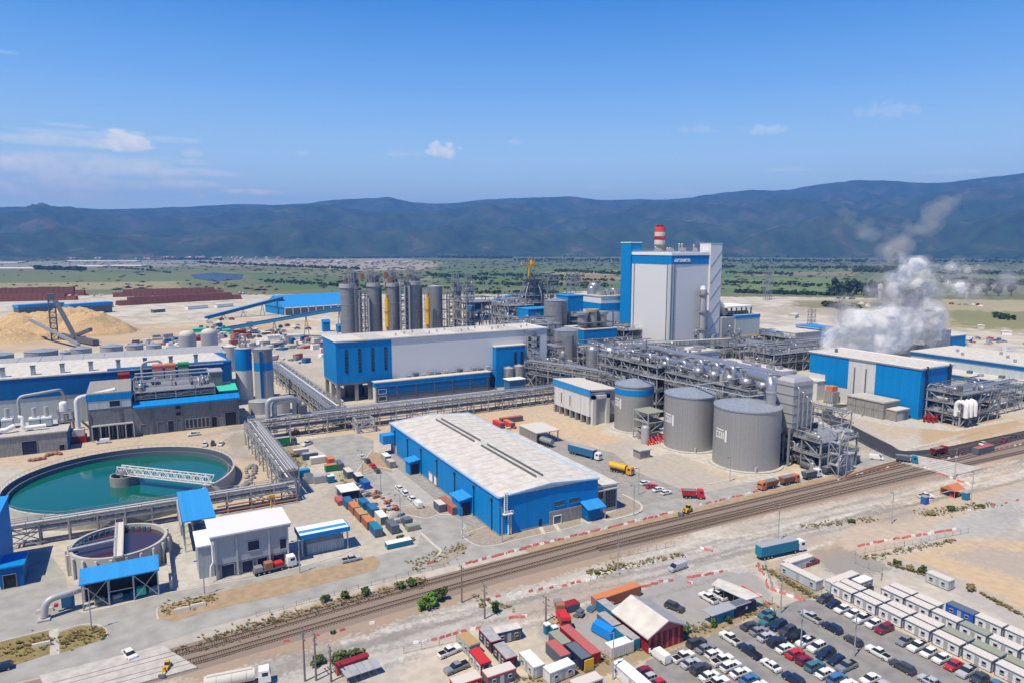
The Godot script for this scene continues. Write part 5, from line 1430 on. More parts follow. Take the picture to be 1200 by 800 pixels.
		for j in 9:
			var u := MB.new()
			var p := Vector3(lerpf(q[0] + 2, q[1] - 2, R.randf()), q[4] + 0.6, lerpf(q[2] - 2, q[3] + 2, R.randf()))
			if j % 3 == 0: u.span(p.x - 1.2, p.x + 1.2, p.y, p.y + 1.8, p.z - 1.5, p.z + 1.5)
			elif j % 3 == 1: u.up(p, 0.9, 2.4, 12)
			else: u.cyl(p + Vector3(0, 1, 0), p + Vector3(0, 1, -8), 0.7, -1, 10)
			part("roof_unit", u, M.silver if j % 2 else M.steel, h)

func turbine() -> void:
	var t := thing("turbine_hall", "blue turbine hall with a white middle bay and a flat white roof", "industrial building")
	block("wall", M.white_cladding, t, 335, 361, 0, 25.0, -197.5, -261)
	block("blue_panel", M.blue_cladding, t, 334.85, 335, 8.6, 25.0, -197.4, -221.0)
	block("blue_panel", M.blue_cladding, t, 334.85, 335, 0.4, 8.6, -197.4, -208.5)
	block("blue_panel", M.blue_cladding, t, 334.85, 335, 8.8, 25.0, -236.6, -250.6)
	block("blue_panel", M.blue_cladding, t, 334.85, 335, 14.2, 25.0, -250.6, -261)
	block("end_wall", M.blue_cladding, t, 334.9, 361.1, 0.4, 25.0, -197.3, -197.5)
	block("roof", M.white_roof, t, 334.4, 361.6, 25.0, 25.7, -196.9, -261.6)
	fascia(t, 334.4, 361.6, -196.9, -261.6, 25.8, M.white, 0.5, 0.5)
	for z in [-226.0, -232.6]: block("downpipe", M.slate, t, 334.6, 335, 3, 21, z, z - 0.5)
	for x in [338.5, 357.5]: block("downpipe", M.navy, t, x, x + 1.2, 1, 26.4, -197.3, -196.6)
	var rv := MB.new(); rv.up(Vector3(345, 25.7, -252), 0.8, 2.0, 10)
	part("roof_vent", rv, M.dark_steel, t)
	opening("door", M.dark, t, "x", 335, -231.0, -228.2, 0.1, 4.0)
	var h := thing("transformer_house", "beige concrete transformer house before the turbine hall wall", "hut")
	block("wall", M.concrete, h, 320.5, 333, 0, 8.2, -206, -226)
	block("roof", M.slab, h, 320.1, 333.2, 8.2, 8.8, -205.6, -226.4)
	block("annex_wall", M.concrete, h, 322.5, 332.5, 0, 5.2, -200.5, -206)
	block("annex_roof", M.off_white, h, 322.2, 332.8, 5.2, 5.7, -200.2, -205.6)
	for k in 3: block("wall_joint", M.dark_concrete, h, 320.4, 320.5, 0.1, 8.1, -211.0 - k * 5, -211.2 - k * 5)
	block("wall_joint", M.dark_concrete, h, 320.4, 320.5, 4.2, 4.4, -206, -226)
	block("gate", M.pale_steel, h, 323.4, 327.4, 0, 3.8, -200.5, -200.38)
	block("gate", M.slate, h, 329, 331.6, 0, 3.8, -200.5, -200.38)
	var l := thing("left_annex", "low white annex at the left foot of the turbine hall", "hut")
	block("wall", M.white_cladding, l, 328, 335, 0, 10.5, -250, -262)
	block("roof", M.white_roof, l, 327.6, 335, 10.5, 11.0, -249.7, -262.3)
	var tf := thing("orange_topped_unit", "grey transformer unit with an orange top beside the white annex", "transformer", Vector3(331, 0, -243))
	block("base", M.steel, tf, -2.5, 2.5, 0, 6.5, -3, 3)
	for k in 5: block("fin", M.pale_steel, tf, -3.0, -2.5, 1, 5.5, -2.4 + k * 1.1, -1.9 + k * 1.1)
	block("cover", M.orange, tf, -2.2, 2.2, 6.5, 9.4, -2, 2)
	# steel structure with the three white pipe bends
	var p := process_bay("steel pipe structure with white bends at the right end of the turbine hall", 339, 372, -180, -196, [5.5, 10.5, 15.5], 31, 0.9)
	var wb := thing("white_bends", "three fat white pipe bends side by side at the turbine hall corner", "pipe", Vector3(338, 0, -186))
	for k in 3:
		var b := MB.new(); b.tube(bent([Vector3(1.5 + k * 3.6, 5.0, 4.0), Vector3(1.5 + k * 3.6, 12.0, 4.0), Vector3(1.5 + k * 3.6, 12.0, 8.4), Vector3(1.5 + k * 3.6, 5.0, 8.4)], 2.1), 1.15, 14)
		part("bend", b, M.white, wb)
	var rt := thing("red_valves", "cluster of dark red valves at the foot of the turbine hall corner", "valve", Vector3(335.5, 0, -193.5))
	for k in 7:
		var b := MB.new(); b.up(Vector3(-1.5 + k * 0.9, 0.2, (k % 3) * 1.6), 0.6, 2.5 + (k % 2) * 1.5, 8); b.ball(Vector3(-1.5 + k * 0.9, 2.6, (k % 3) * 1.6), 0.8, 8)
		part("valve", b, M.dark_red, rt)
	pipe_rack("pipe rack continuing right from the turbine hall corner", Vector3(372, 0, -188), Vector3(412, 0, -190), 10.0, [7.0, 11.0, 14.0], 6, 8.0, 33)
	# machine hall on the right
	var m := thing("machine_hall", "very long pale machine hall with stepped white roofs at the right edge", "industrial building")
	block("upper_wall", M.pale_cladding, m, 432, 480, 0, 18.0, -100, -262)
	block("upper_fascia", M.dark_blue_cladding, m, 431.6, 432, 16.4, 18.4, -99.8, -262.2)
	block("upper_roof", M.white_roof, m, 431.5, 481, 18.4, 19.0, -99.4, -262.6)
	block("lower_wall", M.pale_cladding, m, 416, 432, 0, 10.2, -100, -244)
	block("lower_fascia", M.dark_blue_cladding, m, 415.6, 416, 9.0, 10.8, -196, -244)
	block("lower_fascia", M.teal_blue, m, 415.6, 416, 9.0, 10.8, -100, -195)
	block("lower_roof", M.white_roof, m, 415.4, 432, 10.8, 11.3, -99.6, -244.4)
	for k in 22:
		block("window", M.glass, m, 415.85, 416, 2.2, 5.2, -104.0 - k * 4.6, -107.8 - k * 4.6)
	for k in 2: block("window_bar", M.white, m, 415.75, 415.85, 3.6 - k * 1.6, 3.8 - k * 1.6, -103, -206)
	for k in 14:
		var v := MB.new(); v.up(Vector3(440.0 + (k % 3) * 12, 19.0, -120.0 - k * 9.6), 0.9, 1.8, 10)
		part("roof_vent", v, M.silver, m)
		block("roof_unit", M.slate if k % 2 else M.pale_steel, m, 420.0 + (k % 2) * 5, 422.5 + (k % 2) * 5, 11.3, 12.8, -110.0 - k * 8.6, -112.4 - k * 8.6)
	var b1 := thing("blue_roof_hall", "small blue-walled hall with a white roof behind the steam", "industrial building", Vector3(560, 0, -425))
	block("wall", M.blue_cladding, b1, -24, 24, 0, 11, -10, 14)
	block("roof", M.white_roof, b1, -24.5, 24.5, 11, 12, -10.5, 14.5)
	block("gable_cap", M.sky_blue_roof, b1, -24.6, -4, 12, 12.6, -10.5, 14.6)
	var b2 := thing("white_roof_hall", "low hall with a white roof and blue corner right of the precipitator", "industrial building", Vector3(478, 0, -400))
	block("wall", M.grey_cladding, b2, 0, 30, 0, 13, -24, 12)
	block("blue_panel", M.blue_cladding, b2, -0.2, 0, 1, 13, -24, -2)
	block("front_panel", M.white_cladding, b2, -0.25, 0, 0.5, 13, -2, 12)
	block("roof", M.white_roof, b2, -0.5, 30.5, 13, 13.7, -24.5, 12.5)
	var b3 := thing("pale_service_tower", "pale concrete service tower beside a small blue hall behind the machine hall", "industrial building", Vector3(500, 0, -285))
	block("wall", M.grey_cladding, b3, -5, 5, 0, 26, -6, 6)
	block("cap", M.white, b3, -5.2, 5.2, 26, 27, -6.2, 6.2)
	block("blue_hall", M.blue_cladding, b3, 5, 26, 0, 21, -4, 5)
	block("hall_roof", M.off_white, b3, 5, 26.4, 21, 21.6, -4.4, 5.4)
	# cooling tower cells that give off the steam
	var ct := thing("cooling_tower", "row of cooling tower cells breathing steam behind the turbine hall", "cooling tower", Vector3(430, 0, -288))
	block("casing", M.grey_cladding, ct, -22, 62, 0, 11, -11, 11)
	block("deck", M.concrete, ct, -22.4, 62.4, 11, 11.7, -11.4, 11.4)
	for k in 5:
		var f := MB.new(); f.lathe(Vector3(-13.0 + k * 16.5, 11.7, 0), [Vector2(6.6, 0), Vector2(5.8, 1.6), Vector2(6.2, 3.6), Vector2(5.9, 3.6), Vector2(5.5, 1.6), Vector2(6.2, 0)], 24)
		part("fan_stack", f, M.pale_steel, ct)
		for j in 4:
			var bl := MB.new(); bl.bar(Vector3(-13.0 + k * 16.5, 13.0, 0), Vector3(-13.0 + k * 16.5 + cos(j * PI / 2) * 5.2, 13.2, sin(j * PI / 2) * 5.2), 0.9, 0.12)
			part("blade", bl, M.steel, ct)

func steam() -> void: # billows of steam drifting right from the cooling tower: nested skins of one cloudy field
	R.seed = 77
	var lo := Vector3(376, 6, -318)
	var cell := 1.7
	var nx := 150; var ny := 72; var nz := 32
	var f := PackedFloat32Array()
	f.resize(nx * ny * nz)
	var puffs := []
	for k in 44: puffs.append([Vector3(R.randf_range(400, 492), R.randf_range(14, 36), R.randf_range(-302, -276)), R.randf_range(8, 14), 0.85])
	for k in 14: puffs.append([Vector3(R.randf_range(392, 425), R.randf_range(13, 22), R.randf_range(-298, -280)), R.randf_range(6, 10), 0.8])
	for k in 14: puffs.append([Vector3(R.randf_range(470, 500), R.randf_range(28, 46), R.randf_range(-306, -285)), R.randf_range(7, 12), 0.5])
	for k in 22: puffs.append([Vector3(R.randf_range(442, 478) + k * 0.6, 44.0 + k * 1.6 + R.randf_range(-6, 6), R.randf_range(-304, -282)), R.randf_range(5, 9), 0.5])
	for k in 24: puffs.append([Vector3(474.0 + k * 4.2, 58.0 + R.randf_range(-9, 9), R.randf_range(-304, -282)), R.randf_range(5, 9), 0.42])
	var wisps := []
	for k in 22: wisps.append([Vector3(450.0 + k * 2.9 + R.randf_range(-4, 4), 80.0 + k * 1.7 + R.randf_range(-5, 5), R.randf_range(-300, -285)), R.randf_range(3, 7)])
	for k in 16: wisps.append([Vector3(405.0 + k * 4.2, 103.0 - k * 1.5 + R.randf_range(-4, 4), R.randf_range(-298, -288)), R.randf_range(3, 6)])
	for k in 34: wisps.append([Vector3(500.0 + k * 4.4, 57.0 + R.randf_range(-10, 12), R.randf_range(-306, -282)), R.randf_range(4, 9)])
	for k in 40: wisps.append([Vector3(R.randf_range(395, 500), R.randf_range(24, 56), R.randf_range(-300, -276)), R.randf_range(5, 10)])
	for k in 22: wisps.append([Vector3(R.randf_range(440, 490), R.randf_range(50, 88), R.randf_range(-302, -284)), R.randf_range(4, 9)])
	for q in puffs:
		var c: Vector3 = (q[0] - lo) / cell
		var r: float = q[1] * 1.25 / cell
		for y in range(maxi(1, int(c.y - r)), mini(ny - 2, int(c.y + r) + 1)):
			for z in range(maxi(1, int(c.z - r)), mini(nz - 2, int(c.z + r) + 1)):
				for x in range(maxi(1, int(c.x - r)), mini(nx - 2, int(c.x + r) + 1)):
					var d := Vector3(x, y, z).distance_squared_to(c) / (r * r)
					if d < 1.0: f[(y * nz + z) * nx + x] += (1.0 - d) * (1.0 - d) * q[2]
	var g := FastNoiseLite.new()
	g.seed = 78; g.frequency = 0.075; g.fractal_octaves = 5; g.fractal_gain = 0.62
	for y in ny:
		for z in nz:
			for x in nx:
				var s := (y * nz + z) * nx + x
				if f[s] > 0.01: f[s] = minf(f[s], 1.1) + (g.get_noise_3d(x, y * 1.1, z) * (1.0 if f[s] > 0.7 else 1.55) - 0.06) * minf(1.0, f[s] * 2.2)
	var t := thing("steam_cloud", "white steam drifting up and right from behind the turbine hall", "steam")
	for lev in [[0.2, 0.09], [0.42, 0.17], [0.7, 0.5]]:
		var m := StandardMaterial3D.new()
		m.resource_name = "steam"
		m.albedo_color = Color(0.96, 0.97, 0.98, lev[1])
		m.roughness = 1.0
		m.specular_mode = BaseMaterial3D.SPECULAR_DISABLED
		m.transparency = BaseMaterial3D.TRANSPARENCY_ALPHA
		m.backlight_enabled = true
		m.backlight = Color(0.9, 0.9, 0.9)
		part("billow", skin(f, nx, ny, nz, lev[0], lo, cell), m, t)
	var fm := FogMaterial.new()
	fm.density = 0.013
	fm.albedo = Color(0.98, 0.985, 1.0)
	for q in wisps:
		var o := FogVolume.new()
		o.shape = RenderingServer.FOG_VOLUME_SHAPE_ELLIPSOID
		o.size = Vector3(q[1] * R.randf_range(2.0, 4.0), q[1] * R.randf_range(1.1, 2.2), q[1] * 2.0)
		o.position = q[0]
		o.rotation = Vector3(0, R.randf_range(-0.5, 0.5), R.randf_range(-0.3, 0.8))
		o.material = fm
		var k: int = t.get_child_count() - 3
		o.name = "wisp" if k == 0 else "wisp_%03d" % k
		t.add_child(o)
func skin(f: PackedFloat32Array, nx: int, ny: int, nz: int, iso: float, lo: Vector3, cell: float) -> MB: # surface nets: one vertex in each cell that the surface crosses
	var b := MB.new()
	var id := {}
	var offs := [0, 1, nx, nx + 1, nz * nx, nz * nx + 1, nz * nx + nx, nz * nx + nx + 1]
	var pos := [Vector3(0, 0, 0), Vector3(1, 0, 0), Vector3(0, 0, 1), Vector3(1, 0, 1), Vector3(0, 1, 0), Vector3(1, 1, 0), Vector3(0, 1, 1), Vector3(1, 1, 1)]
	for y in ny - 1:
		for z in nz - 1:
			for x in nx - 1:
				var s := (y * nz + z) * nx + x
				var inside := 0
				for o in offs: inside += 1 if f[s + o] > iso else 0
				if inside == 0 or inside == 8: continue
				var p := Vector3.ZERO
				var n := 0
				var grad := Vector3.ZERO
				for k in 8:
					grad -= (pos[k] * 2.0 - Vector3.ONE) * f[s + offs[k]]
					for j in [1, 2, 4]:
						if k & j: continue
						var a := f[s + offs[k]] - iso
						var z2 := f[s + offs[k | j]] - iso
						if (a > 0) != (z2 > 0):
							p += pos[k].lerp(pos[k | j], a / (a - z2)); n += 1
				id[s] = b.v.size()
				b.v.append(lo + (Vector3(x, y, z) + p / n) * cell)
				b.n.append(grad.normalized())
				b.u.append(Vector2.ZERO)
	for s in id:
		var a := f[s] > iso
		for e in [[1, nx, nz * nx], [nx, nz * nx, 1], [nz * nx, 1, nx]]:
			if a == (f[s + e[0]] > iso): continue
			if not (id.has(s - e[1]) and id.has(s - e[2]) and id.has(s - e[1] - e[2])): continue
			var q := [id[s], id[s - e[1]], id[s - e[1] - e[2]], id[s - e[2]]]
			if not a: q.reverse()
			for k in [0, 1, 2, 0, 2, 3]: b.i.append(q[k])
	return b

# ---------------------------------------------------------------- the left side of the mill
func left_hall() -> void:
	var t := thing("machine_house", "long hall at the left edge with white roof, dark blue upper wall", "industrial building")
	block("lower_wall", M.pale_cladding, t, -78, 41.5, 0, 14.0, -390, -432)
	block("upper_wall", M.dark_blue_cladding, t, -78, 42.0, 14.0, 23.6, -389.7, -432)
	block("stepped_wall", M.dark_blue_cladding, t, -15, 42.2, 23.6, 24.6, -389.6, -395)
	block("lower_blue", M.blue_cladding, t, -78, -57.0, 0.2, 6, -389.85, -390)
	var r := MB.new(); r.hexa([Vector3(-78, 23.6, -389.4), Vector3(38, 23.6, -389.4), Vector3(42.4, 23.6, -394), Vector3(-78, 23.6, -433), Vector3(-78, 24.2, -389.4), Vector3(38, 24.2, -389.4), Vector3(36, 25.5, -420), Vector3(-78, 25.5, -433)])
	part("roof", r, M.white_roof, t)
	var cp := MB.new(); cp.hexa([Vector3(36, 23.6, -390), Vector3(42.4, 20.0, -390), Vector3(42.4, 20.0, -425), Vector3(36, 23.6, -425), Vector3(36, 24.4, -390), Vector3(42.6, 20.6, -390), Vector3(42.6, 20.6, -425), Vector3(36, 24.4, -425)])
	part("end_slope", cp, M.pale_cladding, t)
	for k in 9:
		var v := MB.new(); v.span(-70.0 + k * 11.8, -68.2 + k * 11.8, 24.4, 28.4, -393, -394.8)
		var o := part("roof_vent", v, M.grey_cladding, t)
		block("vent_cap", M.dark_steel, o, -70.2 + k * 11.8, -68.0 + k * 11.8, 28.4, 28.8, -392.8, -395)
	var b := thing("rear_hall", "long low grey roof behind the left hall, round tanks beyond it", "industrial building")
	block("wall", M.grey_cladding, b, -85, 44, 0, 22, -434, -470)
	block("roof", M.grey_roof, b, -85.3, 44.4, 22, 22.8, -433.6, -470.4)
	for k in 12: block("roof_line", M.pale_steel, b, -80.0 + k * 10.2, -79.6 + k * 10.2, 22.8, 23.0, -434, -470)
	for k in 11:
		var h: float = [9.0, 9.0, 8.0, 12.0, 13.0, 12.0, 12.0, 9.0, 17.0, 17.0, 8.0][k]
		var rr: float = [9.0, 9.0, 3.0, 6.0, 6.5, 5.0, 4.5, 4.0, 5.4, 5.4, 4.0][k]
		var s := thing("round_tank", "pale round tank behind the long grey roof, %s from the left" % ["first", "second", "third", "fourth", "fifth", "sixth", "seventh", "eighth", "ninth", "tenth", "eleventh"][k], "tank", Vector3([-76, -54, -41, -33, -16, -3, 8, 19, 28, 42, 54][k], 12 if k < 3 else 9, -505 - (k % 2) * 6), 0, "round tanks behind the left hall")
		var bb := MB.new(); bb.up(Vector3(0, -12, 0), rr, h + 12, 24)
		part("shell", bb, M.grey_roof if k < 2 else M.pale_steel, s)
		var rf := MB.new()
		if k == 8 or k == 9: rf.ball(Vector3(0, h, 0), rr, 18, 0.6)
		else: rf.up(Vector3(0, h, 0), rr + 0.2, 1.4, 24, 0.4)
		part("roof", rf, M.off_white if k > 7 else M.tank_roof, s)
	# the concrete annex in front with machinery on its roof
	var a := thing("bleach_plant", "grey concrete plant building with blue roof line behind the clarifier", "industrial building")
	block("tall_wall", M.dark_concrete, a, -22, -4.8, 0, 17.8, -348.5, -382)
	block("wall", M.dark_concrete, a, -4.8, 40, 0, 12.6, -348.6, -382)
	block("blue_cap", M.blue_cladding, a, -22.3, -4.6, 17.8, 20.6, -348.2, -382)
	var e := MB.new(); e.hexa([Vector3(-4.6, 12.6, -347.4), Vector3(40.4, 12.6, -347.4), Vector3(40.4, 12.6, -351), Vector3(-4.6, 12.6, -351), Vector3(-4.6, 13.4, -347.4), Vector3(40.4, 13.4, -347.4), Vector3(40.4, 15.2, -351), Vector3(-4.6, 15.2, -351)])
	part("blue_edge", e, M.blue_cladding, a)
	block("deck", M.concrete, a, -4.6, 40, 12.6, 13.2, -351, -382)
	block("tall_deck", M.concrete, a, -22, -4.8, 20.6, 21.0, -348.4, -382)
	block("pale_band", M.pale_cladding, a, -21.6, -5.2, 14.0, 17.6, -348.35, -348.5)
	opening("window", M.glass, a, "z", -348.35, -13.5, -9.5, 14.6, 17.2, M.pale_steel)
	for k in 6: block("pilaster", M.dark_steel, a, -22.0 + k * 12.2, -21.2 + k * 12.2, 0, 12.4, -348.2, -348.5)
	block("gallery_beam", M.pale_steel, a, -21, -4.9, 6.6, 7.0, -346, -348.5)
	for k in 6: block("gallery_bay", M.dark, a, -20.6 + k * 2.6, -18.6 + k * 2.6, 0.4, 6.2, -348.3, -348.5)
	for k in 6: block("gallery_post", M.pale_steel, a, -21.0 + k * 3.2, -20.6 + k * 3.2, 0, 6.6, -346.4, -346)
	for q in [[-2.0, 0.4, 5.0, "slate"], [4.8, 7.6, 5.4, "slate"], [9.0, 11.4, 5.4, "navy"], [12.6, 14.4, 6.0, "slate"], [27.5, 29.8, 5.0, "dark"], [33.5, 38.5, 6.5, "dark"]]: opening("door", M[q[3]], a, "z", -348.5, q[0], q[1], 0.1, q[2], M.concrete)
	for k in 6: opening("window", M.glass, a, "z", -348.5, 16.4 + k * 1.75, 17.7 + k * 1.75, 0.8, 5.2, M.pale_steel)
	for k in 2: opening("window", M.dark, a, "z", -348.5, 12.6, 15.2, 7.6 + k * 3.0, 9.0 + k * 3.0, M.dark_steel)
	var fr := process_bay("roof machinery and pipe frame on the grey concrete plant", -3.5, 30, -353, -380, [16.0, 19.0], 41, 0.9)
	block("brick_shaft", M.dark_concrete, a, 29, 34.5, 13, 24, -362, -372)
	block("brick_shaft_roof", M.grey_roof, a, 28.6, 34.9, 24, 24.5, -361.6, -372.4)
	var g := thing("green_roof_unit", "bright mint green sheeted roof on the corner of the concrete plant", "roof tent", Vector3(36, 13.2, -360))
	var gb := MB.new(); gb.hexa([Vector3(-4.5, 2.4, 5), Vector3(4.5, 2.4, 5), Vector3(4.5, 4.0, -4), Vector3(-4.5, 4.0, -4), Vector3(-4.5, 2.7, 5), Vector3(4.5, 2.7, 5), Vector3(4.5, 4.4, -4), Vector3(-4.5, 4.4, -4)])
	part("sheet", gb, M.mint, g)
	block("wall", M.container_blue, g, -4.4, 4.4, 0, 2.4, -3.9, 4.8)
	for k in 4:
		var c := thing("roof_drum", ["red drum unit on the concrete plant roof", "orange drum unit on the concrete plant roof beside the red one", "green drum unit on the concrete plant roof beside the orange one", "dark red unit at the left of the roof drums"][k], "machine", Vector3([7.0, 12.5, 18.5, -8.0][k], [24.0, 24.0, 24.0, 21.0][k], -383))
		var b2 := MB.new(); b2.cyl(Vector3(-2.4, 1.8, 0), Vector3(2.6, 1.8, 0), 1.25, -1, 14); b2.span(-2, 2, 0, 0.8, -1.5, 1.5)
		part("drum", b2, [M.barrier_red, M.orange, M.green, M.dark_red][k], c)
		block("cradle", M.steel, c, -2.4, 2.4, -10 if k < 3 else 0, 0, -1.6, 1.6)
	var wp := thing("white_duct", "white duct rising at the left corner of the concrete plant", "duct", Vector3(-26, 0, -350))
	var wb := MB.new(); wb.tube(bent([Vector3(0, 1, 0), Vector3(0, 19.5, 0), Vector3(10, 20.4, -3), Vector3(15, 21.4, -3)], 2.2), 0.95, 14)
	part("duct", wb, M.plain_white, wp)
	block("white_base", M.off_white, wp, -2.2, 2.2, 3, 6, -2.2, 2.2)
	block("red_base", M.dark_red, wp, -2.4, 2.8, 0, 3, -2.6, 2.6)
	var lp := thing("white_loop_pipe", "white loop-shaped pipe standing above the concrete plant roof", "pipe", Vector3(0, 17, -385))
	var lb := MB.new(); lb.tube(bent([Vector3(0, 0, 0), Vector3(0, 11, 0), Vector3(9, 11.4, 0), Vector3(9, 0, 0)], 3), 0.6, 12)
	part("pipe", lb, M.pale_steel, lp)
	var la := thing("white_wall_pipe", "white bent pipe frame against the wall of the left hall", "pipe", Vector3(-49, 0, -368))
	var ab := MB.new(); ab.tube(bent([Vector3(0, 6, 0), Vector3(0, 19, 0), Vector3(16, 20.5, -2), Vector3(16, 12, -20)], 2.4), 0.6, 12)
	part("pipe", ab, M.pale_steel, la)
	for k in 2:
		var s := thing("banded_silo", ["grey silo with blue band and dark ladder strip beside the pipe rack", "white silo with blue cap just left of the dark-striped one"][k], "silo", Vector3([59.5, 50.0][k], 0, [-399.0, -405.0][k]))
		var sb := MB.new(); sb.up(Vector3.ZERO, 5.0 - k * 0.6, 17.0, 28)
		part("shell", sb, M.grey_cladding if k == 0 else M.white_cladding, s)
		var bb := MB.new(); bb.up(Vector3(0, 17, 0), 5.05 - k * 0.6, 4.5, 28)
		part("blue_band", bb, M.blue_cladding, s)
		var tb := MB.new(); tb.up(Vector3(0, 21.5, 0), 5.0 - k * 0.6, 7.5, 28)
		part("top_shell", tb, M.grey_silo if k == 0 else M.blue_cladding, s)
		var rb := MB.new(); rb.up(Vector3(0, 29, 0), 5.2 - k * 0.6, 0.8, 28, 0.6)
		part("roof", rb, M.grey_roof, s)
		if k == 0: block("ladder_strip", M.dark_blue_cladding, s, -2.6, -1.2, 1, 28, 4.2, 5.4)
		else:
			var mm := MB.new(); lattice(mm, Vector3(0, 29, 0), Vector2(3, 3), 7, 3.5, 0.4)
			part("top_frame", mm, M.steel, s)
	for k in 2:
		var lt := thing("low_tank", ["low pale tank beneath the dark-striped silo", "low pale tank beside the bent pipes"][k], "tank", Vector3(52.0 + k * 9.5, 0, -369.0 + k * 4), 0, "low pale tanks")
		var b3 := MB.new(); b3.up(Vector3.ZERO, 5.2, 6.2, 28); b3.up(Vector3(0, 6.2, 0), 5.3, 1.0, 28, 0.5)
		part("shell", b3, M.pale_steel, lt)
	# equipment building at the far left
	var q := thing("pump_building", "low concrete pump building at the left edge with white ducts on top", "industrial building")
	block("wall", M.concrete, q, -66, -29.5, 0, 8.0, -338, -362)
	block("roof", M.slab, q, -66, -29, 8.0, 8.5, -337.6, -362)
	opening("gate", M.navy, q, "z", -338, -45.2, -40.2, 0.1, 5.6)
	opening("small_gate", M.dark, q, "z", -338, -32.4, -30.6, 0.1, 2.6)
	block("blue_end", M.dark_blue_cladding, q, -29.5, -28.9, 0, 8.0, -339, -350)
	for k in 4:
		var f := thing("fan_housing", "white fan housing with twin stack on the pump building roof, %s from the left" % ["first", "second", "third", "fourth"][k], "fan", Vector3([-56.0, -51.5, -41.5, -37.2][k], 8.5, [-354.0, -354.0, -350.0, -350.0][k]), 0, "fan housings")
		block("housing", M.pale_cladding, f, -1.9, 1.9, 0.6, 3.6, -2.2, 2.2)
		block("lid", M.white, f, -2.0, 2.0, 3.6, 4.3, -2.3, 2.3)
		var sb := MB.new(); sb.up(Vector3(0, 4.3, 0), 0.9, 4.2, 14)
		part("stack", sb, M.pale_steel, f)
	var d := thing("white_elbow_duct", "fat white elbow duct on the pump building roof", "duct", Vector3(-44, 8.5, -345))
	var db := MB.new(); db.tube(bent([Vector3(-2.5, 6.0, 0), Vector3(-1.0, 6.0, 0), Vector3(-1.0, 1.4, 0.6), Vector3(7, 1.6, 0.6)], 1.4), 0.85, 14)
	part("duct", db, M.white, d)
	var d2 := thing("white_roof_duct", "white horizontal duct at the left end of the pump building roof", "duct", Vector3(-57, 8.5, -344))
	var d2b := MB.new(); d2b.tube([Vector3(-6, 1.2, 0), Vector3(6, 1.4, 0), Vector3(9, 2.6, -1)], 1.0, 12)
	part("duct", d2b, M.white, d2)
	block("fan_casing", M.pale_steel, d2, 0, 3, 0, 3, -1.5, 1.5)
	var sc := process_bay("slim steel frame with a silver vessel at the right of the pump building", -33, -28, -351, -356, [5.0, 9.5, 14.0], 43, 1.4)
	var sv := MB.new(); sv.up(Vector3(2, 14, -2), 1.7, 3.0, 14); sv.ball(Vector3(2, 17, -2), 1.7, 12, 0.7)
	part("top_vessel", sv, M.white, sc)
	for k in 2: # orange heaps of hoses or nets
		var o := MB.new()
		for j in 7: o.ball(Vector3(R.randf_range(-2.4, 2.4), 0.5, R.randf_range(-0.8, 0.8)), R.randf_range(0.7, 1.2), 8, 0.8)
		solo("orange_bundle", ["faded orange bundle lying before the pump building gate", "smaller faded orange bundle right of the pump building gate"][k], "bundle", o, M.rust_orange, "", [V(-39.2, -326.9), V(-33.9, -331.8)][k])

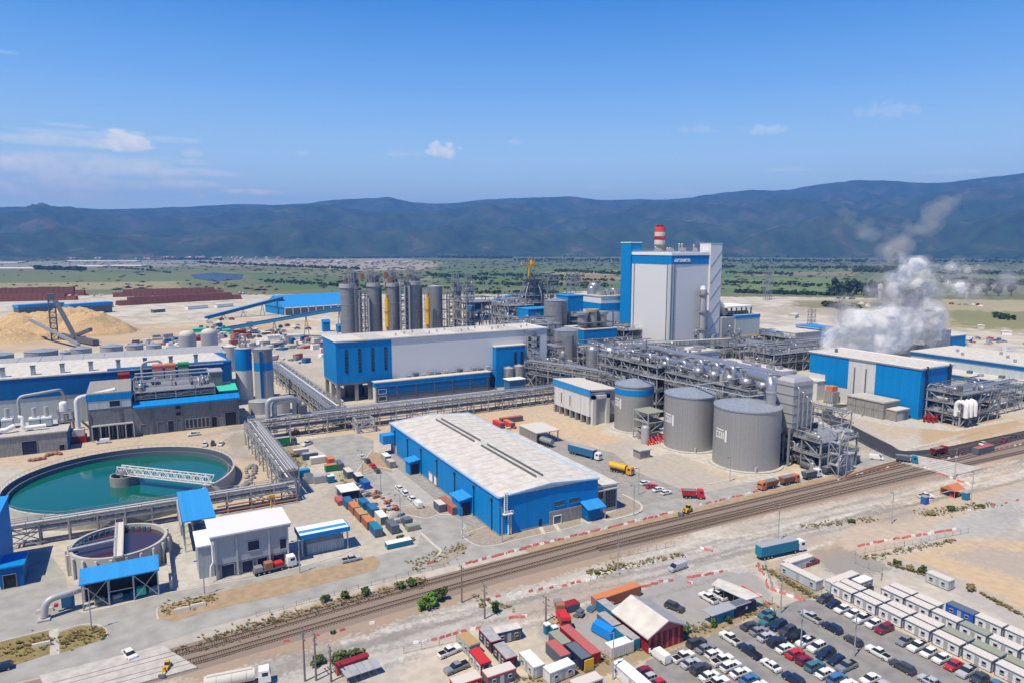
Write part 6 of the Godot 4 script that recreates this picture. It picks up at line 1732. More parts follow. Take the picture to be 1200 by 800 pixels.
func clarifier() -> void:
	var c := Vector3(-7.8, 0, -272.0)
	var r := 36.2
	var t := thing("clarifier", "huge round concrete clarifier basin filled with green water", "basin", c)
	var b := MB.new(); b.lathe(Vector3.ZERO, [Vector2(r, 0), Vector2(r, 5.0), Vector2(r - 0.7, 5.0)], 96)
	part("outer_wall", b, M.slab, t)
	var iw := MB.new(); iw.lathe(Vector3.ZERO, [Vector2(r - 0.7, 4.9), Vector2(r - 0.7, 0.5)], 96)
	part("inner_wall", iw, M.slate, t)
	var w2 := MB.new(); w2.lathe(Vector3.ZERO, [Vector2(r - 1.9, 0.5), Vector2(r - 1.9, 3.6), Vector2(r - 2.5, 3.6), Vector2(r - 2.5, 0.5)], 96)
	part("launder_wall", w2, M.slate, t)
	var ch := MB.new(); ch.lathe(Vector3.ZERO, [Vector2(r - 0.7, 2.2), Vector2(r - 1.9, 2.2)], 96)
	part("launder_floor", ch, M.dark_concrete, t)
	var rl := MB.new()
	for k in 96:
		var e: Vector3 = Vector3(cos(TAU * k / 96), 0, sin(TAU * k / 96)) * (r - 0.3)
		var e2 := Vector3(cos(TAU * (k + 1) / 96), 0, sin(TAU * (k + 1) / 96)) * (r - 0.3)
		rl.bar(e + Vector3(0, 5.0, 0), e + Vector3(0, 6.1, 0), 0.07)
		rl.bar(e + Vector3(0, 6.05, 0), e2 + Vector3(0, 6.05, 0), 0.07)
	part("handrail", rl, M.steel, t)
	var wa := MB.new(); wa.up(Vector3(0, 0.2, 0), r - 2.4, 1.9, 96)
	part("water", wa, M.effluent_water, t)
	var m := MB.new(); m.lathe(Vector3.ZERO, [Vector2(4.6, 1), Vector2(4.6, 5.4), Vector2(4.1, 5.4), Vector2(4.1, 3.4)], 32); m.up(Vector3(0, 3.2, 0), 1.4, 2.6, 20)
	part("center_well", m, M.concrete, t)
	var dk := MB.new(); dk.up(Vector3(0, 3.25, 0), 4.1, 0.1, 32)
	part("well_floor", dk, M.dark, t)
	var br := thing("clarifier_bridge", "lattice steel bridge reaching from the clarifier rim to its centre", "bridge", c)
	var dir := Vector3(21.0, 0, -243.5) - c
	dir.y = 0; dir = dir.normalized()
	var side := dir.cross(Vector3.UP)
	for s in [-1, 1]:
		var tb := MB.new()
		var n := 22
		for k in n:
			var p0: Vector3 = dir * (-2.0 + 39.0 * k / n) + side * s * 1.1
			var p1: Vector3 = dir * (-2.0 + 39.0 * (k + 1) / n) + side * s * 1.1
			tb.bar(p0 + Vector3(0, 5.6, 0), p1 + Vector3(0, 5.6, 0), 0.24); tb.bar(p0 + Vector3(0, 8.3, 0), p1 + Vector3(0, 8.3, 0), 0.24)
			tb.bar(p0 + Vector3(0, 5.6, 0), p0 + Vector3(0, 8.3, 0), 0.18)
			tb.bar(p0 + Vector3(0, 5.6 if k % 2 else 8.3, 0), p1 + Vector3(0, 8.3 if k % 2 else 5.6, 0), 0.18)
		part("truss", tb, M.white, br)
	var fl := MB.new(); fl.bar(dir * -3.0 + Vector3(0, 5.5, 0), dir * 37.0 + Vector3(0, 5.5, 0), 2.0, 0.12)
	part("deck", fl, M.pale_steel, br)
	var dr := MB.new(); dr.up(Vector3(0, 5.6, 0), 1.6, 1.6, 18); dr.span(-0.6, 0.6, 7.2, 8.4, -0.6, 0.6); railing(dr, [Vector3(-2.4, 5.6, -2.4), Vector3(2.4, 5.6, -2.4), Vector3(2.4, 5.6, 2.4), Vector3(-2.4, 5.6, 2.4), Vector3(-2.4, 5.6, -2.4)], 1.2, 1.6, 0.1)
	part("drive", dr, M.pale_steel, br)
	var st := MB.new(); st.bar(dir * 36.5 + Vector3(0, 5.6, 0), dir * 44.0 + Vector3(0, 0.2, 0), 1.6, 0.3); st.span(dir.x * 35 - 1.5, dir.x * 35 + 1.5, 4.2, 5.5, dir.z * 35 - 2, dir.z * 35 + 2)
	part("stair", st, M.concrete, br)
	var rk := []
	for k in 26:
		var a := -0.05 + k * 0.035
		rk.append(c + Vector3(cos(a) * (r + 4.0 + R.randf() * 4), 0.3, sin(a) * (r + 4.0 + R.randf() * 4) - 4))
	for k in rk.size():
		var rb := MB.new(); rb.ball(Vector3.ZERO, R.randf_range(0.7, 1.5), 6, 0.6)
		solo("boulder", "grey boulder in the heap right of the big clarifier", "boulder", rb, M.dark_concrete if k % 2 else M.concrete, "boulders heaped beside the clarifier", rk[k])
	# the small dark clarifier
	var c2 := Vector3(-8.4, 0, -208.3)
	var r2 := 11.8
	var s := thing("small_clarifier", "smaller round basin with dark purple water behind the blue-roofed shed", "basin", c2)
	var sb := MB.new(); sb.lathe(Vector3.ZERO, [Vector2(r2, 0), Vector2(r2, 6.0), Vector2(r2 - 0.8, 6.0), Vector2(r2 - 0.8, 1.0)], 64)
	part("wall", sb, M.slab, s)
	var sw := MB.new(); sw.up(Vector3(0, 0.5, 0), r2 - 0.7, 4.2, 64)
	part("water", sw, M.brown_water, s)
	var wb := MB.new(); wb.span(-1.1, 1.1, 6.0, 6.5, -12.5, 12.5)
	part("walkway", wb, M.off_white, s)
	for k in 2:
		var hb := MB.new(); railing(hb, [Vector3(-1.0 + k * 2, 6.5, -12.5), Vector3(-1.0 + k * 2, 6.5, 12.5)], 1.1, 1.8, 0.09)
		part("handrail", hb, M.pale_steel, s)
	var cr := MB.new(); cr.bar(Vector3(-11.6, 6.4, 2.2), Vector3(-0.8, 6.4, 0.5), 1.2, 0.4); railing(cr, [Vector3(-11.6, 6.6, 2.8), Vector3(-1, 6.6, 1.0)], 1.1, 1.8, 0.09)
	part("cross_walkway", cr, M.pale_steel, s)
	for k in 18:
		var a := PI * 0.55 + k * PI * 0.9 / 18.0 + PI * 0.35
		var wb2 := MB.new(); wb2.box(Vector3(cos(a) * (r2 - 1.5), 5.0, sin(a) * (r2 - 1.5)), Vector3(0.9, 1.0, 0.5), -a + PI / 2)
		part("weir_plate", wb2, M.slate if k % 2 else M.container_blue, s)
	for k in 22:
		var a := TAU * k / 22
		var bb := MB.new(); bb.box(Vector3(cos(a) * (r2 + 0.5), 2.8, sin(a) * (r2 + 0.5)), Vector3(0.5, 5.6, 0.6), -a)
		part("buttress", bb, M.off_white, s)

func left_front() -> void:
	var t := thing("filter_building", "grey metal building with a flat pale roof, columns and dark openings", "industrial building")
	block("wall", M.concrete, t, 13.5, 31.5, 0, 11.4, -184.4, -195.5)
	block("cladding", M.grey_cladding, t, 13.3, 31.7, 3.8, 11.6, -184.15, -195.7)
	block("roof", M.plain_white, t, 12.2, 32.4, 11.6, 12.0, -183.2, -196.4)
	block("eave_beam", M.grey_cladding, t, 12.4, 32.2, 10.8, 11.6, -183.4, -184.1)
	block("low_wing", M.grey_cladding, t, 9.6, 13.3, 0, 8.6, -186.5, -197)
	block("low_wing_roof", M.white, t, 9.2, 13.3, 8.6, 8.95, -186.1, -197.3)
	for x in [13.4, 18.4, 26.4, 31.2]: block("column", M.pale_cladding, t, x, x + 0.45, 0, 11.4, -183.9, -184.15)
	opening("window", M.navy, t, "z", -184.15, 21.4, 24.2, 6.0, 8.6, M.pale_steel)
	opening("window", M.navy, t, "z", -184.15, 29.4, 31.0, 4.8, 7.6, M.pale_steel)
	for q in [[14.8, 17.8], [19.8, 22.4], [23.6, 26.0], [27.6, 30.4]]: opening("gate", M.navy, t, "z", -184.4, q[0], q[1], 0.1, 3.4, M.pale_steel)
	var dp := MB.new(); dp.tube([Vector3(12.8, 11.0, -183.7), Vector3(12.8, 5.0, -183.6), Vector3(12.2, 4.2, -183.4), Vector3(12.0, 1.5, -183.3)], 0.22, 8)
	part("downpipe", dp, M.white, t)
	var bt := thing("blue_roof_shed", "bright blue sloping sheet roof on posts beside the clarifier rack", "shed")
	var bb := MB.new(); bb.hexa([Vector3(7.2, 8.9, -205.0), Vector3(15.8, 8.9, -205.0), Vector3(15.4, 10.6, -226.6), Vector3(6.9, 10.6, -226.8), Vector3(7.2, 9.15, -205.0), Vector3(15.8, 9.15, -205.0), Vector3(15.4, 10.9, -226.6), Vector3(6.9, 10.9, -226.8)])
	part("roof", bb, M.sky_blue_roof, bt)
	for k in 5:
		for x in [7.4, 15.2]: block("post", M.pale_steel, bt, x, x + 0.3, 0, 9.0 + k * 0.38, -205.6 - k * 5, -205.9 - k * 5)
	block("side_beam", M.pale_steel, bt, 6.6, 7.0, 5.5, 8.7, -204.5, -226.8)
	for k in 5:
		var v := MB.new(); v.up(Vector3(11.5, 0, -207.5 - k * 4.2), 1.4, 5.0, 14)
		part("filter_vessel", v, M.dark_steel if k % 2 else M.steel, bt)
	for k in 4: block("channel_wall", M.slab, bt, 2.6 + k * 0.0, 3.3, 0, 2.6, -184.0 - k * 9, -192.8 - k * 9)
	# blue-roofed open shed in front of the small clarifier
	var s := thing("open_shed", "open-sided shed with a blue mono-pitch roof and crossed braces", "shed")
	var rb := MB.new(); rb.hexa([Vector3(-16.2, 6.6, -181.6), Vector3(0.6, 6.6, -181.6), Vector3(0.6, 8.2, -187.2), Vector3(-16.2, 8.2, -187.2), Vector3(-16.2, 6.9, -181.6), Vector3(0.6, 6.9, -181.6), Vector3(0.6, 8.5, -187.2), Vector3(-16.2, 8.5, -187.2)])
	part("roof", rb, M.sky_blue_roof, s)
	for k in 4:
		for z in [-182.2, -186.8]: block("post", M.pale_steel, s, -15.8 + k * 5.25, -15.5 + k * 5.25, 0, 6.6 if z > -184 else 8.2, z, z - 0.3)
	block("back_wall", M.dark, s, -15.6, 0.2, 0, 8.0, -187.0, -187.2)
	for k in 3:
		var xb := MB.new()
		if k != 1:
			xb.bar(Vector3(-15.6 + k * 5.25, 0.4, -182.3), Vector3(-10.6 + k * 5.25, 6.4, -182.3), 0.16); xb.bar(Vector3(-15.6 + k * 5.25, 6.4, -182.3), Vector3(-10.6 + k * 5.25, 0.4, -182.3), 0.16)
		else: xb.bar(Vector3(-15.6 + k * 5.25, 3.4, -182.3), Vector3(-10.6 + k * 5.25, 3.4, -182.3), 0.16)
		part("brace", xb, M.pale_steel, s)
	for k in 4:
		var pb := MB.new(); pb.cyl(Vector3(-13.5 + k * 3.8, 1.0, -184), Vector3(-11.6 + k * 3.8, 1.0, -184.6), 0.7, -1, 10); pb.span(-13.5 + k * 3.8, -11.4 + k * 3.8, 0, 0.4, -183.6, -185.2)
		part("pump", pb, [M.olive_green, M.steel, M.container_blue, M.steel][k], s)
	block("mint_tank", M.mint, s, -4.6, -2.6, 0.8, 2.6, -182.6, -184)
	var u := thing("suction_pipe", "grey pipe bending down to a concrete block left of the open shed", "pipe", Vector3(-16, 0, -184.6))
	var ub := MB.new(); ub.tube(bent([Vector3(0, 4.6, 0), Vector3(-7, 4.4, 2), Vector3(-7.4, 0.6, 2.4)], 2.0), 0.8, 12)
	part("pipe", ub, M.pale_steel, u)
	block("pad", M.slab, u, -8.6, -6.2, 0, 0.5, 1.4, 3.8)
	block("panel", M.container_blue, u, -4.2, -1.6, 0.6, 3.2, -1.2, -0.2)
	block("red_valve", M.safety_red, u, -5.6, -4.8, 1.4, 2.2, -0.6, 0.2)
	# blue block at the left edge
	var l := thing("blue_block", "tall blue block cut by the left edge of the view", "industrial building")
	block("wall", M.blue_cladding, l, -48, -34.5, 0, 17, -206, -226)
	block("roof", M.sky_blue_roof, l, -48.2, -34.3, 17, 17.4, -205.7, -226.2)
	block("low_wing", M.dark_blue_cladding, l, -34.5, -29.6, 0, 5.4, -204, -212)
	block("low_roof", M.blue_cladding, l, -34.8, -29.2, 5.4, 5.8, -203.6, -212.4)
	opening("door", M.dark, l, "z", -204, -33.8, -31.2, 0.1, 3.6, M.concrete)
	# blue canopy right of the grey building
	var c := thing("blue_canopy", "blue-edged white canopy on posts over a low white tank", "canopy")
	var cb := MB.new(); cb.span(35.0, 48.6, 6.2, 6.6, -186.0, -192.5)
	part("roof", cb, M.white, c)
	var ce := MB.new(); ce.span(34.8, 48.8, 5.5, 6.7, -185.6, -186.0); ce.span(34.8, 35.0, 5.5, 6.7, -186, -192.6); ce.span(48.6, 48.8, 5.5, 6.7, -186, -192.6)
	part("edge", ce, M.blue_cladding, c)
	var cs := MB.new()
	cs.span(35.2, 48.4, 6.6, 6.64, -187.6, -189.4)
	part("roof_stripe", cs, M.sky_blue_roof, c)
	for x in [35.4, 48.0]:
		for z in [-186.3, -192.0]: block("post", M.pale_steel, c, x, x + 0.35, 0, 6.2, z, z - 0.35)
	block("low_tank", M.grey_cladding, c, 37, 47.4, 0, 3.2, -187.4, -191.6)
	for k in 8: block("tank_rib", M.pale_cladding, c, 37.4 + k * 1.25, 37.6 + k * 1.25, 0.1, 3.1, -187.25, -187.4)
	# the yellow standpipe and pipes behind the grey building
	var y := thing("yellow_standpipe", "yellow standpipe crane on a long low pipe behind the grey building", "pipe", V(34.3, -227.9))
	var yb := MB.new(); yb.up(Vector3.ZERO, 0.3, 4.6, 10); yb.bar(Vector3(-0.8, 4.4, 0), Vector3(1.2, 4.4, 0), 0.9, 0.8)
	part("standpipe", yb, M.crane_yellow, y)
	var yp := MB.new()
	for k in 2: yp.cyl(Vector3(-16, 1.2 + k * 1.4, -2 - k), Vector3(9, 1.2 + k * 1.4, -2.0 - k), 0.25, -1, 8)
	part("pipe", yp, M.rust_orange, y)
	for k in 6:
		var pv := MB.new(); pv.cyl(Vector3(-1.1, 0.9, 0), Vector3(1.1, 0.9, 0), 0.9, -1, 14); pv.span(-1, 1, 0, 0.3, -0.6, 0.6)
		solo("horizontal_tank", "small horizontal white tank, %s of the row behind the grey building" % ["first", "second", "third", "fourth", "fifth", "sixth"][k], "tank", pv, M.pale_steel, "horizontal tanks behind the grey building", Vector3(18.0 + k * 2.5, 0, -203))

func far_works() -> void:
	# heap of wood chips with its stacker
	var t := thing("chip_pile", "long tan heap of wood chips at the left edge", "wood chip heap")
	var f := FastNoiseLite.new(); f.seed = 51; f.frequency = 0.03; f.fractal_octaves = 3
	for q in [[V(-96.2, -808.8), 50.0, 27.0], [V(-58.4, -819), 52.0, 31.0], [V(-41.8, -794.3), 44.0, 27.0], [V(-76.6, -805.6), 48.0, 28.0], [V(-133.7, -814.6), 46.0, 22.0], [V(-107.5, -766.3), 34.0, 14.0]]:
		var b := MB.new()
		var pts := []
		for j in 15:
			for k in 48:
				var a := TAU * k / 48
				var rr: float = q[1] * j / 14.0
				var x := cos(a) * rr
				var z := sin(a) * rr * 0.8
				var cut := 1.0 + 0.12 * f.get_noise_2d(x * 2 + q[1], z * 2)
				var h: float = q[2] * maxf(0, 1.0 - j / 14.0 * cut)
				h = minf(h, q[2] * 0.74 + f.get_noise_2d(x, z)) + f.get_noise_2d(x * 4, z * 4) * 3.2 * (1.0 - j / 14.0)
				pts.append(q[0] + Vector3(x, h if j < 14 else -0.3, z))
		for j in 14:
			for k in 48: b.quad(pts[j * 48 + k], pts[(j + 1) * 48 + k], pts[(j + 1) * 48 + (k + 1) % 48], pts[j * 48 + (k + 1) % 48])
		for k in range(0, b.i.size(), 3):
			var w := b.i[k + 1]; b.i[k + 1] = b.i[k + 2]; b.i[k + 2] = w
		for k in b.n.size(): if b.n[k].y < 0: b.n[k] = -b.n[k]
		part("heap", b, M.chips, t)
	var s := thing("chip_stacker", "dark steel stacker mast with slanting boom over the wood chip heap", "conveyor", V(-68, -751.4))
	var mb := MB.new(); lattice(mb, Vector3.ZERO, Vector2(5, 5), 40, 5, 0.55); mb.span(-3, 3, 37, 42, -3, 3)
	part("mast", mb, M.slate, s)
	var bm := MB.new(); bm.bar(Vector3(3, 36, 2), Vector3(-49.9, 4, -720.8) - V(-68, -751.4), 2.8, 2.8)
	part("boom", bm, M.dark_steel, s)
	var cv := MB.new(); cv.bar(Vector3(-86.4, 18, -761.9) - V(-68, -751.4), Vector3(-44.9, 3, -677.3) - V(-68, -751.4), 2.6, 2.0)
	part("conveyor", cv, M.steel, s)
	var cv2 := MB.new(); cv2.bar(Vector3(-64.3, 3, -757.7) - V(-68, -751.4), Vector3(-33.1, 3, -688.6) - V(-68, -751.4), 5.0, 4.0); cv2.bar(Vector3(-54.6, 3, -731.9) - V(-68, -751.4), Vector3(-37.2, 12, -710.4) - V(-68, -751.4), 3.0, 3.0)
	part("reclaimer", cv2, M.dark_steel, s)
	for k in 2:
		var g := thing("blue_gallery", ["blue-roofed conveyor gallery behind the chip heap, left of the mast", "blue-roofed conveyor gallery behind the chip heap, right of the mast"][k], "conveyor", [Vector3(-129.9, 9, -1026.2), Vector3(-76.1, 9, -1010.3)][k])
		g.position.y = 0
		g.rotation.y = deg_to_rad(31)
		block("wall", M.slate, g, 0, 52, 0, 10, -6, 6)
		block("roof", M.sky_blue_roof, g, -0.5, 52.5, 10, 13.5, -7, 7)
	var wt := thing("white_tank_shed", "long white roofed shed behind the right end of the chip heap", "shed", V(-61.6, -1102.3), deg_to_rad(31))
	block("wall", M.grey_cladding, wt, 0, 34, 0, 7, -7, 7)
	var wr := MB.new(); wr.gable(-0.5, 34.5, 7.5, -7.5, 7, 11, true)
	part("roof", wr, M.white_roof, wt)
	# log stacks
	for q in [[V(-34.5, -1340.3), V(141.4, -1340.2), 13.0, "long red-brown log stack, the farther of the two right of the chip heap"], [V(-24.9, -1144.3), V(149, -1197.5), 12.0, "long red-brown log stack, the nearer of the two right of the chip heap"], [V(-234.4, -1426.9), V(-77.1, -1409.5), 17.0, "tall red-brown log stack at the left edge behind the chip heap"], [V(-217.1, -1318), V(-76.2, -1299.3), 11.0, "lower red-brown log stack at the left edge in front of the tall one"]]:
		var a: Vector3 = q[0]
		var d: Vector3 = q[1] - a
		var l := thing("log_stack", q[3], "log stack", a, atan2(-d.z, d.x))
		var n := int(d.length() / 7.5)
		for k in n:
			var b := MB.new()
			var h: float = q[2] * R.randf_range(0.86, 0.94) * (0.6 if k < 2 or k > n - 3 else 1.0)
			var x := k * 7.5
			b.hexa([Vector3(x, 0, 10), Vector3(x + 7.2, 0, 10), Vector3(x + 7.2, 0, -10), Vector3(x, 0, -10), Vector3(x, h, 5.5), Vector3(x + 7.2, h, 5.5), Vector3(x + 7.2, h, -5.5), Vector3(x, h, -5.5)])
			part("log_bundle", b, M.logs, l)
	# conveyor galleries
	for q in [[Vector3(68.7, 1.5, -875.1), Vector3(160.9, 20, -898.3), "blue covered conveyor climbing to the blue-roofed hall"], [Vector3(69.4, 1.5, -743.7), Vector3(166.3, 28, -631.4), "longer blue covered conveyor climbing to the leftmost grey silo"], [Vector3(284.3, 12, -606.9), Vector3(342.7, 20, -631.3), "lower blue conveyor right of the slim silos"], [Vector3(258.8, 30, -555.9), Vector3(361.6, 30, -666), "upper blue conveyor right of the slim silos"], [Vector3(361.6, 30, -666), Vector3(339.8, 34, -558.3), "short blue conveyor reaching the dark digester"]]:
		var a: Vector3 = q[0]
		var z: Vector3 = q[1]
		var g := thing("conveyor", q[2], "conveyor", Vector3(a.x, 0, a.z))
		var o := Vector3(a.x, 0, a.z)
		var b := MB.new(); b.bar(a - o, z - o, 4.0, 3.4)
		part("gallery", b, M.container_blue, g)
		var rf := MB.new(); rf.bar(a - o + Vector3(0, 1.9, 0), z - o + Vector3(0, 1.9, 0), 4.6, 0.4)
		part("roof", rf, M.sky_blue_roof, g)
		for k in 4:
			var p := a.lerp(z, 0.22 + k * 0.25) - o
			var l := MB.new(); l.bar(Vector3(p.x - 2.5, 0, p.z), p, 0.6); l.bar(Vector3(p.x + 2.5, 0, p.z), p, 0.6); l.bar(Vector3(p.x - 1.2, p.y * 0.5, p.z), Vector3(p.x + 1.2, p.y * 0.5, p.z), 0.4)
			part("trestle", l, M.steel, g)
	var h := thing("chip_hall", "hall with a big bright blue sloping roof left of the silos", "industrial building", V(159.2, -882.7), deg_to_rad(13))
	var hr := MB.new(); hr.gable(-2, 96, 3, -58, 9.5, 23.0, true)
	part("roof", hr, M.sky_blue_roof, h)
	for k in 10:
		block("bay_post", M.white, h, k * 10.3, 1.2 + k * 10.3, 0, 9.4, 0.4, 1.2)
		if k < 9: block("bay", M.dark_concrete, h, 1.4 + k * 10.3, 10.1 + k * 10.3, 0, 8.2, -1, 0.4)
	block("end_wall", M.blue_cladding, h, -1, 0, 0, 9.5, -56, 0)
	# camp of sheds, plant and cars on the sandy lots behind
	var n := 0
	var names := ["shed", "site_hut", "container", "store"]
	for q in [[V(107.6, -656.1), 11, 8, 5, "white tents with grey sides behind the digester hall, left one", "white"], [V(125.9, -652.8), 12, 8, 5, "white tents with grey sides behind the digester hall, right one", "white"], [V(165.7, -697.4), 7, 7, 12, "small blue tower hut left of the silos", "blue_cladding"], [V(176, -683.9), 6, 6, 8, "small blue hut beside the leftmost silo", "blue_cladding"], [V(52, -751.2), 9, 3, 4, "green container on the lot beyond the left hall", "mint"], [V(76.5, -730.1), 8, 4, 4, "second green container on the lot, further right", "mint"], [V(86, -717.3), 12, 3, 4, "dark red container row beside the green container", "dark_red"], [V(52.2, -679.6), 16, 3, 4, "dark red shed near the long grey roof", "dark_red"], [V(108.3, -697.7), 8, 4, 3, "dark container on the sand left of the silos", "slate"],
			[V(359.4, -661.9), 14, 7, 9, "pale plant house below the blue conveyors", "pale_cladding"], [V(376.4, -783.3), 6, 6, 14, "blue transfer tower between the two blue conveyors", "blue_cladding"], [V(613.5, -905), 20, 12, 10, "low blue shed left of the white power house", "blue_cladding"], [V(690.6, -565), 24, 8, 5, "low tan shed on the sandy lot beyond the precipitator", "off_white"], [V(738, -355.9), 14, 8, 4, "low white store on the lot at the right edge", "white"], [V(768.3, -395), 10, 6, 4, "small pale hut on the lot right of the steam", "off_white"], [V(639.6, -341.7), 16, 7, 5, "grey shed behind the machine hall roof", "grey_cladding"], [V(58, -1226.5), 14, 8, 5, "small shed between the two log stacks", "off_white"], [V(70.9, -1030.3), 30, 7, 6, "long white-roofed shed below the log stacks, left", "white"], [V(106.6, -1041.1), 26, 7, 6, "long white-roofed shed below the log stacks, right", "white"], [V(23.5, -1000.6), 16, 6, 5, "dark shed below the log stacks", "slate"]]:
		var s2 := thing(names[n % 4], q[4], "shed", q[0], deg_to_rad(30 if n > 8 else 0))
		block("wall", M[q[5]], s2, -q[1] / 2.0, q[1] / 2.0, 0, q[3] * 0.8, -q[2] / 2.0, q[2] / 2.0)
		var g := MB.new(); g.gable(-q[1] / 2.0 - 0.4, q[1] / 2.0 + 0.4, q[2] / 2.0 + 0.4, -q[2] / 2.0 - 0.4, q[3] * 0.8, float(q[3]), true)
		part("roof", g, M.white_roof if q[5] in ["white", "off_white", "grey_cladding", "slate"] else M[q[5]], s2)
		n += 1
	R.seed = 91
	for k in 190: # site clutter on the lots behind: stacked steel, huts, pipe bundles
		var p: Vector3 = [V(42.4, -691.5), V(85.6, -607.4), V(116.9, -607.5), V(75.3, -762.8), V(99.6, -702.4), V(103, -537.2), V(394.2, -725.9), V(328.4, -642.4), V(905.3, -639.2), V(648, -325), V(152.7, -618.6), V(24.8, -688.1), V(637.1, -892.2)][k % 13]
		p += Vector3(R.randf_range(-38, 38), 0, R.randf_range(-30, 30))
		var b := MB.new()
		var dim := Vector3(R.randf_range(2, 9), R.randf_range(1.5, 4.5), R.randf_range(2, 5))
		b.box(Vector3(0, dim.y / 2, 0), dim, R.randf())
		for j in 3: b.box(Vector3(R.randf_range(-6, 6), 0.6, R.randf_range(-4, 4)), Vector3(R.randf_range(1, 4), 1.2, R.randf_range(1, 3)), R.randf())
		var o := solo("site_store", "small %s store among the clutter %s" % [["white", "cream", "grey", "dark", "rust-red", "blue", "pale"][k % 7], ["behind the left hall", "left of the mill hall", "by the white tents", "under the blue conveyors", "left of the silos", "before the mill hall end", "below the right conveyors", "right of the slim silos", "on the lot beyond the steam", "behind the machine hall", "beside the blue tower hut", "beyond the grey roof", "left of the power house"][k % 13]], "store", b, [M.white, M.off_white, M.steel, M.slate, M.faded_red, M.container_blue, M.pale_steel][k % 7], "stores and clutter behind the mill", p)
	# pylons and the water tower
	for q in [[V(869.4, -766), 46.0, "lattice pylon left of the pair beyond the precipitator"], [V(889.2, -775.1), 50.0, "lattice pylon right of the pair beyond the precipitator"], [V(555, -433.6), 26.0, "slim lattice mast beside the steam"], [V(740.9, -537.7), 22.0, "lattice mast on the sandy lot beyond the steam"]]:
		var p := thing("pylon", q[2], "pylon", q[0])
		var b := MB.new(); lattice(b, Vector3.ZERO, Vector2(4.5, 4.5), q[1], 5.0, 0.28)
		for k in 3: b.bar(Vector3(-7, q[1] - 2 - k * 5, 0), Vector3(7, q[1] - 2 - k * 5, 0), 0.3)
		part("frame", b, M.steel, p)
	var w := thing("water_tower", "slim pale water tower in front of the dark grove", "water tower", V(1027.4, -680.3))
	var wb := MB.new(); wb.up(Vector3.ZERO, 2.6, 18, 16); wb.up(Vector3(0, 18, 0), 4.2, 7, 18, 3.4); wb.up(Vector3(0, 25, 0), 3.4, 1.4, 18, 0.3)
	part("tower", wb, M.off_white, w)
	# parked machines and vehicles too small to show parts
	for k in 70:
		var p: Vector3 = [V(82.9, -1193.1), V(186.5, -1290.6), V(82.6, -690.1), V(24.9, -1265), V(990.8, -700.1), V(1067, -551.4), V(716.1, -1003.1), V(75.9, -855.4), V(147.7, -740.5), V(-88.7, -1392.4)][k % 10]
		p += Vector3(R.randf_range(-30, 40), 0, R.randf_range(-40, 30))
		if k % 10 == 4: p = (V(992.5, -739.6)).lerp(V(1029.9, -669.2), R.randf())
		var b := MB.new(); b.span(-2.3, 2.3, 0.5, 1.3, -0.9, 0.9); b.span(-1.2, 1.0, 1.3, 2.0, -0.8, 0.8); b.span(-1.7, -1.1, 0, 0.7, -0.95, 0.95); b.span(1.1, 1.7, 0, 0.7, -0.95, 0.95)
		var o := solo("lot_vehicle", "tiny distant %s vehicle parked %s" % [["white", "white", "slate grey", "dark red", "navy", "pale grey"][k % 6], ["beside the log stacks", "on the sand near the blue-roofed hall", "on the lot behind the left hall", "beside the log stacks", "at the lot edge before the dark grove", "on the grassy lot at right", "on the lot left of the power house", "under the blue conveyors", "below the longer blue conveyor", "behind the chip heap"][k % 10]], "vehicle", b, [M.white, M.white, M.slate, M.dark_red, M.navy, M.pale_steel][k % 6], "vehicles on the far sandy lots", p)
		o.rotation.y = R.randf() * PI
		o.scale = Vector3.ONE * 1.4

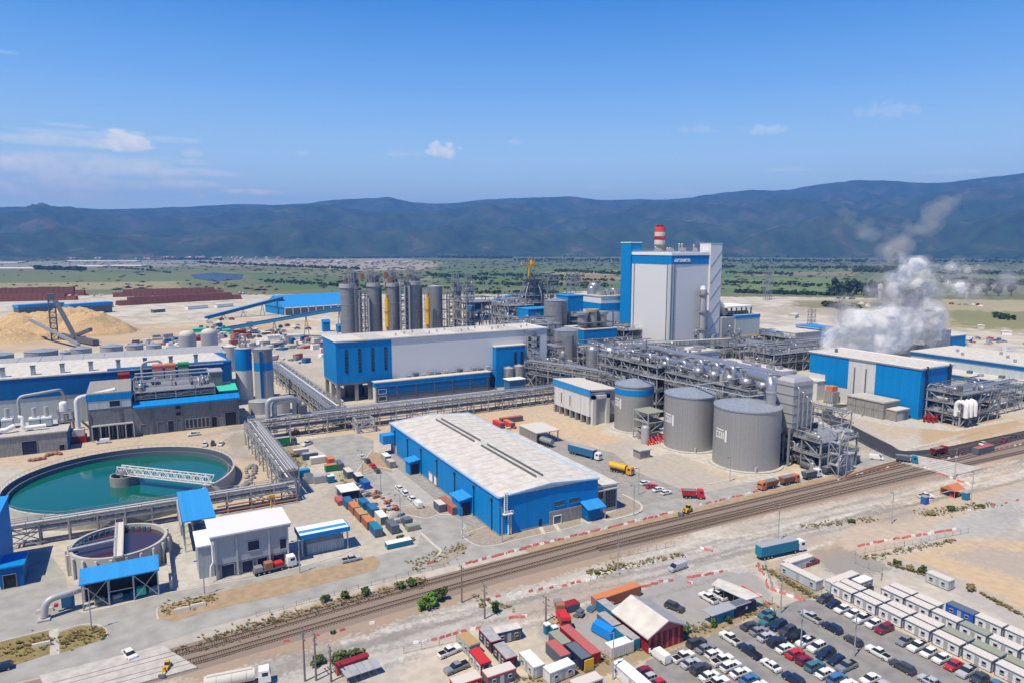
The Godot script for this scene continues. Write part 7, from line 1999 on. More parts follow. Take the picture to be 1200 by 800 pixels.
# ---------------------------------------------------------------- roads, railway
func strip(called: String, pts: Array, y: float, mat: Material) -> void:
	var b := MB.new()
	b.prism(pts, y, y)
	setting(called, b, mat)
func kerb_line(pts: Array, wide := 0.4) -> void:
	var b := MB.new()
	for k in pts.size() - 1:
		var d: Vector3 = (pts[k + 1] - pts[k]).normalized() * wide * 0.4
		b.bar(pts[k] - d + Vector3(0, 0.06 + 0.002 * (k % 2), 0), pts[k + 1] + d + Vector3(0, 0.06 + 0.002 * (k % 2), 0), wide, 0.14)
	setting("kerb", b, M.kerb)
func smooth_pts(pts: Array) -> Array:
	var c := Curve3D.new()
	for k in pts.size():
		var t: Vector3 = (pts[mini(k + 1, pts.size() - 1)] - pts[maxi(k - 1, 0)]) / 6.0
		c.add_point(pts[k], -t, t)
	return Array(c.tessellate_even_length(4, 2.0))
func ways() -> void:
	strip("main_road", [V(-90, -182), V(-40, -178), V(8, -177.5), V(46, -177), V(60, -178.5), V(85, -178), V(89, -170.8), V(126, -170.2), V(140, -173), V(165, -172), V(260, -170.5), V(280, -168), V(272, -163), V(160, -162.6), V(90, -162.4), V(50, -163.4), V(8, -160.5), V(-14, -156), V(-90, -164)], 0.02, M.road)
	strip("yard_road", [V(66, -178.2), V(84.5, -178.2), V(84.0, -203), V(77.5, -206), V(77.5, -214), V(79.0, -230), V(79.0, -262), V(88, -290), V(84, -306), V(62, -306), V(64, -280), V(68.5, -250), V(72.0, -215), V(72, -190)], 0.024, M.road)
	strip("plant_apron", [V(-90, -182.2), V(-40, -178.2), V(8, -177.7), V(46, -177.3), V(46, -180.8), V(8, -182.8), V(-16, -181.4), V(-19, -188), V(-21, -206), V(-27, -226), V(-90, -232)], 0.028, M.road)
	strip("loading_yard", [V(134, -171.6), V(165, -172.4), V(163, -200), V(170, -225), V(158, -262), V(134, -262)], 0.016, mt("yard_gravel", Color(0.30, 0.29, 0.27), 0.95, 0.0, M.car_park_gravel.albedo_texture, 40.0))
	strip("bypass_road", smooth_pts([V(340, -233), V(313, -229), V(297, -205), V(283, -178), V(279, -169), V(296, -164.4), V(325, -163), V(420, -160)]) + smooth_pts([V(420, -152), V(348, -154.6), V(307, -153.6), V(282, -154.4), V(266, -160.5), V(268, -173), V(281, -198), V(298, -224), V(330, -240)]), 0.034, M.fresh_asphalt)
	strip("car_park", [V(88, -103.6), V(118, -104.5), V(137.5, -105.6), V(144.5, -99), V(145.2, -55), V(92, -55), V(79, -97)], 0.02, M.car_park_gravel)
	strip("tank_apron", [V(186, -176), V(222, -172), V(226, -160.5), V(188, -173.4)], 0.03, M.slab)
	strip("tank_apron", [V(190, -238), V(196, -262), V(216, -262), V(222, -180), V(206, -174), V(193, -178), V(192, -208)], 0.012, M.slab)
	strip("turbine_apron", [V(312, -232), V(334, -232), V(338, -178), V(378, -178), V(378, -174), V(330, -176), V(312, -198)], 0.014, M.slab)
	strip("warehouse_apron", [V(84.6, -174), V(84.6, -272), V(89.7, -272), V(89.7, -173)], 0.014, M.concrete)
	kerb_line(smooth_pts([V(84.3, -184.9), V(81.6, -182), V(80.3, -178.5), V(80.3, -174.4), V(81.7, -170), V(85.7, -168.2), V(91.4, -168.4), V(102.1, -168.4), V(109, -168.2), V(116.8, -168.8)]))
	kerb_line([V(81.9, -179.7), V(89.1, -181.6)])
	for q in [[V(109.1, -173.7), V(107.5, -167.9)], [V(119.4, -173.5), V(118.6, -168.6)], [V(104.3, -174.1), V(102.3, -168.6)]]: kerb_line(q, 1.2)
	kerb_line(smooth_pts([V(125.5, -171), V(125.1, -167.7), V(136.1, -168.1), V(139.4, -169.2), V(142.5, -172.6), V(143.5, -177.4), V(143.4, -183.8)]), 0.7)
	kerb_line(smooth_pts([V(64, -200.5), V(71.6, -209.4), V(81.8, -207.3)]), 0.5)
	kerb_line(smooth_pts([V(70.1, -203.5), V(72.5, -200.6), V(76, -196.3), V(80.9, -196.9), V(84.7, -194.8)]), 0.5)
	kerb_line(smooth_pts([V(67.3, -247.7), V(77.4, -253.7), V(82.5, -246.2)]), 0.5)
	kerb_line(smooth_pts([V(68.7, -250.3), V(78.4, -268.2), V(83.1, -276.5)]), 0.5)
	kerb_line(smooth_pts([V(70.3, -186), V(70.5, -177.7), V(70.7, -172.5), V(68.6, -169.9), V(66.1, -168.3)]), 0.8)
	kerb_line(smooth_pts([V(-15.6, -181.3), V(-8.3, -181.3), V(0.9, -182.4), V(11.5, -181.5)]), 0.4)
	kerb_line(smooth_pts([V(-30.8, -175.9), V(-26.3, -176.4), V(-21.8, -176.4)]), 0.3)
	kerb_line(smooth_pts([V(-20.1, -174.7), V(-15.8, -175.5), V(-12.5, -173.7), V(-10.8, -170.4), V(-10.4, -167)]), 0.3)
	kerb_line(smooth_pts([V(-0.4, -169.6), V(-0.5, -173.9), V(1, -176.2), V(12, -176.8)]), 0.3)
	kerb_line([V(10.5, -182.1), V(22.5, -180.2), V(33.9, -181.1), V(44.9, -182.8), V(51.4, -186.1), V(51.6, -191.3)], 0.35)
	kerb_line(smooth_pts([V(176.9, -177.5), V(198.4, -177.6), V(225.5, -180.6), V(239.2, -179.5)]), 0.6)
	strip("footpath", [V(-22, -176.5), V(-20.2, -176.3), V(-19.2, -164.5), V(-20.8, -164.7)], 0.03, M.slab)
	for q in [["verge", "earth", [V(-0.7, -170.6), V(-0.1, -174.2), V(1.4, -176), V(12, -176.8), V(28.4, -177.5), V(43.5, -177.6), V(53.2, -178.3), V(53.6, -173.3), V(51, -169.6), V(26.7, -167.9), V(11.2, -168.5), V(3, -167)]], ["verge", "verge_grass", [V(-39.1, -173.3), V(-32.2, -175.6), V(-26.2, -176), V(-22.1, -176.2), V(-20.9, -165.5), V(-26.4, -164.3), V(-37.8, -166)]], ["verge", "verge_grass", [V(-19.9, -174.2), V(-15.8, -175.1), V(-12.9, -173.5), V(-10.9, -170.1), V(-10.7, -167.2), V(-12.6, -166), V(-19, -164.8)]], ["verge", "bed", [V(63.6, -165), V(75.8, -172.9), V(81.5, -175.1), V(76.6, -168.7), V(68, -163.7)]],
			["planting_bed", "bed", [V(84.5, -184.1), V(81.7, -180.5), V(81, -175.4), V(82.5, -170.9), V(86.3, -169.2), V(92, -169.4), V(102.6, -169.2), V(109, -169.3), V(116.2, -169.8), V(118.2, -172.6), V(89.9, -172.9), V(89.7, -182.8)]], ["planting_bed", "bed", [V(126.4, -171.3), V(126.3, -169), V(136.5, -169.5), V(139.9, -170.6), V(141.8, -173), V(142.7, -176.9), V(142.7, -182.4), V(135.9, -174.5)]], ["planting_bed", "bed", [V(64.7, -200.9), V(71.1, -208), V(80.8, -206.1), V(80.4, -198.7), V(76.2, -197), V(72.7, -201.3)]], ["planting_bed", "earth", [V(68.4, -248.2), V(76.8, -251.7), V(81.2, -244.6), V(85.9, -266.8), V(82.4, -274.1), V(76.8, -265.2)]],
			["sand_strip", "earth", [V(92, -162.2), V(270, -162.4), V(270, -159.5), V(170, -159.7), V(92, -159.5)]], ["sand_strip", "earth", [V(1.5, -172.9), V(3.1, -169.4), V(9.5, -170.3), V(11.8, -174.5)]]]: strip(q[0], q[2], 0.045 + R.randf() * 0.02, M[q[1]])
	# railway
	strip("ballast", [V(-60, -158), V(0, -155.4), V(40, -158.6), V(84, -159.6), V(170, -159.8), V(420, -159.6), V(420, -140), V(250, -144.6), V(170, -148.0), V(84, -148.2), V(40, -146.4), V(0, -144.0), V(-60, -144)], 0.008, M.ballast)
	var lines := [[[-60, -151], [0, -152.6], [18, -153.4], [50, -155.8], [84, -157.2], [125, -158.2], [170, -157.8], [260, -156.6], [420, -155.0]], [[-60, -147], [0, -147.8], [18, -148.7], [50, -150.6], [84, -152.0], [125, -153.2], [170, -153.0], [260, -151.6], [420, -148.5]], [[110, -151.8], [135, -150.6], [170, -150.0], [260, -147.0], [330, -143.6], [420, -138.0]], [[225, -157.6], [260, -160.4], [330, -159.8], [420, -158.4]]]
	for n in 4:
		var raw := []
		for q in lines[n]: raw.append(V(q[0], q[1]))
		var pts := smooth_pts(raw)
		var t := thing("railway_track", ["railway track farther from the camera, beside the warehouse road", "railway track nearer the camera, beside the dirt track", "siding joining the near track opposite the tanks", "short siding left of the level crossing by the black road"][n], "railway track")
		for s in [-1, 1]:
			var b := MB.new()
			for k in pts.size() - 1:
				var d: Vector3 = (pts[k + 1] - pts[k]).normalized()
				var o: Vector3 = Vector3(-d.z, 0, d.x) * 0.84 * s
				b.bar(pts[k] + o + Vector3(0, 0.30, 0), pts[k + 1] + o + Vector3(0, 0.30, 0), 0.15, 0.18)
			part("rail", b, M.rail, t)
		var sl := MB.new(); sl.box(Vector3.ZERO, Vector3(0.28, 0.22, 2.7))
		var mm := MultiMesh.new()
		mm.transform_format = MultiMesh.TRANSFORM_3D
		mm.mesh = sl.mesh()
		var where := []
		for k in pts.size() - 1:
			var d: Vector3 = pts[k + 1] - pts[k]
			for j in 3: where.append(Transform3D(Basis(Vector3.UP, atan2(-d.z, d.x)), pts[k] + d * (j / 3.0) + Vector3(0, 0.12, 0)))
		mm.instance_count = where.size()
		for k in where.size(): mm.set_instance_transform(k, where[k])
		var o := MultiMeshInstance3D.new()
		o.name = "sleepers"
		o.multimesh = mm
		o.material_override = M.sleeper
		t.add_child(o)
		o.set_meta("kind", "stuff")
	for q in [["crossing_slab", [V(-22, -157), V(0, -157.2), V(6, -145), V(-18, -144.5)]], ["crossing_slab", [V(262, -163.4), V(276, -163.4), V(283, -140), V(262, -140)]]]:
		var b := MB.new(); b.prism(q[1], 0.0, 0.37)
		setting(q[0], b, M.slab)

# ---------------------------------------------------------------- vehicles, their front towards -x
func wheels(t: Node3D, xs: Array, half: float, r: float) -> void:
	var b := MB.new(); b.cyl(Vector3(0, 0, -0.13), Vector3(0, 0, 0.13), r, -1, 12)
	var m := b.mesh()
	var h := MB.new(); h.cyl(Vector3(0, 0, -0.14), Vector3(0, 0, 0.14), r * 0.55, -1, 8)
	var hm := h.mesh()
	for x in xs:
		for s in [-1, 1]:
			var w := part("wheel", m, M.rubber, t, Vector3(x, r, s * half))
			part("rim", hm, M.pale_steel, w)
func slabby(b: MB, x0: float, x1: float, y0: float, y1: float, w0: float, w1: float, f: float, r: float) -> void: # a box that tapers upwards: f and r pull the top in at the front and the rear
	b.hexa([Vector3(x0, y0, w0), Vector3(x1, y0, w0), Vector3(x1, y0, -w0), Vector3(x0, y0, -w0), Vector3(x0 + f, y1, w1), Vector3(x1 - r, y1, w1), Vector3(x1 - r, y1, -w1), Vector3(x0 + f, y1, -w1)])
var proto := {}
func make_car(kind: String) -> Node3D:
	var t := thing(kind, kind, "car")
	var l: float = {"sedan": 4.5, "hatchback": 3.9, "suv": 4.6, "pickup": 5.3, "van": 5.4}[kind]
	var h := l / 2
	var b := MB.new()
	var g := MB.new()
	var rf := MB.new()
	var waist: float = {"sedan": 0.92, "hatchback": 0.98, "suv": 1.08, "pickup": 1.08, "van": 1.25}[kind]
	slabby(b, -h, h, 0.32, waist * 0.72, 0.86, 0.90, 0.0, 0.0)
	slabby(b, -h, h, waist * 0.72, waist, 0.90, 0.84, 0.12, 0.08)
	if kind == "pickup":
		slabby(g, -1.25, 0.95, waist, 1.72, 0.82, 0.68, 0.75, 0.25)
		slabby(rf, -0.52, 0.72, 1.72, 1.78, 0.68, 0.64, 0.05, 0.05)
		var bed := MB.new(); bed.span(1.05, 2.55, waist, waist + 0.012, -0.72, 0.72)
		part("bed_liner", bed, M.black, t)
	elif kind == "van":
		slabby(b, -1.5, h, waist, 2.0, 0.88, 0.80, 0.55, 0.06)
		slabby(g, -2.1, -0.95, waist, 1.92, 0.84, 0.74, 0.75, 0.0)
		slabby(rf, -0.95, h - 0.06, 2.0, 2.06, 0.80, 0.7, 0.1, 0.1)
	else:
		var a: float = {"sedan": -1.15, "hatchback": -1.0, "suv": -1.15}[kind]
		var z: float = {"sedan": 1.65, "hatchback": 1.85, "suv": 2.15}[kind]
		var top: float = {"sedan": 1.40, "hatchback": 1.46, "suv": 1.68}[kind]
		slabby(g, a, z, waist, top, 0.82, 0.64, 0.75, {"sedan": 0.65, "hatchback": 0.35, "suv": 0.3}[kind])
		slabby(rf, a + 0.76, z - ({"sedan": 0.66, "hatchback": 0.36, "suv": 0.31}[kind] as float), top, top + 0.05, 0.64, 0.6, 0.06, 0.06)
		for x in [0.12, 1.05]: slabby(rf, x, x + 0.08, waist, top, 0.825, 0.66, 0, 0)
	part("body", b, M.white, t)
	part("windows", g, M.glass, t)
	part("roof", rf, M.white, t)
	for s in [-1, 1]:
		var hl := MB.new(); hl.span(-h - 0.02, -h + 0.2, 0.6, 0.76, s * 0.78, s * 0.5)
		part("headlight", hl, M.pale_steel, t)
		var tl := MB.new(); tl.span(h - 0.1, h + 0.02, 0.64, 0.84, s * 0.82, s * 0.6)
		part("tail_light", tl, M.dark_red, t)
	wheels(t, [-h * 0.62, h * 0.6], 0.78, 0.34)
	return t
func car(kind: String, paint: String, at: Vector3, turn: float, label: String, group := "") -> void:
	var fresh := not proto.has(kind)
	if fresh: proto[kind] = make_car(kind)
	var o: Node3D = proto[kind] if fresh else dup(proto[kind], at, turn, label)
	o.position = at; o.rotation.y = turn + R.randf_range(-0.03, 0.03)
	o.scale = Vector3(R.randf_range(0.95, 1.05), R.randf_range(0.95, 1.06), R.randf_range(0.97, 1.03))
	o.set_meta("label", label)
	if group: o.set_meta("group", group)
	var words := {"sedan": "car", "hatchback": "car", "suv": "car", "pickup": "pickup truck", "van": "van"}
	o.set_meta("category", words[kind])
	for c in ["body", "roof"]: o.get_node(c).material_override = M["paint_" + paint]
const NTH := ["first", "second", "third", "fourth", "fifth", "sixth", "seventh", "eighth", "ninth", "tenth", "eleventh", "twelfth", "thirteenth", "fourteenth", "fifteenth", "sixteenth", "seventeenth", "eighteenth"]
func car_row(x: float, z: float, step: float, turn: float, where: String, group: String, list: String) -> void: # list: one letter for the colour, one for the kind of each car; "--" leaves the stall empty
	var names := {"w": "white", "s": "silver", "g": "grey", "d": "dark grey", "n": "navy", "b": "black", "r": "red", "m": "maroon", "t": "teal", "u": "blue"}
	var kinds := {"s": "sedan", "h": "hatchback", "u": "suv", "p": "pickup", "v": "van"}
	var n := 0
	for q in list.split(" "):
		if q != "--":
			var kn: String = kinds[q[1]]
			car(kn, names[q[0]].replace(" ", "_"), V(x + R.randf_range(-0.25, 0.25), z), turn, "%s %s, %s from far end of %s" % [names[q[0]], {"sedan": "sedan", "hatchback": "small hatchback", "suv": "sport utility car", "pickup": "pickup truck", "van": "van"}[kn], NTH[n], where], group)
			n += 1
		z += step
func car_park() -> void:
	for q in [["white", 0.72, 0.72, 0.71], ["silver", 0.42, 0.44, 0.47], ["grey", 0.22, 0.23, 0.25], ["dark_grey", 0.055, 0.06, 0.07], ["navy", 0.015, 0.03, 0.075], ["black", 0.012, 0.013, 0.016], ["red", 0.5, 0.025, 0.035], ["maroon", 0.22, 0.015, 0.035], ["teal", 0.05, 0.17, 0.21], ["blue", 0.06, 0.17, 0.34], ["yellow", 0.66, 0.38, 0.03], ["orange", 0.55, 0.12, 0.03]]:
		var m := mt("paint_" + q[0], Color(q[1], q[2], q[3]), 0.35)
		m.clearcoat_enabled = true; m.clearcoat = 0.6; m.clearcoat_roughness = 0.1
	R.seed = 12
	var g := "cars in the gravel car park"
	car_row(141.4, -102.1, 2.52, 0, "the row before the white cabins", g, "du nh ws ws wp wh mu -- gs wp wh ws rs sp dh us rh wh")
	car_row(131.6, -98.2, 5.45, -PI / 2, "the aisle file nearest the cabins", g, "sp nu dh wp du ss wh")
	car_row(122.0, -101.6, 2.45, 0, "the middle double row's right line", g, "tp nu du bu wp wu nu nh gp -- ws ss wh du gs")
	car_row(116.2, -102.2, 2.45, PI, "the middle double row's left line", g, "ds gs ss nu ws rs mh tu ws uu wu nh ss wp")
	car_row(108.5, -100.6, 5.5, -PI / 2, "the aisle file between the double rows", g, "wp np ws nu ss")
	car_row(101.0, -102.8, 2.42, PI, "the left double row's right line", g, "du gs wh wp wu ws us wh nu")
	car_row(94.8, -100.3, 2.45, PI, "the left double row's left line", g, "wp ss du ws wp gs nh")
	car("van", "white", V(90.8, -102.9), PI / 2 + PI, "white panel van parked at the left corner of the car park")
	car_row(84.0, -100.4, 2.3, 0, "the short row by the long cabin", g, "ms sh rh")
	car("sedan", "teal", V(123.6, -104.0), 0, "teal car on the gravel at the top corner of the middle double row")
	car_row(154.5, -100.5, 3.0, 0, "the nook behind the cabins", "", "dh")
	car_row(160.0, -93.5, 2.6, 0, "the trio behind the cabins", "", "ns nu mu")
	# cars elsewhere
	car("sedan", "white", V(-6.1, -156.4), PI / 2 + 0.35, "white car with a dark roof rack driving over the left level crossing")
	car("van", "silver", V(121.6, -131.8), 0.05, "silver-grey minibus on the dirt track south of the railway")
	car("pickup", "silver", V(46.9, -178.1), PI + 0.05, "silver pickup truck parked before the small blue canopy")
	car_row(77.2, -225.5, 6.0, -PI / 2, "the warehouse road's near kerb line", "cars along the warehouse road", "ws wu wh wv")
	car_row(76.2, -268.0, 6.8, -PI / 2, "the warehouse road's far kerb line", "cars along the warehouse road", "ws du rs ds")
	car_row(156.6, -188.0, 3.7, PI, "the row right of the warehouse", "cars in the loading yard", "wh rs ws wh")
	car("pickup", "white", V(53.1, -125.3), PI + 0.2, "white pickup truck parked by the fence of the hut camp")
	car("pickup", "grey", V(52.1, -119.4), 0.1, "grey pickup truck with a dark bed beside the red-roofed hut")
	car("pickup", "maroon", V(155.2, -117), PI, "maroon pickup truck in the yard between the grey cabins")
	car("pickup", "white", V(117.1, -115.9), -PI / 2, "white pickup truck in front of the carport, left one")
	car("pickup", "white", V(120.2, -115.9), -PI / 2, "white pickup truck in front of the carport, right one")
	car("van", "white", V(257.5, -167), 2.2, "white van on the road near the level crossing")
	car("sedan", "white", V(317.2, -158), 0.2, "white car on the black asphalt road")
	car("pickup", "maroon", V(331, -156.5), 0.2, "maroon pickup truck on the black asphalt road")
	car("sedan", "dark_grey", V(342.2, -158.2), 0.2, "dark car on the black asphalt road, rightmost")
	car("pickup", "white", V(232.2, -131.9), 2.6, "white pickup truck beside the blue portable toilet")
	car("suv", "white", V(21.8, -316.9), 1.4, "white car by the clarifier, left one of three")
	car("suv", "dark_grey", V(24.9, -316.7), 1.5, "grey car by the clarifier, middle one of three")
	car("sedan", "white", V(28.1, -315), 1.2, "white car by the clarifier, right one of three")
	car("pickup", "white", V(18.9, -337), 0.1, "white pickup truck before the doors of the concrete plant")
	car("pickup", "white", V(60.8, -297.2), 0.6, "white pickup truck by the green truck under the pipe rack")
	car("van", "white", V(-17, -342.4), 0, "white van at the back of the clarifier")
	car("hatchback", "white", V(44.1, -262.5), 0.4, "white car left of the container yard")
	car("hatchback", "navy", V(-28.8, -163.3), 0.1, "dark car cut by the left edge of the road")
	car("suv", "dark_grey", V(107.0, -116.6), 1.9, "black machine-like car behind the gabled barn")

func truck(label: String, at: Vector3, turn: float, cab: Material, body: String, lm: Material, len := 13.0) -> void: # cab at -x
	var t := thing("truck" if body != "dump" else "dump_truck", label, "truck", at, turn)
	var h := len / 2
	var f := MB.new(); f.span(-h + 0.4, h, 0.7, 1.0, -0.5, 0.5)
	part("chassis", f, M.dark_steel, t)
	var c := MB.new(); slabby(c, -h, -h + 2.3, 0.7, 2.0, 1.2, 1.2, 0.0, 0.0); slabby(c, -h, -h + 2.3, 2.0, 3.2, 1.2, 1.1, 0.3, 0.1)
	part("cab", c, cab, t)
	var w := MB.new(); w.hexa([Vector3(-h - 0.02, 2.0, 1.05), Vector3(-h + 0.1, 2.0, 1.05), Vector3(-h + 0.1, 2.0, -1.05), Vector3(-h - 0.02, 2.0, -1.05), Vector3(-h + 0.24, 2.9, 1.0), Vector3(-h + 0.4, 2.9, 1.0), Vector3(-h + 0.4, 2.9, -1.0), Vector3(-h + 0.24, 2.9, -1.0)])
	part("windscreen", w, M.glass, t)
	for s in [-1, 1]:
		var sw := MB.new(); sw.span(-h + 0.5, -h + 1.6, 2.05, 2.8, s * 1.2, s * 1.14)
		part("side_window", sw, M.glass, t)
	var x0 := -h + 2.9
	if body == "box":
		block("trailer", lm, t, x0, h, 1.1, 3.9, -1.25, 1.25)
		block("trailer_roof", M.pale_steel, t, x0 + 0.02, h - 0.02, 3.9, 3.96, -1.22, 1.22)
		for k in 7: block("side_rib", lm, t, x0 + 0.7 + k * (h - x0 - 1.0) / 7.0, x0 + 0.8 + k * (h - x0 - 1.0) / 7.0, 1.15, 3.85, 1.25, 1.30)
	elif body == "tank":
		var b := MB.new(); b.cyl(Vector3(x0, 2.4, 0), Vector3(h, 2.4, 0), 1.2, -1, 18); b.span(x0 + 0.5, h - 0.5, 3.55, 3.75, -0.35, 0.35)
		part("tank", b, lm, t)
		for k in 3:
			var r := MB.new(); r.cyl(Vector3(x0 + 1.5 + k * (h - x0) / 3.4, 2.4, 0), Vector3(x0 + 1.65 + k * (h - x0) / 3.4, 2.4, 0), 1.24, -1, 18)
			part("tank_hoop", r, M.pale_steel, t)
	elif body == "flat":
		block("flatbed", lm, t, x0, h, 1.0, 1.25, -1.25, 1.25)
		for k in 3: block("cargo", [M.red, M.rust_orange, M.steel][k], t, x0 + 0.6 + k * 2.6, x0 + 2.6 + k * 2.6, 1.25, 2.3 + (k % 2) * 0.6, -1.0, 1.0)
	else:
		var b := MB.new(); slabby(b, x0, h, 1.2, 3.0, 1.0, 1.3, -0.3, -0.4)
		part("tipper", b, lm, t)
		var e := MB.new(); e.span(x0 + 0.1, h - 0.1, 2.9, 3.06, -1.1, 1.1)
		part("load", e, M.dark_concrete, t)
	var xs := [-h + 1.2, h - 1.2, h - 2.5] if len < 10 else [-h + 1.2, -h + 3.9, h - 1.2, h - 2.5, h - 3.8]
	wheels(t, xs, 1.05, 0.5)
func trucks() -> void:
	truck("semi-trailer truck with white cab and blue curtain trailer on the dirt track", V(153, -125.0), PI - 0.1, M.white, "box", M.teal_blue, 16.0)
	truck("white tanker truck cut by the bottom edge of the view", V(12.5, -134.4), PI - 0.15, M.white, "tank", M.off_white, 12.0)
	truck("grey curtain-sided semi-trailer with white cab in the loading yard", V(156.5, -226.0), PI / 2 + 0.3, M.white, "box", M.container_blue, 16.0)
	truck("yellow tanker truck parked in the loading yard", V(157, -202.4), PI / 2 + 0.35, M.crane_yellow, "tank", M.yellow, 10.0)
	truck("orange-red dump truck leading left on the road by the tanks", V(192.0, -164.0), 0, M.orange, "dump", M.rust_orange, 8.2)
	truck("orange-red dump truck second in the line by the tanks", V(203.2, -164.0), PI, M.orange, "dump", M.rust_orange, 8.2)
	truck("white-cabbed grey dump truck third in the line by the tanks", V(215.4, -164.2), PI, M.white, "dump", M.slate, 8.2)
	truck("dark blue dump truck at the right of the line by the tanks", V(226.8, -164.4), PI, M.navy, "dump", M.slate, 8.2)
	truck("red dump truck with raised skip near the railway, right of the warehouse", V(162.3, -169.6), PI * 0.8, M.red, "dump", M.red, 7.2)
	truck("dark red dump truck on the black asphalt road", V(286.8, -159), PI, M.dark_red, "dump", M.dark_red, 8.4)
	truck("green bulk trailer truck under the left end of the long pipe rack", V(50.5, -300.5), PI, M.slate, "box", M.green, 13.0)
	truck("white-cabbed flatbed truck parked before the grey metal building", V(27.5, -182.2), PI + 0.1, M.white, "flat", M.dark_steel, 11.0)
	truck("grey tanker truck parked under the pale canopy roof behind the warehouse", V(150.5, -248), -PI / 2 + 0.2, M.slate, "tank", M.steel, 10.0)
	truck("red flatbed truck in the barn yard", V(80.6, -124), 1.2, M.red, "flat", M.red, 7.0)
	truck("blue dump truck waiting at the level crossing", V(264, -158.4), 2.2, M.teal_blue, "dump", M.slate, 7.5)
	for q in [["yellow wheel loader beside the barrier line by the railway", V(151.8, -160.8), M.crane_yellow, 0.3], ["small yellow track machine beside the left level crossing", V(0.6, -147.7), M.crane_yellow, 1.2], ["orange excavator under the long pipe rack, left", V(59.9, -318), M.orange, 0.4], ["orange excavator under the long pipe rack, near the trestle", V(82.3, -319.6), M.rust_orange, 2.4], ["yellow excavator beside the concrete slab right of the tanks", V(271.4, -193.5), M.timber, 0.8], ["yellow generator unit by the doors of the concrete plant", V(31.4, -350.8), M.crane_yellow, 0.0]]:
		var t := thing("loader", q[0], "machine", q[1], q[3])
		var b := MB.new(); slabby(b, -2.4, 2.2, 0.8, 1.9, 1.0, 0.9, 0.2, 0.2)
		part("body", b, q[2], t)
		var c := MB.new(); slabby(c, -0.5, 1.0, 1.9, 3.1, 0.8, 0.7, 0.2, 0.1)
		part("cab", c, M.glass, t)
		block("cab_roof", q[2], t, -0.4, 1.0, 3.1, 3.22, -0.75, 0.75)
		var a := MB.new(); a.bar(Vector3(-1.5, 1.6, 0), Vector3(-4.0, 2.8, 0), 0.4, 0.5); a.bar(Vector3(-4.0, 2.8, 0), Vector3(-5.2, 0.9, 0), 0.35, 0.4)
		part("arm", a, q[2], t)
		var k := MB.new(); slabby(k, -5.9, -4.8, 0.3, 1.3, 1.1, 1.2, 0.3, 0)
		part("bucket", k, M.dark_steel, t)
		wheels(t, [-1.5, 1.4], 1.0, 0.7)
		t.scale = Vector3.ONE * (0.55 if "small" in q[0] else 0.8)

# ---------------------------------------------------------------- huts, containers, poles
func hut(label: String, at: Vector3, len: float, wid: float, turn: float, wall: Material, roof: Material, trim: Material, cat := "cabin", group := "", h := 2.6) -> Node3D: # long side faces -x before turning; at is its middle
	var t := thing("site_cabin" if cat == "cabin" else "shipping_container", label, cat, at, turn, group)
	var x := wid / 2
	var z := len / 2
	block("wall", wall, t, -x, x, 0.2, h, -z, z)
	if cat == "cabin":
		block("roof", roof, t, -x, x, h, h + 0.12, -z, z)
		block("roof_trim", trim, t, -x - 0.1, x + 0.1, h - 0.16, h, -z - 0.1, z + 0.1)
		for s in [-1, 1]: block("corner_post", trim, t, -x - 0.03, -x + 0.14, 0.2, h - 0.16, s * (z - 0.06) - 0.09, s * (z - 0.06) + 0.09)
		for k in 2: opening("window", M.glass, t, "x", -x, z - 1.0 - k * (len - 2.7), z - 1.7 - k * (len - 2.7), 1.2, 1.85, M.pale_steel, 0.07)
		block("door", M.pale_steel, t, -x - 0.05, -x, 0.25, 2.2, -0.4, 0.45)
		block("end_door", trim, t, -0.5, 0.5, 0.25, 2.2, z, z + 0.05)
		block("skid", M.dark_steel, t, -x + 0.2, x - 0.2, 0.0, 0.2, -z + 0.2, z - 0.2)
	else:
		block("roof", roof, t, -x + 0.02, x - 0.02, h, h + 0.05, -z + 0.02, z - 0.02)
		var n := int(len / 0.55)
		var r := MB.new()
		for k in n:
			for s in [-1, 1]: r.span(s * x - 0.04, s * x + 0.04, 0.35, h - 0.15, -z + 0.3 + k * 0.55, -z + 0.52 + k * 0.55)
		part("corrugation", r, wall, t)
		for s in [-1, 1]: block("end_door", trim, t, 0.04 if s > 0 else -x + 0.08, x - 0.08 if s > 0 else -0.04, 0.35, h - 0.15, z, z + 0.05)
	return t
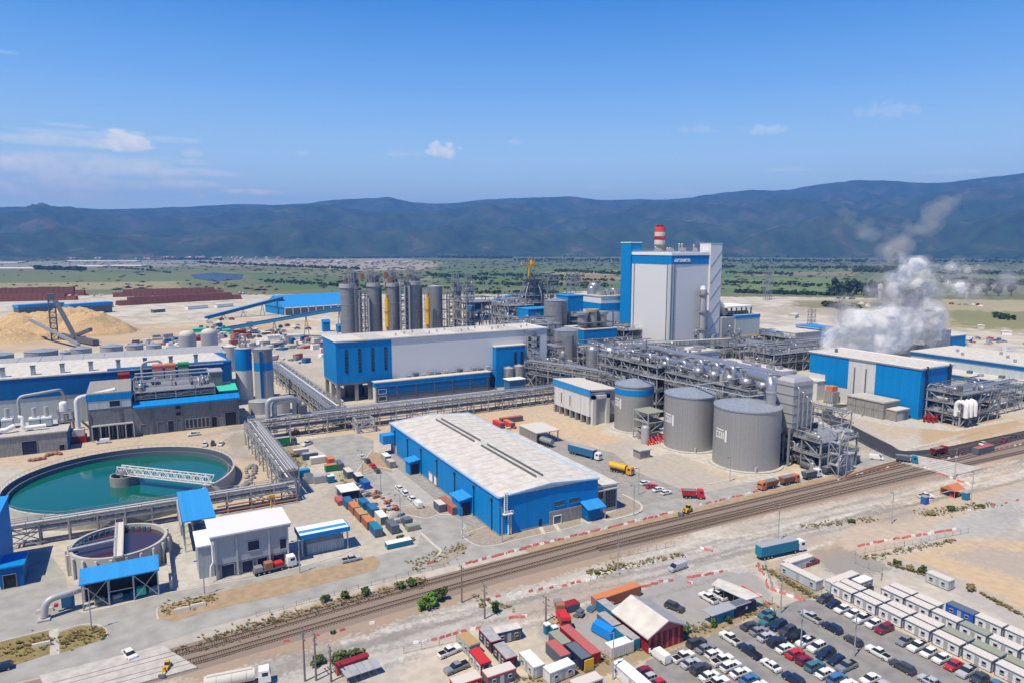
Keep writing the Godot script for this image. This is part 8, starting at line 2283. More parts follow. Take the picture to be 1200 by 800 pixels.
func cabins() -> void:
	var wc := mt("cabin_white", Color(0.72, 0.73, 0.75), 0.6, 0.0, M.white_roof.albedo_texture, 9.0)
	var cr := mt("cabin_roof", Color(0.62, 0.59, 0.54), 0.8, 0.0, M.white_roof.albedo_texture, 5.0)
	for c in [[147.2, -101.1, 7, "front line along the cars", 6.22], [150.35, -101.1, 7, "second line close behind", 6.22], [156.1, -93.9, 6, "third line, across the walkway", 6.1], [159.3, -93.9, 2, "fourth line close behind", 6.1], [162.6, -75.8, 4, "last line beside the blue cabin", 6.1]]:
		for k in c[2]: hut("white site cabin, %s from far end, %s" % [NTH[k], c[3]], V(c[0], c[1] + k * c[4]), 5.6, 2.5, 0, wc, M.olive_green if c[0] == 150.35 and k > 3 or c[0] == 156.1 and k == 3 else cr, M.slate, "cabin", "white site cabins beside the car park")
	hut("bright blue site cabin with white windows among the white ones", V(162.5, -81.9), 6.0, 2.5, 0, M.bright_blue, M.slate, M.bright_blue)
	hut("grey site cabin standing alone beside the gravel track", V(173.9, -93.5), 5.7, 2.5, 0, M.pale_cladding, M.off_white, M.pale_steel)
	hut("long grey cabin on the left side of the fenced yard", V(144.9, -111.8), 11.0, 2.5, 0, M.pale_cladding, M.off_white, M.pale_steel)
	hut("long grey cabin on the far side of the fenced yard", V(150.6, -117.4), 9.5, 2.2, PI / 2, M.pale_cladding, cr, M.pale_steel)
	hut("long grey cabin on the near side of the fenced yard", V(151.6, -104.9), 10.5, 2.2, PI / 2 + 0.03, M.pale_cladding, cr, M.pale_steel)
	hut("small pale cabin behind the near side cabin of the fenced yard", V(155.0, -101.8), 4.8, 2.4, PI / 2, M.grey_cladding, M.white, M.pale_steel)
	# hut camp left of the barn
	hut("tan-roofed grey hut with an open dark door in the hut camp", V(57.2, -124.6), 5.0, 2.6, 0.1, M.grey_cladding, M.timber, M.pale_steel)
	hut("navy hut with grey roof and white windows, left in the hut camp", V(62.0, -124.0), 5.8, 2.5, 0, M.navy, M.grey_roof, M.dark_red)
	hut("navy hut with grey roof, in front of the white-roofed hut", V(62.0, -117.2), 5.8, 2.5, 0, M.navy, M.grey_roof, M.dark_red)
	hut("dark hut with white roof and open doorway at the back of the hut camp", V(66.3, -124.4), 6.0, 2.6, PI / 2 - 0.1, M.slate, M.white_roof, M.navy)
	hut("red-roofed white hut in the hut camp", V(56.6, -117.9), 5.6, 2.3, 0, M.white_cladding, M.red, M.dark_red)
	hut("cream-roofed navy hut with red trim at the front of the hut camp", V(57.9, -112.0), 6.2, 2.6, PI / 2, M.slate, M.off_white, M.red)
	hut("cream-roofed hut with red trim cut by the bottom edge", V(51.0, -112.6), 5.6, 2.6, PI / 2, M.dark_red, M.off_white, M.red)
	hut("plain white cabin without trim, left of two in the hut camp", V(65.4, -112.1), 5.8, 2.5, 0, M.white_cladding, M.white, M.pale_steel)
	hut("plain white cabin turned sideways, right of two in the hut camp", V(69.0, -107.5), 6.0, 2.5, PI / 2 + 0.06, M.white_cladding, M.white, M.pale_steel)
	hut("long white cabin at the lower left corner of the car park", V(80.2, -97.6), 11.5, 2.5, 0, wc, M.white, M.pale_steel)
	hut("dark slate cabin with beige roof at the bottom edge", V(71.2, -101.2), 6.0, 2.5, PI / 2, M.slate, M.off_white, M.pale_steel)
	# the barn yard
	hut("long orange container at the far side of the barn yard", V(97.3, -126.3), 13.6, 2.5, PI / 2 + 0.05, M.rust_orange, M.orange, M.dark_red, "container")
	hut("blue-grey container beside the orange one", V(91.6, -122.2), 6.0, 2.4, 0, M.container_blue, M.grey_roof, M.slate, "container")
	hut("long red container with faded roof in the barn yard", V(77.9, -113.4), 12.0, 2.4, 0, M.dark_red, M.faded_red, M.dark_red, "container")
	hut("dark container beside the long red one", V(75.3, -110.0), 6.0, 2.4, 0, M.navy, M.slate, M.navy, "container")
	hut("grey-green topped container behind the dark one", V(74.6, -116.0), 5.4, 2.4, 0, M.slate, M.olive_green, M.slate, "container")
	hut("slate container with faded red roof at the left of the barn yard", V(72.1, -112.8), 6.0, 2.4, 0, M.slate, M.faded_red, M.slate, "container")
	hut("white container with a dark arched mark beside the barn", V(84.6, -108.4), 5.8, 2.4, PI / 2, M.off_white, M.white, M.pale_steel, "container")
	hut("teal container at the near corner of the barn", V(88.2, -110.5), 6.0, 2.4, 0, M.teal_blue, M.grey_roof, M.teal_blue, "container")
	hut("grey container along the barn's left wall", V(88.2, -117.0), 6.0, 2.3, 0, M.slate, M.grey_roof, M.slate, "container")
	hut("low dark skip container at the far left of the barn yard", V(84.6, -128.0), 5.0, 2.3, PI / 2, M.slate, M.dark_red, M.dark_red, "container", "", 1.9)
	var y := thing("yellow_board", "yellow upright board before the dark container", "panel", V(75.6, -106.6))
	block("panel", M.yellow, y, -1.1, 1.1, 0.2, 2.4, -0.1, 0.1)
	block("foot", M.dark_steel, y, -1.2, 1.2, 0, 0.2, -0.5, 0.5)
	for k in 2:
		var t := thing("portable_toilet", ["teal portable toilet with white roof, left of two in the barn yard", "teal portable toilet with white roof, right of two in the barn yard"][k], "portable toilet", V(75.2 + k * 0.9, -122.2 + k * 1.7))
		block("cabin", M.teal_blue, t, -0.6, 0.6, 0, 2.1, -0.6, 0.6)
		block("roof", M.white, t, -0.65, 0.65, 2.1, 2.35, -0.65, 0.65)
		block("door", M.container_blue, t, -0.64, -0.6, 0.1, 1.95, -0.4, 0.4)
	for k in 2:
		var t := thing("portable_toilet", ["blue portable toilet left of the orange tent", "blue portable toilet right of the orange tent"][k], "portable toilet", [V(226.4, -128.8), V(242.5, -124.5)][k])
		block("cabin", M.bright_blue if k == 0 else M.teal_blue, t, -0.9, 0.9, 0, 2.5, -0.9, 0.9)
		block("roof", M.pale_steel, t, -0.95, 0.95, 2.5, 2.8, -0.95, 0.95)
		block("door", M.container_blue, t, -0.95, -0.9, 0.1, 2.2, -0.5, 0.5)
	var tn := thing("orange_tent", "orange open tent beside the dirt track at right", "tent", V(242.6, -129))
	var tb := MB.new(); tb.gable(-3, 3, 2.5, -2.5, 2.6, 4.2, true)
	part("roof", tb, M.orange, tn)
	for q in [[-2.8, 2.3], [2.8, 2.3], [-2.8, -2.3], [2.8, -2.3]]: block("post", M.pale_steel, tn, q[0] - 0.06, q[0] + 0.06, 0, 2.6, q[1] - 0.06, q[1] + 0.06)
	block("side_sheet", M.orange, tn, -3, 3, 0.6, 2.6, -2.5, -2.4)
	for k in 3: block("crate", [M.safety_red, M.dark_red, M.yellow][k], tn, -2.0 + k * 1.6, -1.0 + k * 1.6, 0, 1.2, 0.2, 1.4)
	# the barn
	var b := thing("barn", "barn with a pale grey gable roof and dark red walls", "barn", V(89.3, -104.9))
	block("wall", M.dark_red, b, 0.4, 10.1, 0, 4, -11.6, -0.4)
	var br := MB.new()
	br.hexa([Vector3(-0.3, 3.7, 0.3), Vector3(5.2, 6.3, 0.3), Vector3(5.2, 6.3, -12.4), Vector3(-0.3, 3.7, -12.4), Vector3(-0.3, 4.0, 0.3), Vector3(5.2, 6.6, 0.3), Vector3(5.2, 6.6, -12.4), Vector3(-0.3, 4.0, -12.4)])
	part("roof", br, M.white_roof, b)
	var br2 := MB.new()
	br2.hexa([Vector3(5.2, 6.3, 0.3), Vector3(10.8, 3.7, 0.3), Vector3(10.8, 3.7, -12.4), Vector3(5.2, 6.3, -12.4), Vector3(5.2, 6.6, 0.3), Vector3(10.8, 4.0, 0.3), Vector3(10.8, 4.0, -12.4), Vector3(5.2, 6.6, -12.4)])
	part("roof", br2, M.grey_roof, b)
	var gb := MB.new(); gb.tri(Vector3(0.4, 4, -0.4), Vector3(10.1, 4, -0.4), Vector3(5.2, 6.25, -0.4))
	part("gable", gb, M.faded_red, b)
	for k in 12: block("wall_plank", M.dark_red if k % 2 else M.faded_red, b, 0.5 + k * 0.8, 1.2 + k * 0.8, 0.05, 3.9, -0.4, -0.34 + 0.02 * (k % 2))
	block("side_door", M.teal_blue, b, 10.1, 10.3, 0, 3.4, -8, -0.6)
	for k in 6: block("roof_joint", M.slab, b, -0.32, -0.28, 3.98, 4.03, -1.0 - k * 2, -1.1 - k * 2)
	var tp := thing("blue_tarpaulin", "bright blue tarpaulin over a load in the barn yard", "tarpaulin", V(86.3, -115.6), 0.2)
	var tm := MB.new(); slabby(tm, -1.7, 1.7, 0.4, 2.2, 3.0, 2.6, 0.3, 0.4); tm.gable(-1.4, 1.3, 2.6, -2.6, 2.2, 2.7, false)
	part("sheet", tm, M.tarp_blue, tp)
	block("load", M.timber, tp, -1.4, 1.4, 0, 0.5, -2.4, 2.9)
	# carport
	var cp := thing("carport", "long white carport roof at the right of the barn yard", "carport", Vector3.ZERO)
	var cm := MB.new(); cm.prism([V(119.2, -117.2), V(123.0, -118.6), V(126.0, -107.2), V(120.8, -107.6)], 2.9, 3.1)
	part("roof", cm, M.white_roof, cp)
	block("edge", M.safety_red, cp, 125.0, 125.2, 2.9, 3.2, -113, -106.9)
	block("back_wall", M.slate, cp, 123.0, 123.2, 0, 2.9, -117, -108)
	for k in 4: block("post", M.dark_steel, cp, 119.6 + k * 0.4, 119.75 + k * 0.4, 0, 2.9, -116.8 + k * 2.8, -116.6 + k * 2.8)
	var d1 := thing("dark_shed", "dark navy shed with a solar-grey roof in front of the carport", "shed", V(119.2, -107.8))
	block("wall", M.navy, d1, -2.8, 4.0, 0, 2.8, -1.0, 1.0)
	block("roof", M.grey_roof, d1, -2.9, 2.2, 2.8, 2.95, -1.2, 1.2)
	for k in 5: block("roof_panel", M.slate, d1, -2.6 + k * 0.95, -1.75 + k * 0.95, 2.95, 3.0, -1.0, 1.0)
	block("sign_dot", M.white, d1, 0.6, 1.3, 1.4, 2.1, 1.0, 1.03)
	var d2 := thing("lean_to", "pale-roofed lean-to shed left of the dark navy shed", "shed", V(112.4, -108.0))
	block("roof", M.pale_steel, d2, -3.6, 4.0, 2.7, 2.85, -1.6, 1.6)
	block("wall", M.teal_blue, d2, -1.4, 3.8, 0, 2.7, -1.2, 1.2)
	for k in 3: block("post", M.timber, d2, -3.4 + k * 0.9, -3.3 + k * 0.9, 0, 2.7, 1.2, 1.3)
	# container yard west of the warehouse road
	var list := [[57.4, -212.5, 6, 0, "rust_orange", "orange", "orange-topped container with a pale roof end, left column"], [57.6, -205.8, 6, 0, "rust_orange", "timber", "orange-brown container, second in the left column"], [56.9, -218.0, 5.4, 0, "container_blue", "container_blue", "blue-grey container at the top of the left column"], [58.3, -192.5, 6, 0, "container_blue", "teal_blue", "long blue container at the bottom of the left column"], [57.9, -199.0, 6, 0, "rust_orange", "orange", "orange container above the bottom blue one"],
		[61.2, -214.6, 5, 0, "teal_blue", "container_blue", "blue container, top of the middle column"], [62.2, -208.0, 6, 0, "container_blue", "container_blue", "grey-blue container, second of the middle column"], [62.6, -200.6, 6, 0, "off_white", "white", "cream container in the middle column"], [63.4, -192.4, 6, 0, "slate", "slate", "slate cabin-like container at the bottom of the middle column"], [61.4, -181.2, 7.4, 90, "teal_blue", "white", "blue low container lying across the yard's near end"],
		[55.4, -222.6, 5, 0, "faded_red", "faded_red", "brick-red container below the white awning"], [65.2, -248.0, 6, 0, "slate", "off_white", "white-topped container in the upper right of the yard"], [67.0, -241.0, 5, 0, "navy", "off_white", "dark container with a cream roof, upper right of the yard"], [67.2, -233.4, 5, 0, "bright_blue", "container_blue", "bright blue container by the road edge"], [61.4, -257.6, 5, 90, "green", "orange", "green container with an orange roof"], [64.6, -259.0, 6, 0, "slate", "slate", "dark grey container near the green one"], [55.0, -246.4, 6, 90, "pale_steel", "grey_roof", "long grey container with a flat grey roof"], [49.8, -256.5, 6, 90, "teal_blue", "sky_blue_roof", "pale blue pool-like container at the yard's left"], [57.8, -245.0, 3, 0, "teal_blue", "white", "small blue hut with white lid"],
		[51.0, -249.0, 5, 0, "pale_steel", "slate", "dark-roofed cabin left of the long grey container"], [55.2, -283.6, 6, 90, "grey_cladding", "off_white", "grey cabin at the top of the yard"], [57.4, -276.5, 6, 90, "slate", "grey_roof", "slate-roofed cabin second from the top of the yard"], [59.0, -269.8, 6, 90, "off_white", "white", "white cabin third from the top of the yard"], [63.0, -266.0, 4, 0, "faded_red", "orange", "faded red box beside the white cabin"],
		[82.4, -201.0, 5.0, 0, "slate", "off_white", "grey container with a tan roof before the warehouse wall"], [85.2, -200.0, 11.0, 0, "faded_red", "rust_orange", "long orange-red container along the warehouse wall"], [82.9, -251.5, 4.6, 0, "concrete", "slab", "small grey hut by the warehouse wall"], [83.6, -259.5, 5.5, 0, "grey_cladding", "white", "grey and white cabin by the warehouse wall, far end"], [69.0, -190.3, 4, 90, "olive_green", "olive_green", "low green skip at the road corner of the yard"], [68.6, -193.4, 2.6, 0, "slate", "slate", "small grey bin container at the road corner"],
		[147.5, -285.0, 8, 0, "red", "safety_red", "red container stack behind the warehouse, left one"], [152.0, -283.0, 8, 0, "safety_red", "orange", "bright red container behind the warehouse, right one"], [157.0, -290.0, 12, 90, "dark_steel", "faded_red", "long dark flat rack behind the red containers"], [245.5, -169.5, 7.5, 90, "olive_green", "olive_green", "green container right of the blue-grey box by the tanks"], [306.0, -152.0, 12, 90, "slate", "faded_red", "slate container with a red top at the right edge"]]
	for q in list: hut(q[6], V(q[0], q[1]), q[2], 2.45, deg_to_rad(q[3]), M[q[4]], M[q[5]], M.slate if q[2] > 5 else M[q[4]], "container", "", 1.6 if "low" in q[6] else 2.6)
	var aw := thing("white_awning", "white awning roof between the containers, dark beneath", "awning", V(59.4, -227.6))
	block("roof", M.white, aw, -3.2, 3.2, 3.0, 3.2, -4.0, 4.0)
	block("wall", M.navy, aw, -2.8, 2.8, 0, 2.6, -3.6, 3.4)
	for k in 4: block("post", M.dark_steel, aw, -3.1 + (k % 2) * 6.1, -3.0 + (k % 2) * 6.1, 0, 3.0, -3.9 + (k / 2) * 7.7, -3.8 + (k / 2) * 7.7)
	var gx := thing("blue_grey_box", "blue-grey steel box room at the foot of the condenser frame", "hut", V(232.5, -166.5))
	block("wall", M.grey_cladding, gx, -5, 5, 0, 6.4, -3.5, 3.5)
	block("roof", M.grey_roof, gx, -5.2, 5.2, 6.4, 6.7, -3.7, 3.7)
	for k in 4: block("wall_rib", M.pale_steel, gx, -4.4 + k * 2.8, -4.2 + k * 2.8, 0.1, 6.3, 3.5, 3.62)
	var oc := thing("pale_shelter", "pale flat-roofed shelter behind the warehouse's right side", "shelter", V(153.5, -257.5))
	block("roof", M.off_white, oc, -6, 6, 5.0, 5.4, -8, 8)
	for k in 6: block("post", M.steel, oc, -5.6 + (k % 2) * 11, -5.2 + (k % 2) * 11, 0, 5, -7.4 + (k / 2) * 7, -7.0 + (k / 2) * 7)
	block("back_wall", M.concrete, oc, -5.8, -5.4, 0, 4.8, -7.6, 7.6)
	# small stores and junk in the yards
	for k in 60:
		var p: Vector3
		if k < 26: p = V(R.randf_range(64, 70), R.randf_range(-236, -196))
		elif k < 40: p = V(R.randf_range(78, 98), R.randf_range(-128, -119))
		elif k < 50: p = V(R.randf_range(140, 165), R.randf_range(-285, -262))
		else: p = V(R.randf_range(236, 262), R.randf_range(-196, -172))
		var j := MB.new()
		var s := Vector3(R.randf_range(0.8, 2.6), R.randf_range(0.4, 1.4), R.randf_range(0.8, 2.0))
		for w in 3: j.box(Vector3(R.randf_range(-0.6, 0.6), s.y * (w + 0.5) / 3.0, R.randf_range(-0.4, 0.4)), Vector3(s.x * R.randf_range(0.6, 1), s.y / 3.2, s.z * R.randf_range(0.6, 1)), R.randf() * 0.6)
		solo("pallet_stack", "small stack of stored goods on pallets in %s" % ["the container yard", "the barn yard", "the store behind the warehouse", "the yard right of the tanks"][0 if k < 26 else (1 if k < 40 else (2 if k < 50 else 3))], "pallet stack", j, [M.timber, M.pale_steel, M.faded_red, M.slate, M.container_blue, M.off_white, M.rust_orange][R.randi() % 7], ["stores in the container yard", "stores in the barn yard", "stores behind the warehouse", "stores right of the tanks"][0 if k < 26 else (1 if k < 40 else (2 if k < 50 else 3))], p)

func pole(label: String, at: Vector3, h: float, kind: String) -> void:
	var t := thing("street_lamp" if kind == "lamp" else "utility_pole", label, "street lamp" if kind == "lamp" else "pole", at)
	var b := MB.new(); b.up(Vector3.ZERO, 0.16 if kind == "lamp" else 0.22, h, 8, 0.09 if kind == "lamp" else 0.15)
	part("pole", b, M.pale_steel if kind == "lamp" else M.wood_pole, t)
	if kind == "lamp":
		var a := MB.new(); a.bar(Vector3(0, h, 0), Vector3(-1.4, h + 0.25, 0.3), 0.1)
		part("arm", a, M.pale_steel, t)
		block("lamp_head", M.slate, t, -2.0, -1.2, h + 0.2, h + 0.36, 0.1, 0.5)
	else:
		for k in 2:
			var a := MB.new(); a.bar(Vector3(-0.2, h - 0.5 - k * 1.4, -1.2), Vector3(0.2, h - 0.5 - k * 1.4, 1.2), 0.14)
			part("cross_arm", a, M.wood_pole, t)
			for s in [-1.0, 0.0, 1.0]:
				var i := MB.new(); i.up(Vector3(0, h - 0.42 - k * 1.4, s), 0.07, 0.3, 6)
				part("insulator", i, M.slate, t)
func barriers(a: Vector3, z: Vector3, n: int, label: String, group: String, gap := 1.0) -> void:
	var b := MB.new(); b.hexa([Vector3(-0.75, 0, 0.28), Vector3(0.75, 0, 0.28), Vector3(0.75, 0, -0.28), Vector3(-0.75, 0, -0.28), Vector3(-0.72, 0.85, 0.1), Vector3(0.72, 0.85, 0.1), Vector3(0.72, 0.85, -0.1), Vector3(-0.72, 0.85, -0.1)])
	b.span(-0.55, -0.35, 0, 0.12, -0.32, 0.32); b.span(0.35, 0.55, 0, 0.12, -0.32, 0.32)
	var m := b.mesh()
	var d := z - a
	for k in n:
		var o := MeshInstance3D.new()
		o.name = numbered("plastic_barrier")
		o.mesh = m
		o.material_override = M.white if (k * 7 + n) % 11 in [3, 5, 9] else M.barrier_red
		add_child(o)
		o.position = a + d * ((k + 0.5) / n) + Vector3(R.randf_range(-0.4, 0.4), 0.02, R.randf_range(-0.35, 0.35))
		o.rotation.y = atan2(-d.z, d.x) + R.randf_range(-0.3, 0.3)
		o.scale = Vector3(0.8, 0.68, 0.7)
		tag(o, ("white " if o.material_override == M.white else "faded red ") + label, "barrier", group)
func fence(label: String, pts: Array, h := 2.0) -> void:
	var t := thing("wire_fence", label, "fence")
	for k in pts.size() - 1:
		var a: Vector3 = pts[k]
		var z: Vector3 = pts[k + 1]
		var n := maxi(1, int((z - a).length() / 3.0))
		for j in n + 1:
			var p := MB.new(); p.up(a.lerp(z, float(j) / n), 0.06, h, 6)
			part("post", p, M.steel, t)
		var w := MB.new()
		for y in 4: w.bar(a + Vector3(0, h * (y + 0.7) / 4.0, 0), z + Vector3(0, h * (y + 0.7) / 4.0, 0), 0.025)
		part("wire", w, M.steel, t)
func street() -> void:
	R.seed = 33
	for q in [["wooden utility pole at the bottom edge, left of the pair", V(24.3, -130.4), 11.0, "wood"], ["wooden utility pole at the bottom edge, right of the pair", V(26.3, -129.6), 10.0, "wood"], ["short wooden pole right of the pair at the bottom edge", V(28.8, -127.8), 7.5, "wood"], ["utility pole between the railway and the dirt track, before the warehouse", V(64.1, -143.4), 9.5, "wood"], ["utility pole by the dirt track at the left of the hut camp", V(65.7, -134.2), 8.5, "wood"], ["utility pole beside the barn yard's red truck", V(77.6, -126.7), 6.0, "wood"],
			["lamp post between railway and dirt track, near the middle", V(107.3, -139.0), 10.5, "lamp"], ["lamp post beside the blue semi-trailer", V(159.6, -131.6), 11.0, "lamp"], ["lamp post with a yellow box on the island of dry grass", V(200.9, -123.8), 10.0, "lamp"], ["tall lamp post by the orange tent", V(236.9, -119.9), 12.0, "lamp"], ["lamp post in the car park's middle double row", V(119.2, -91.0), 9.0, "lamp"], ["lamp post at the top corner of the car park", V(127.6, -103.4), 9.0, "lamp"], ["lamp post at the lower edge of the car park", V(127.0, -84.0), 9.0, "lamp"], ["lamp post at the long white cabin", V(78.0, -101.8), 10.0, "lamp"],
			["lamp post at the warehouse's near corner", V(88.6, -169.2), 10.5, "lamp"], ["lamp post before the warehouse's lean-to", V(134.8, -167.0), 10.0, "lamp"], ["lamp post at the yard road, first from the railway", V(67.2, -196), 9.5, "lamp"], ["lamp post at the yard road, second from the railway", V(69.4, -222), 9.5, "lamp"], ["lamp post at the yard road, third from the railway", V(70.2, -247), 9.5, "lamp"], ["lamp post at the mouth of the yard road", V(79.5, -177.0), 9.5, "lamp"], ["lamp post at the grass island by the left edge", V(-13.6, -171.6), 10.0, "lamp"], ["lamp post beside the verge before the grey building", V(10.0, -177.0), 9.0, "lamp"], ["lamp post on the verge before the blue canopy", V(33.0, -177.6), 9.0, "lamp"],
			["lamp post by the level crossing at right", V(262.0, -139), 11.0, "lamp"], ["lamp post in the loading yard", V(148.0, -181.0), 9.5, "lamp"], ["lamp post on the road before the largest tank", V(186.0, -176.0), 9.0, "lamp"]]: pole(q[0], q[1], q[2], q[3])
	for q in [[V(73.3, -161.5), V(99.5, -162.6), 34, "plastic barrier along the road edge by the railway, before the warehouse", "barriers along the railway before the warehouse"], [V(99.5, -162.6), V(147.9, -162.9), 40, "plastic barrier along the railway right of the warehouse", "barriers along the railway right of the warehouse"], [V(159.4, -163.4), V(191.6, -163.5), 16, "plastic barrier along the railway before the tanks", "barriers along the railway before the tanks"], [V(220.7, -157.9), V(258.5, -157.7), 14, "plastic barrier by the railway near the level crossing", "barriers at the level crossing"], [V(265.1, -159.1), V(258.8, -131), 18, "plastic barrier lining the level crossing", "barriers lining the crossing"], [V(262.9, -155.4), V(334.1, -150.3), 18, "plastic barrier along the black road", "barriers along the black road"],
			[V(68.9, -142.1), V(85.4, -139.4), 6, "plastic barrier scattered by the dirt track, left part", "barriers by the dirt track, left"], [V(85.4, -139.4), V(99.8, -137.7), 7, "plastic barrier scattered by the dirt track, middle part", "barriers by the dirt track, middle"], [V(28.5, -135.5), V(34.1, -133.5), 4, "plastic barrier beside the bottom poles", "barriers beside the bottom poles"], [V(20.4, -146.6), V(45, -144.2), 4, "lone plastic barrier on the track bed edge", "lone barriers by the track bed"], [V(47.7, -132.2), V(63.6, -131.2), 9, "plastic barrier along the hut camp's fence", "barriers at the hut camp"], [V(70.3, -131.6), V(74.9, -130.4), 4, "plastic barrier near the hut camp's white-roofed hut", "barriers near the white-roofed hut"],
			[V(104.2, -129.2), V(116.2, -127.8), 9, "plastic barrier between barn yard and dirt track", "barriers between barn yard and track"], [V(120.3, -126.6), V(130.6, -125.3), 12, "plastic barrier in the arc at the minibus", "barriers in the arc"], [V(119, -125.2), V(119.5, -123.9), 2, "plastic barrier at the left end of the arc", "barriers at the arc's end"], [V(143, -124.2), V(134.6, -112.7), 8, "plastic barrier beside the dry bank, upper", "barriers beside the dry bank, upper"], [V(134.6, -112.7), V(137.1, -104.6), 11, "plastic barrier beside the dry bank, lower", "barriers beside the dry bank, lower"], [V(176.5, -118.2), V(213.6, -111.8), 26, "plastic barrier along the big sandy lot", "barriers along the sandy lot"], [V(128.1, -108.6), V(126.4, -105), 4, "plastic barrier at the carport corner", "barriers at the carport corner"], [V(64, -165.9), V(68.4, -167), 4, "plastic barrier at the mouth of the yard road", "barriers at the yard road"], [V(230.1, -118.3), V(259.8, -115.1), 5, "plastic barrier on the far right sand", "barriers on the far right sand"], [V(136.5, -138.6), V(137.3, -135.1), 3, "plastic barrier on the open gravel by the semi-trailer", "barriers on the open gravel"]]:
		barriers(q[0], q[1], q[2], q[3], q[4])
	fence("wire fence with leaning posts along the car park's far side", [V(66.6, -108.4), V(82, -108.2), V(100.9, -107), V(129.1, -107.1)])
	fence("wire fence round the dry bank beside the fenced yard", [V(143.2, -121.8), V(135.1, -112.4), V(137.4, -105.4), V(149.4, -103.7)])
	fence("wire fence at the right of the fenced yard", [V(166.1, -111.6), V(166.6, -104.1), V(163.3, -102.2)])
	fence("wire fence along the sandy lot", [V(170.9, -115), V(188.3, -111.8), V(214.4, -108.5)], 1.6)
	fence("wire fence at the left of the hut camp", [V(44.6, -129.9), V(56.2, -128.7)], 1.8)
	fence("wire fence before the container yard verge", [V(19.6, -160.4), V(44.1, -161.8), V(67.6, -162.8)], 1.3)
	fence("wire fence along the dirt track before the warehouse", [V(109.5, -145.3), V(130.5, -143.2)], 1.5)
	fence("wire fence between the black road and the tanks", [V(293.9, -219.5), V(279, -199), V(266.3, -175.6), V(262.3, -161.9)], 2.2)
	var sm := thing("red_shed_ruin", "red-roofed junk shed with grey sheets at the bottom edge", "shed", V(33.5, -129.0), 0.1)
	block("roof", M.dark_red, sm, -3.4, 3.6, 2.0, 2.2, -1.6, 0.0)
	block("wall", M.faded_red, sm, -3.2, 3.4, 0, 2.0, -1.4, -0.2)
	for k in 5: block("roof_sheet", M.grey_roof if k % 2 else M.pale_steel, sm, -2.8 + k * 1.5, -1.4 + k * 1.5, 1.7 - 0.05 * k, 1.8 - 0.05 * k, 0.2, 4.0)
	for k in 6: block("sheet_post", M.wood_pole, sm, -2.6 + (k % 3) * 2.8, -2.45 + (k % 3) * 2.8, 0, 1.5, 0.5 + (k / 3) * 3, 0.65 + (k / 3) * 3)
	for q in [["low white block barrier, left one of two on the verge", V(4.6, -171.2)], ["low white block barrier, right one of two on the verge", V(8.1, -171.5)], ["long low white block on the grass island by the left edge", V(-22.8, -169.7)], ["white concrete block at the foot of the bent pipe", V(-23.7, -186.1)]]:
		var b := MB.new(); b.hexa([Vector3(-1.8, 0, 0.5), Vector3(1.8, 0, 0.5), Vector3(1.8, 0, -0.5), Vector3(-1.8, 0, -0.5), Vector3(-1.6, 0.9, 0.3), Vector3(1.6, 0.9, 0.3), Vector3(1.6, 0.9, -0.3), Vector3(-1.6, 0.9, -0.3)])
		solo("concrete_block", q[0], "concrete block", b, M.kerb, "", q[1])
	# shrubs and dry grass
	R.seed = 44
	var crowns := [crown_mesh(61, 260, 0.13, 0.8), crown_mesh(62, 260, 0.13, 0.8), crown_mesh(63, 260, 0.13, 0.8)]
	var stem := MB.new()
	for k in 5: stem.cyl(Vector3(0, 0, 0), Vector3(cos(k * 1.3) * 0.3, 0.7, sin(k * 1.3) * 0.3), 0.04, 0.02, 5)
	var sm2 := stem.mesh()
	var n := 0
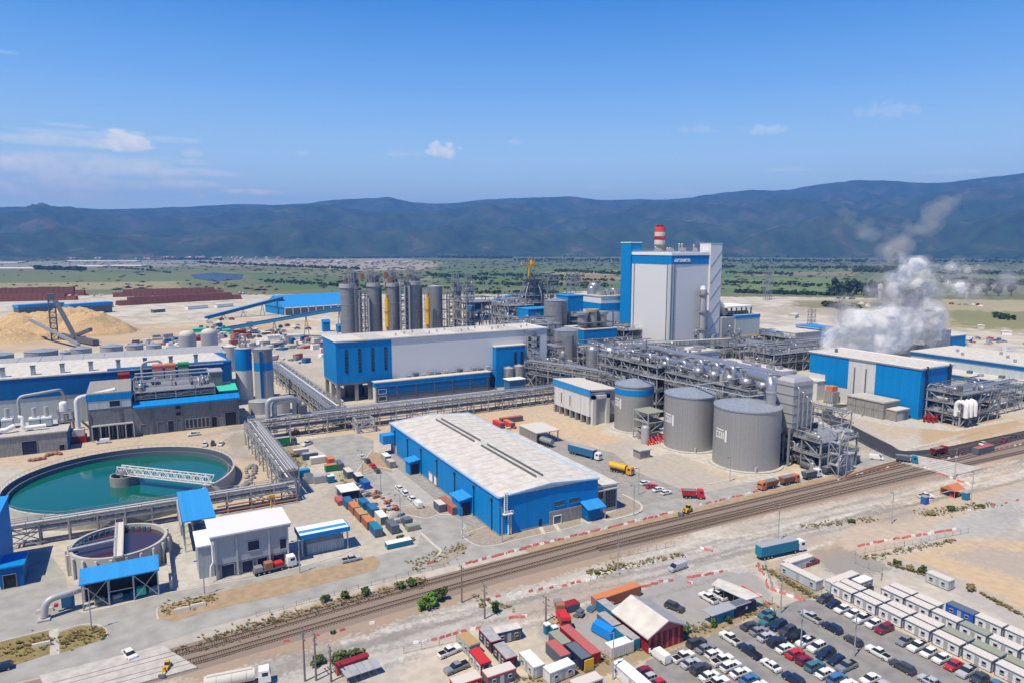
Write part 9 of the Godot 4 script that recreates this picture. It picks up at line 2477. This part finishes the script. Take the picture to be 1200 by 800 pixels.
	for q in [[V(27.7, -134.6), 2.2, 2.0, "leaf", "green shrub behind the junk shed, left"], [V(32.4, -133.4), 2.6, 2.4, "leaf", "green shrub behind the junk shed, middle"], [V(35.6, -133.4), 2.2, 2.2, "leaf", "green shrub behind the junk shed, right"], [V(55, -144.7), 2.4, 2.6, "bright_leaf", "bright green tree fallen beside the near track, lower part"], [V(57.6, -145.9), 2.6, 3.6, "bright_leaf", "bright green tree beside the near track, middle part"], [V(60, -146.9), 2.0, 3.8, "leaf", "dark green tree beside the near track, right part"], [V(44.8, -158.1), 1.9, 2.0, "leaf", "round green shrub on the railway bank, largest"], [V(35.5, -159.3), 1.5, 2.2, "leaf", "grey-green shrub on the railway bank, left"], [V(39.9, -158.8), 1.4, 2.4, "leaf", "grey-green shrub on the railway bank, second from the left"], [V(53.3, -157.3), 1.9, 2.0, "leaf", "green shrub on the railway bank, right cluster left one"], [V(56, -157.4), 2.0, 2.2, "leaf", "green shrub on the railway bank, right cluster middle one"], [V(58.4, -157.1), 1.6, 1.8, "dry_leaf", "dry shrub on the railway bank, right end"],
			[V(175.3, -105.5), 1.5, 1.8, "leaf", "green shrub at the edge of the sandy lot, left"], [V(175.7, -102.5), 1.5, 1.6, "dry_leaf", "dry shrub at the edge of the sandy lot, middle"], [V(176.8, -99.7), 1.6, 2.2, "leaf", "green shrub beside the lone grey cabin"], [V(177.9, -88.2), 1.8, 1.8, "dry_leaf", "dry yellow shrub right of the lone grey cabin"], [V(96.6, -108.6), 1.4, 2.4, "leaf", "grey-green shrub in front of the barn gable, left"], [V(102.1, -107.5), 1.3, 2.4, "bright_leaf", "bright shrub in front of the barn gable, right"], [V(109.3, -106.4), 1.0, 2.6, "bright_leaf", "tall green shrub before the lean-to shed"], [V(113.5, -106.1), 1.1, 2.0, "leaf", "green shrub before the dark navy shed"], [V(87.9, -108.5), 1.2, 1.6, "dry_leaf", "dry shrub by the teal container"], [V(228, -121.1), 2.2, 1.6, "leaf", "green shrub before the orange tent"], [V(219, -122.7), 2.2, 1.4, "dry_leaf", "dry shrub before the white pickup by the tent"], [V(239.7, -118.1), 1.6, 1.2, "leaf", "low shrub right of the tall lamp post"],
			[V(190.6, -130.2), 1.6, 1.3, "leaf", "low shrub at the lamp post with the yellow box"], [V(63.5, -184.9), 1.8, 1.6, "leaf", "green shrub right of the low blue container"], [V(65.9, -182.9), 1.3, 1.3, "dry_leaf", "dry shrub right of the low blue container"], [V(106.4, -140.1), 1.2, 1.0, "dry_leaf", "dry shrub at the middle lamp post"], [V(101.5, -140), 1.0, 1.0, "leaf", "small green shrub left of the middle lamp post"], [V(67.7, -139.6), 1.1, 1.0, "dry_leaf", "dry shrub by the dirt track before the hut camp"], [V(33.5, -144.8), 0.9, 0.9, "leaf", "small lone shrub beside the near track"], [V(52.4, -282.3), 2.4, 2.0, "dry_leaf", "dry shrub at the pipe rack, larger one"], [V(47.2, -272.5), 2.0, 1.6, "dry_leaf", "dry shrub at the pipe rack, nearer one"], [V(69.1, -135.7), 1.6, 3.2, "leaf", "dark tree behind the hut camp's tyre heap"]]:
		var t := thing("shrub", q[4], "shrub", q[0], R.randf() * TAU)
		part("crown", crowns[n % 3], M[q[3]], t).scale = Vector3(q[1], q[2] * 0.6, q[1])
		part("stem", sm2, M.trunk, t).scale = Vector3(q[1], q[2], q[1])
		n += 1
	var tuft := MB.new()
	for k in 14:
		var d := Vector3(cos(k * 2.4), 0, sin(k * 2.4))
		tuft.tri(d * 0.05 + d.cross(Vector3.UP) * 0.08, d * 0.05 - d.cross(Vector3.UP) * 0.08, d * 0.4 + Vector3(0, 0.5 + 0.2 * (k % 3), 0))
	var dry := []
	var live := []
	for q in [[V(6.6, -155.6), V(60.8, -157.8), 420, 1.3], [V(60, -110.4), V(82, -108.2), 160, 1.0], [V(82, -108.2), V(129.3, -107), 260, 1.0], [V(142.3, -120.6), V(140.9, -104.5), 220, 1.6], [V(0.6, -173.4), V(11.8, -174.5), 110, 1.6], [V(-29.3, -170.4), V(-21.4, -171.5), 130, 2.2], [V(-19.5, -170.5), V(-11.7, -169.3), 130, 2.0], [V(173.8, -134.8), V(199.5, -128.5), 130, 1.0], [V(215.9, -123.6), V(246.6, -117.8), 190, 1.3], [V(170.1, -112.4), V(205.4, -107.2), 180, 0.7], [V(173.9, -106.3), V(176.1, -98.4), 120, 0.9], [V(178.8, -86.2), V(176, -76.4), 130, 0.9], [V(99.2, -140.7), V(110.4, -140.8), 120, 1.2], [V(109.7, -140), V(128.8, -137.8), 90, 0.8], [V(59.6, -167.2), V(78, -171.7), 120, 1.6], [V(48.5, -298.1), V(52, -268.7), 160, 2.6], [V(62.4, -247.1), V(60.4, -210.4), 80, 1.6], [V(1.5, -153.6), V(18.5, -152.9), 80, 1.0], [V(73.6, -135.5), V(68.2, -143), 50, 1.0]]:
		for k in q[2]:
			var p: Vector3 = q[0].lerp(q[1], R.randf()) + Vector3(R.randfn() * 0.4, 0.01, R.randfn()) * q[3]
			(live if R.randf() < 0.22 else dry).append(stand(p, R.randf_range(0.5, 1.3), R.randf_range(0.7, 1.7)))
	scatter("dry_grass", tuft.mesh(), M.dry_leaf, dry)
	scatter("green_grass", tuft.mesh(), M.leaf, live)

func _ready() -> void:
	R.seed = 1
	set_stage()
	materials()
	land()
	warehouse()
	pulp_hall()
	tower()
	mid_blocks()
	silos()
	tanks()
	white_block()
	racks()
	turbine()
	left_hall()
	clarifier()
	left_front()
	far_works()
	ways()
	car_park()
	trucks()
	cabins()
	street()
	steam()
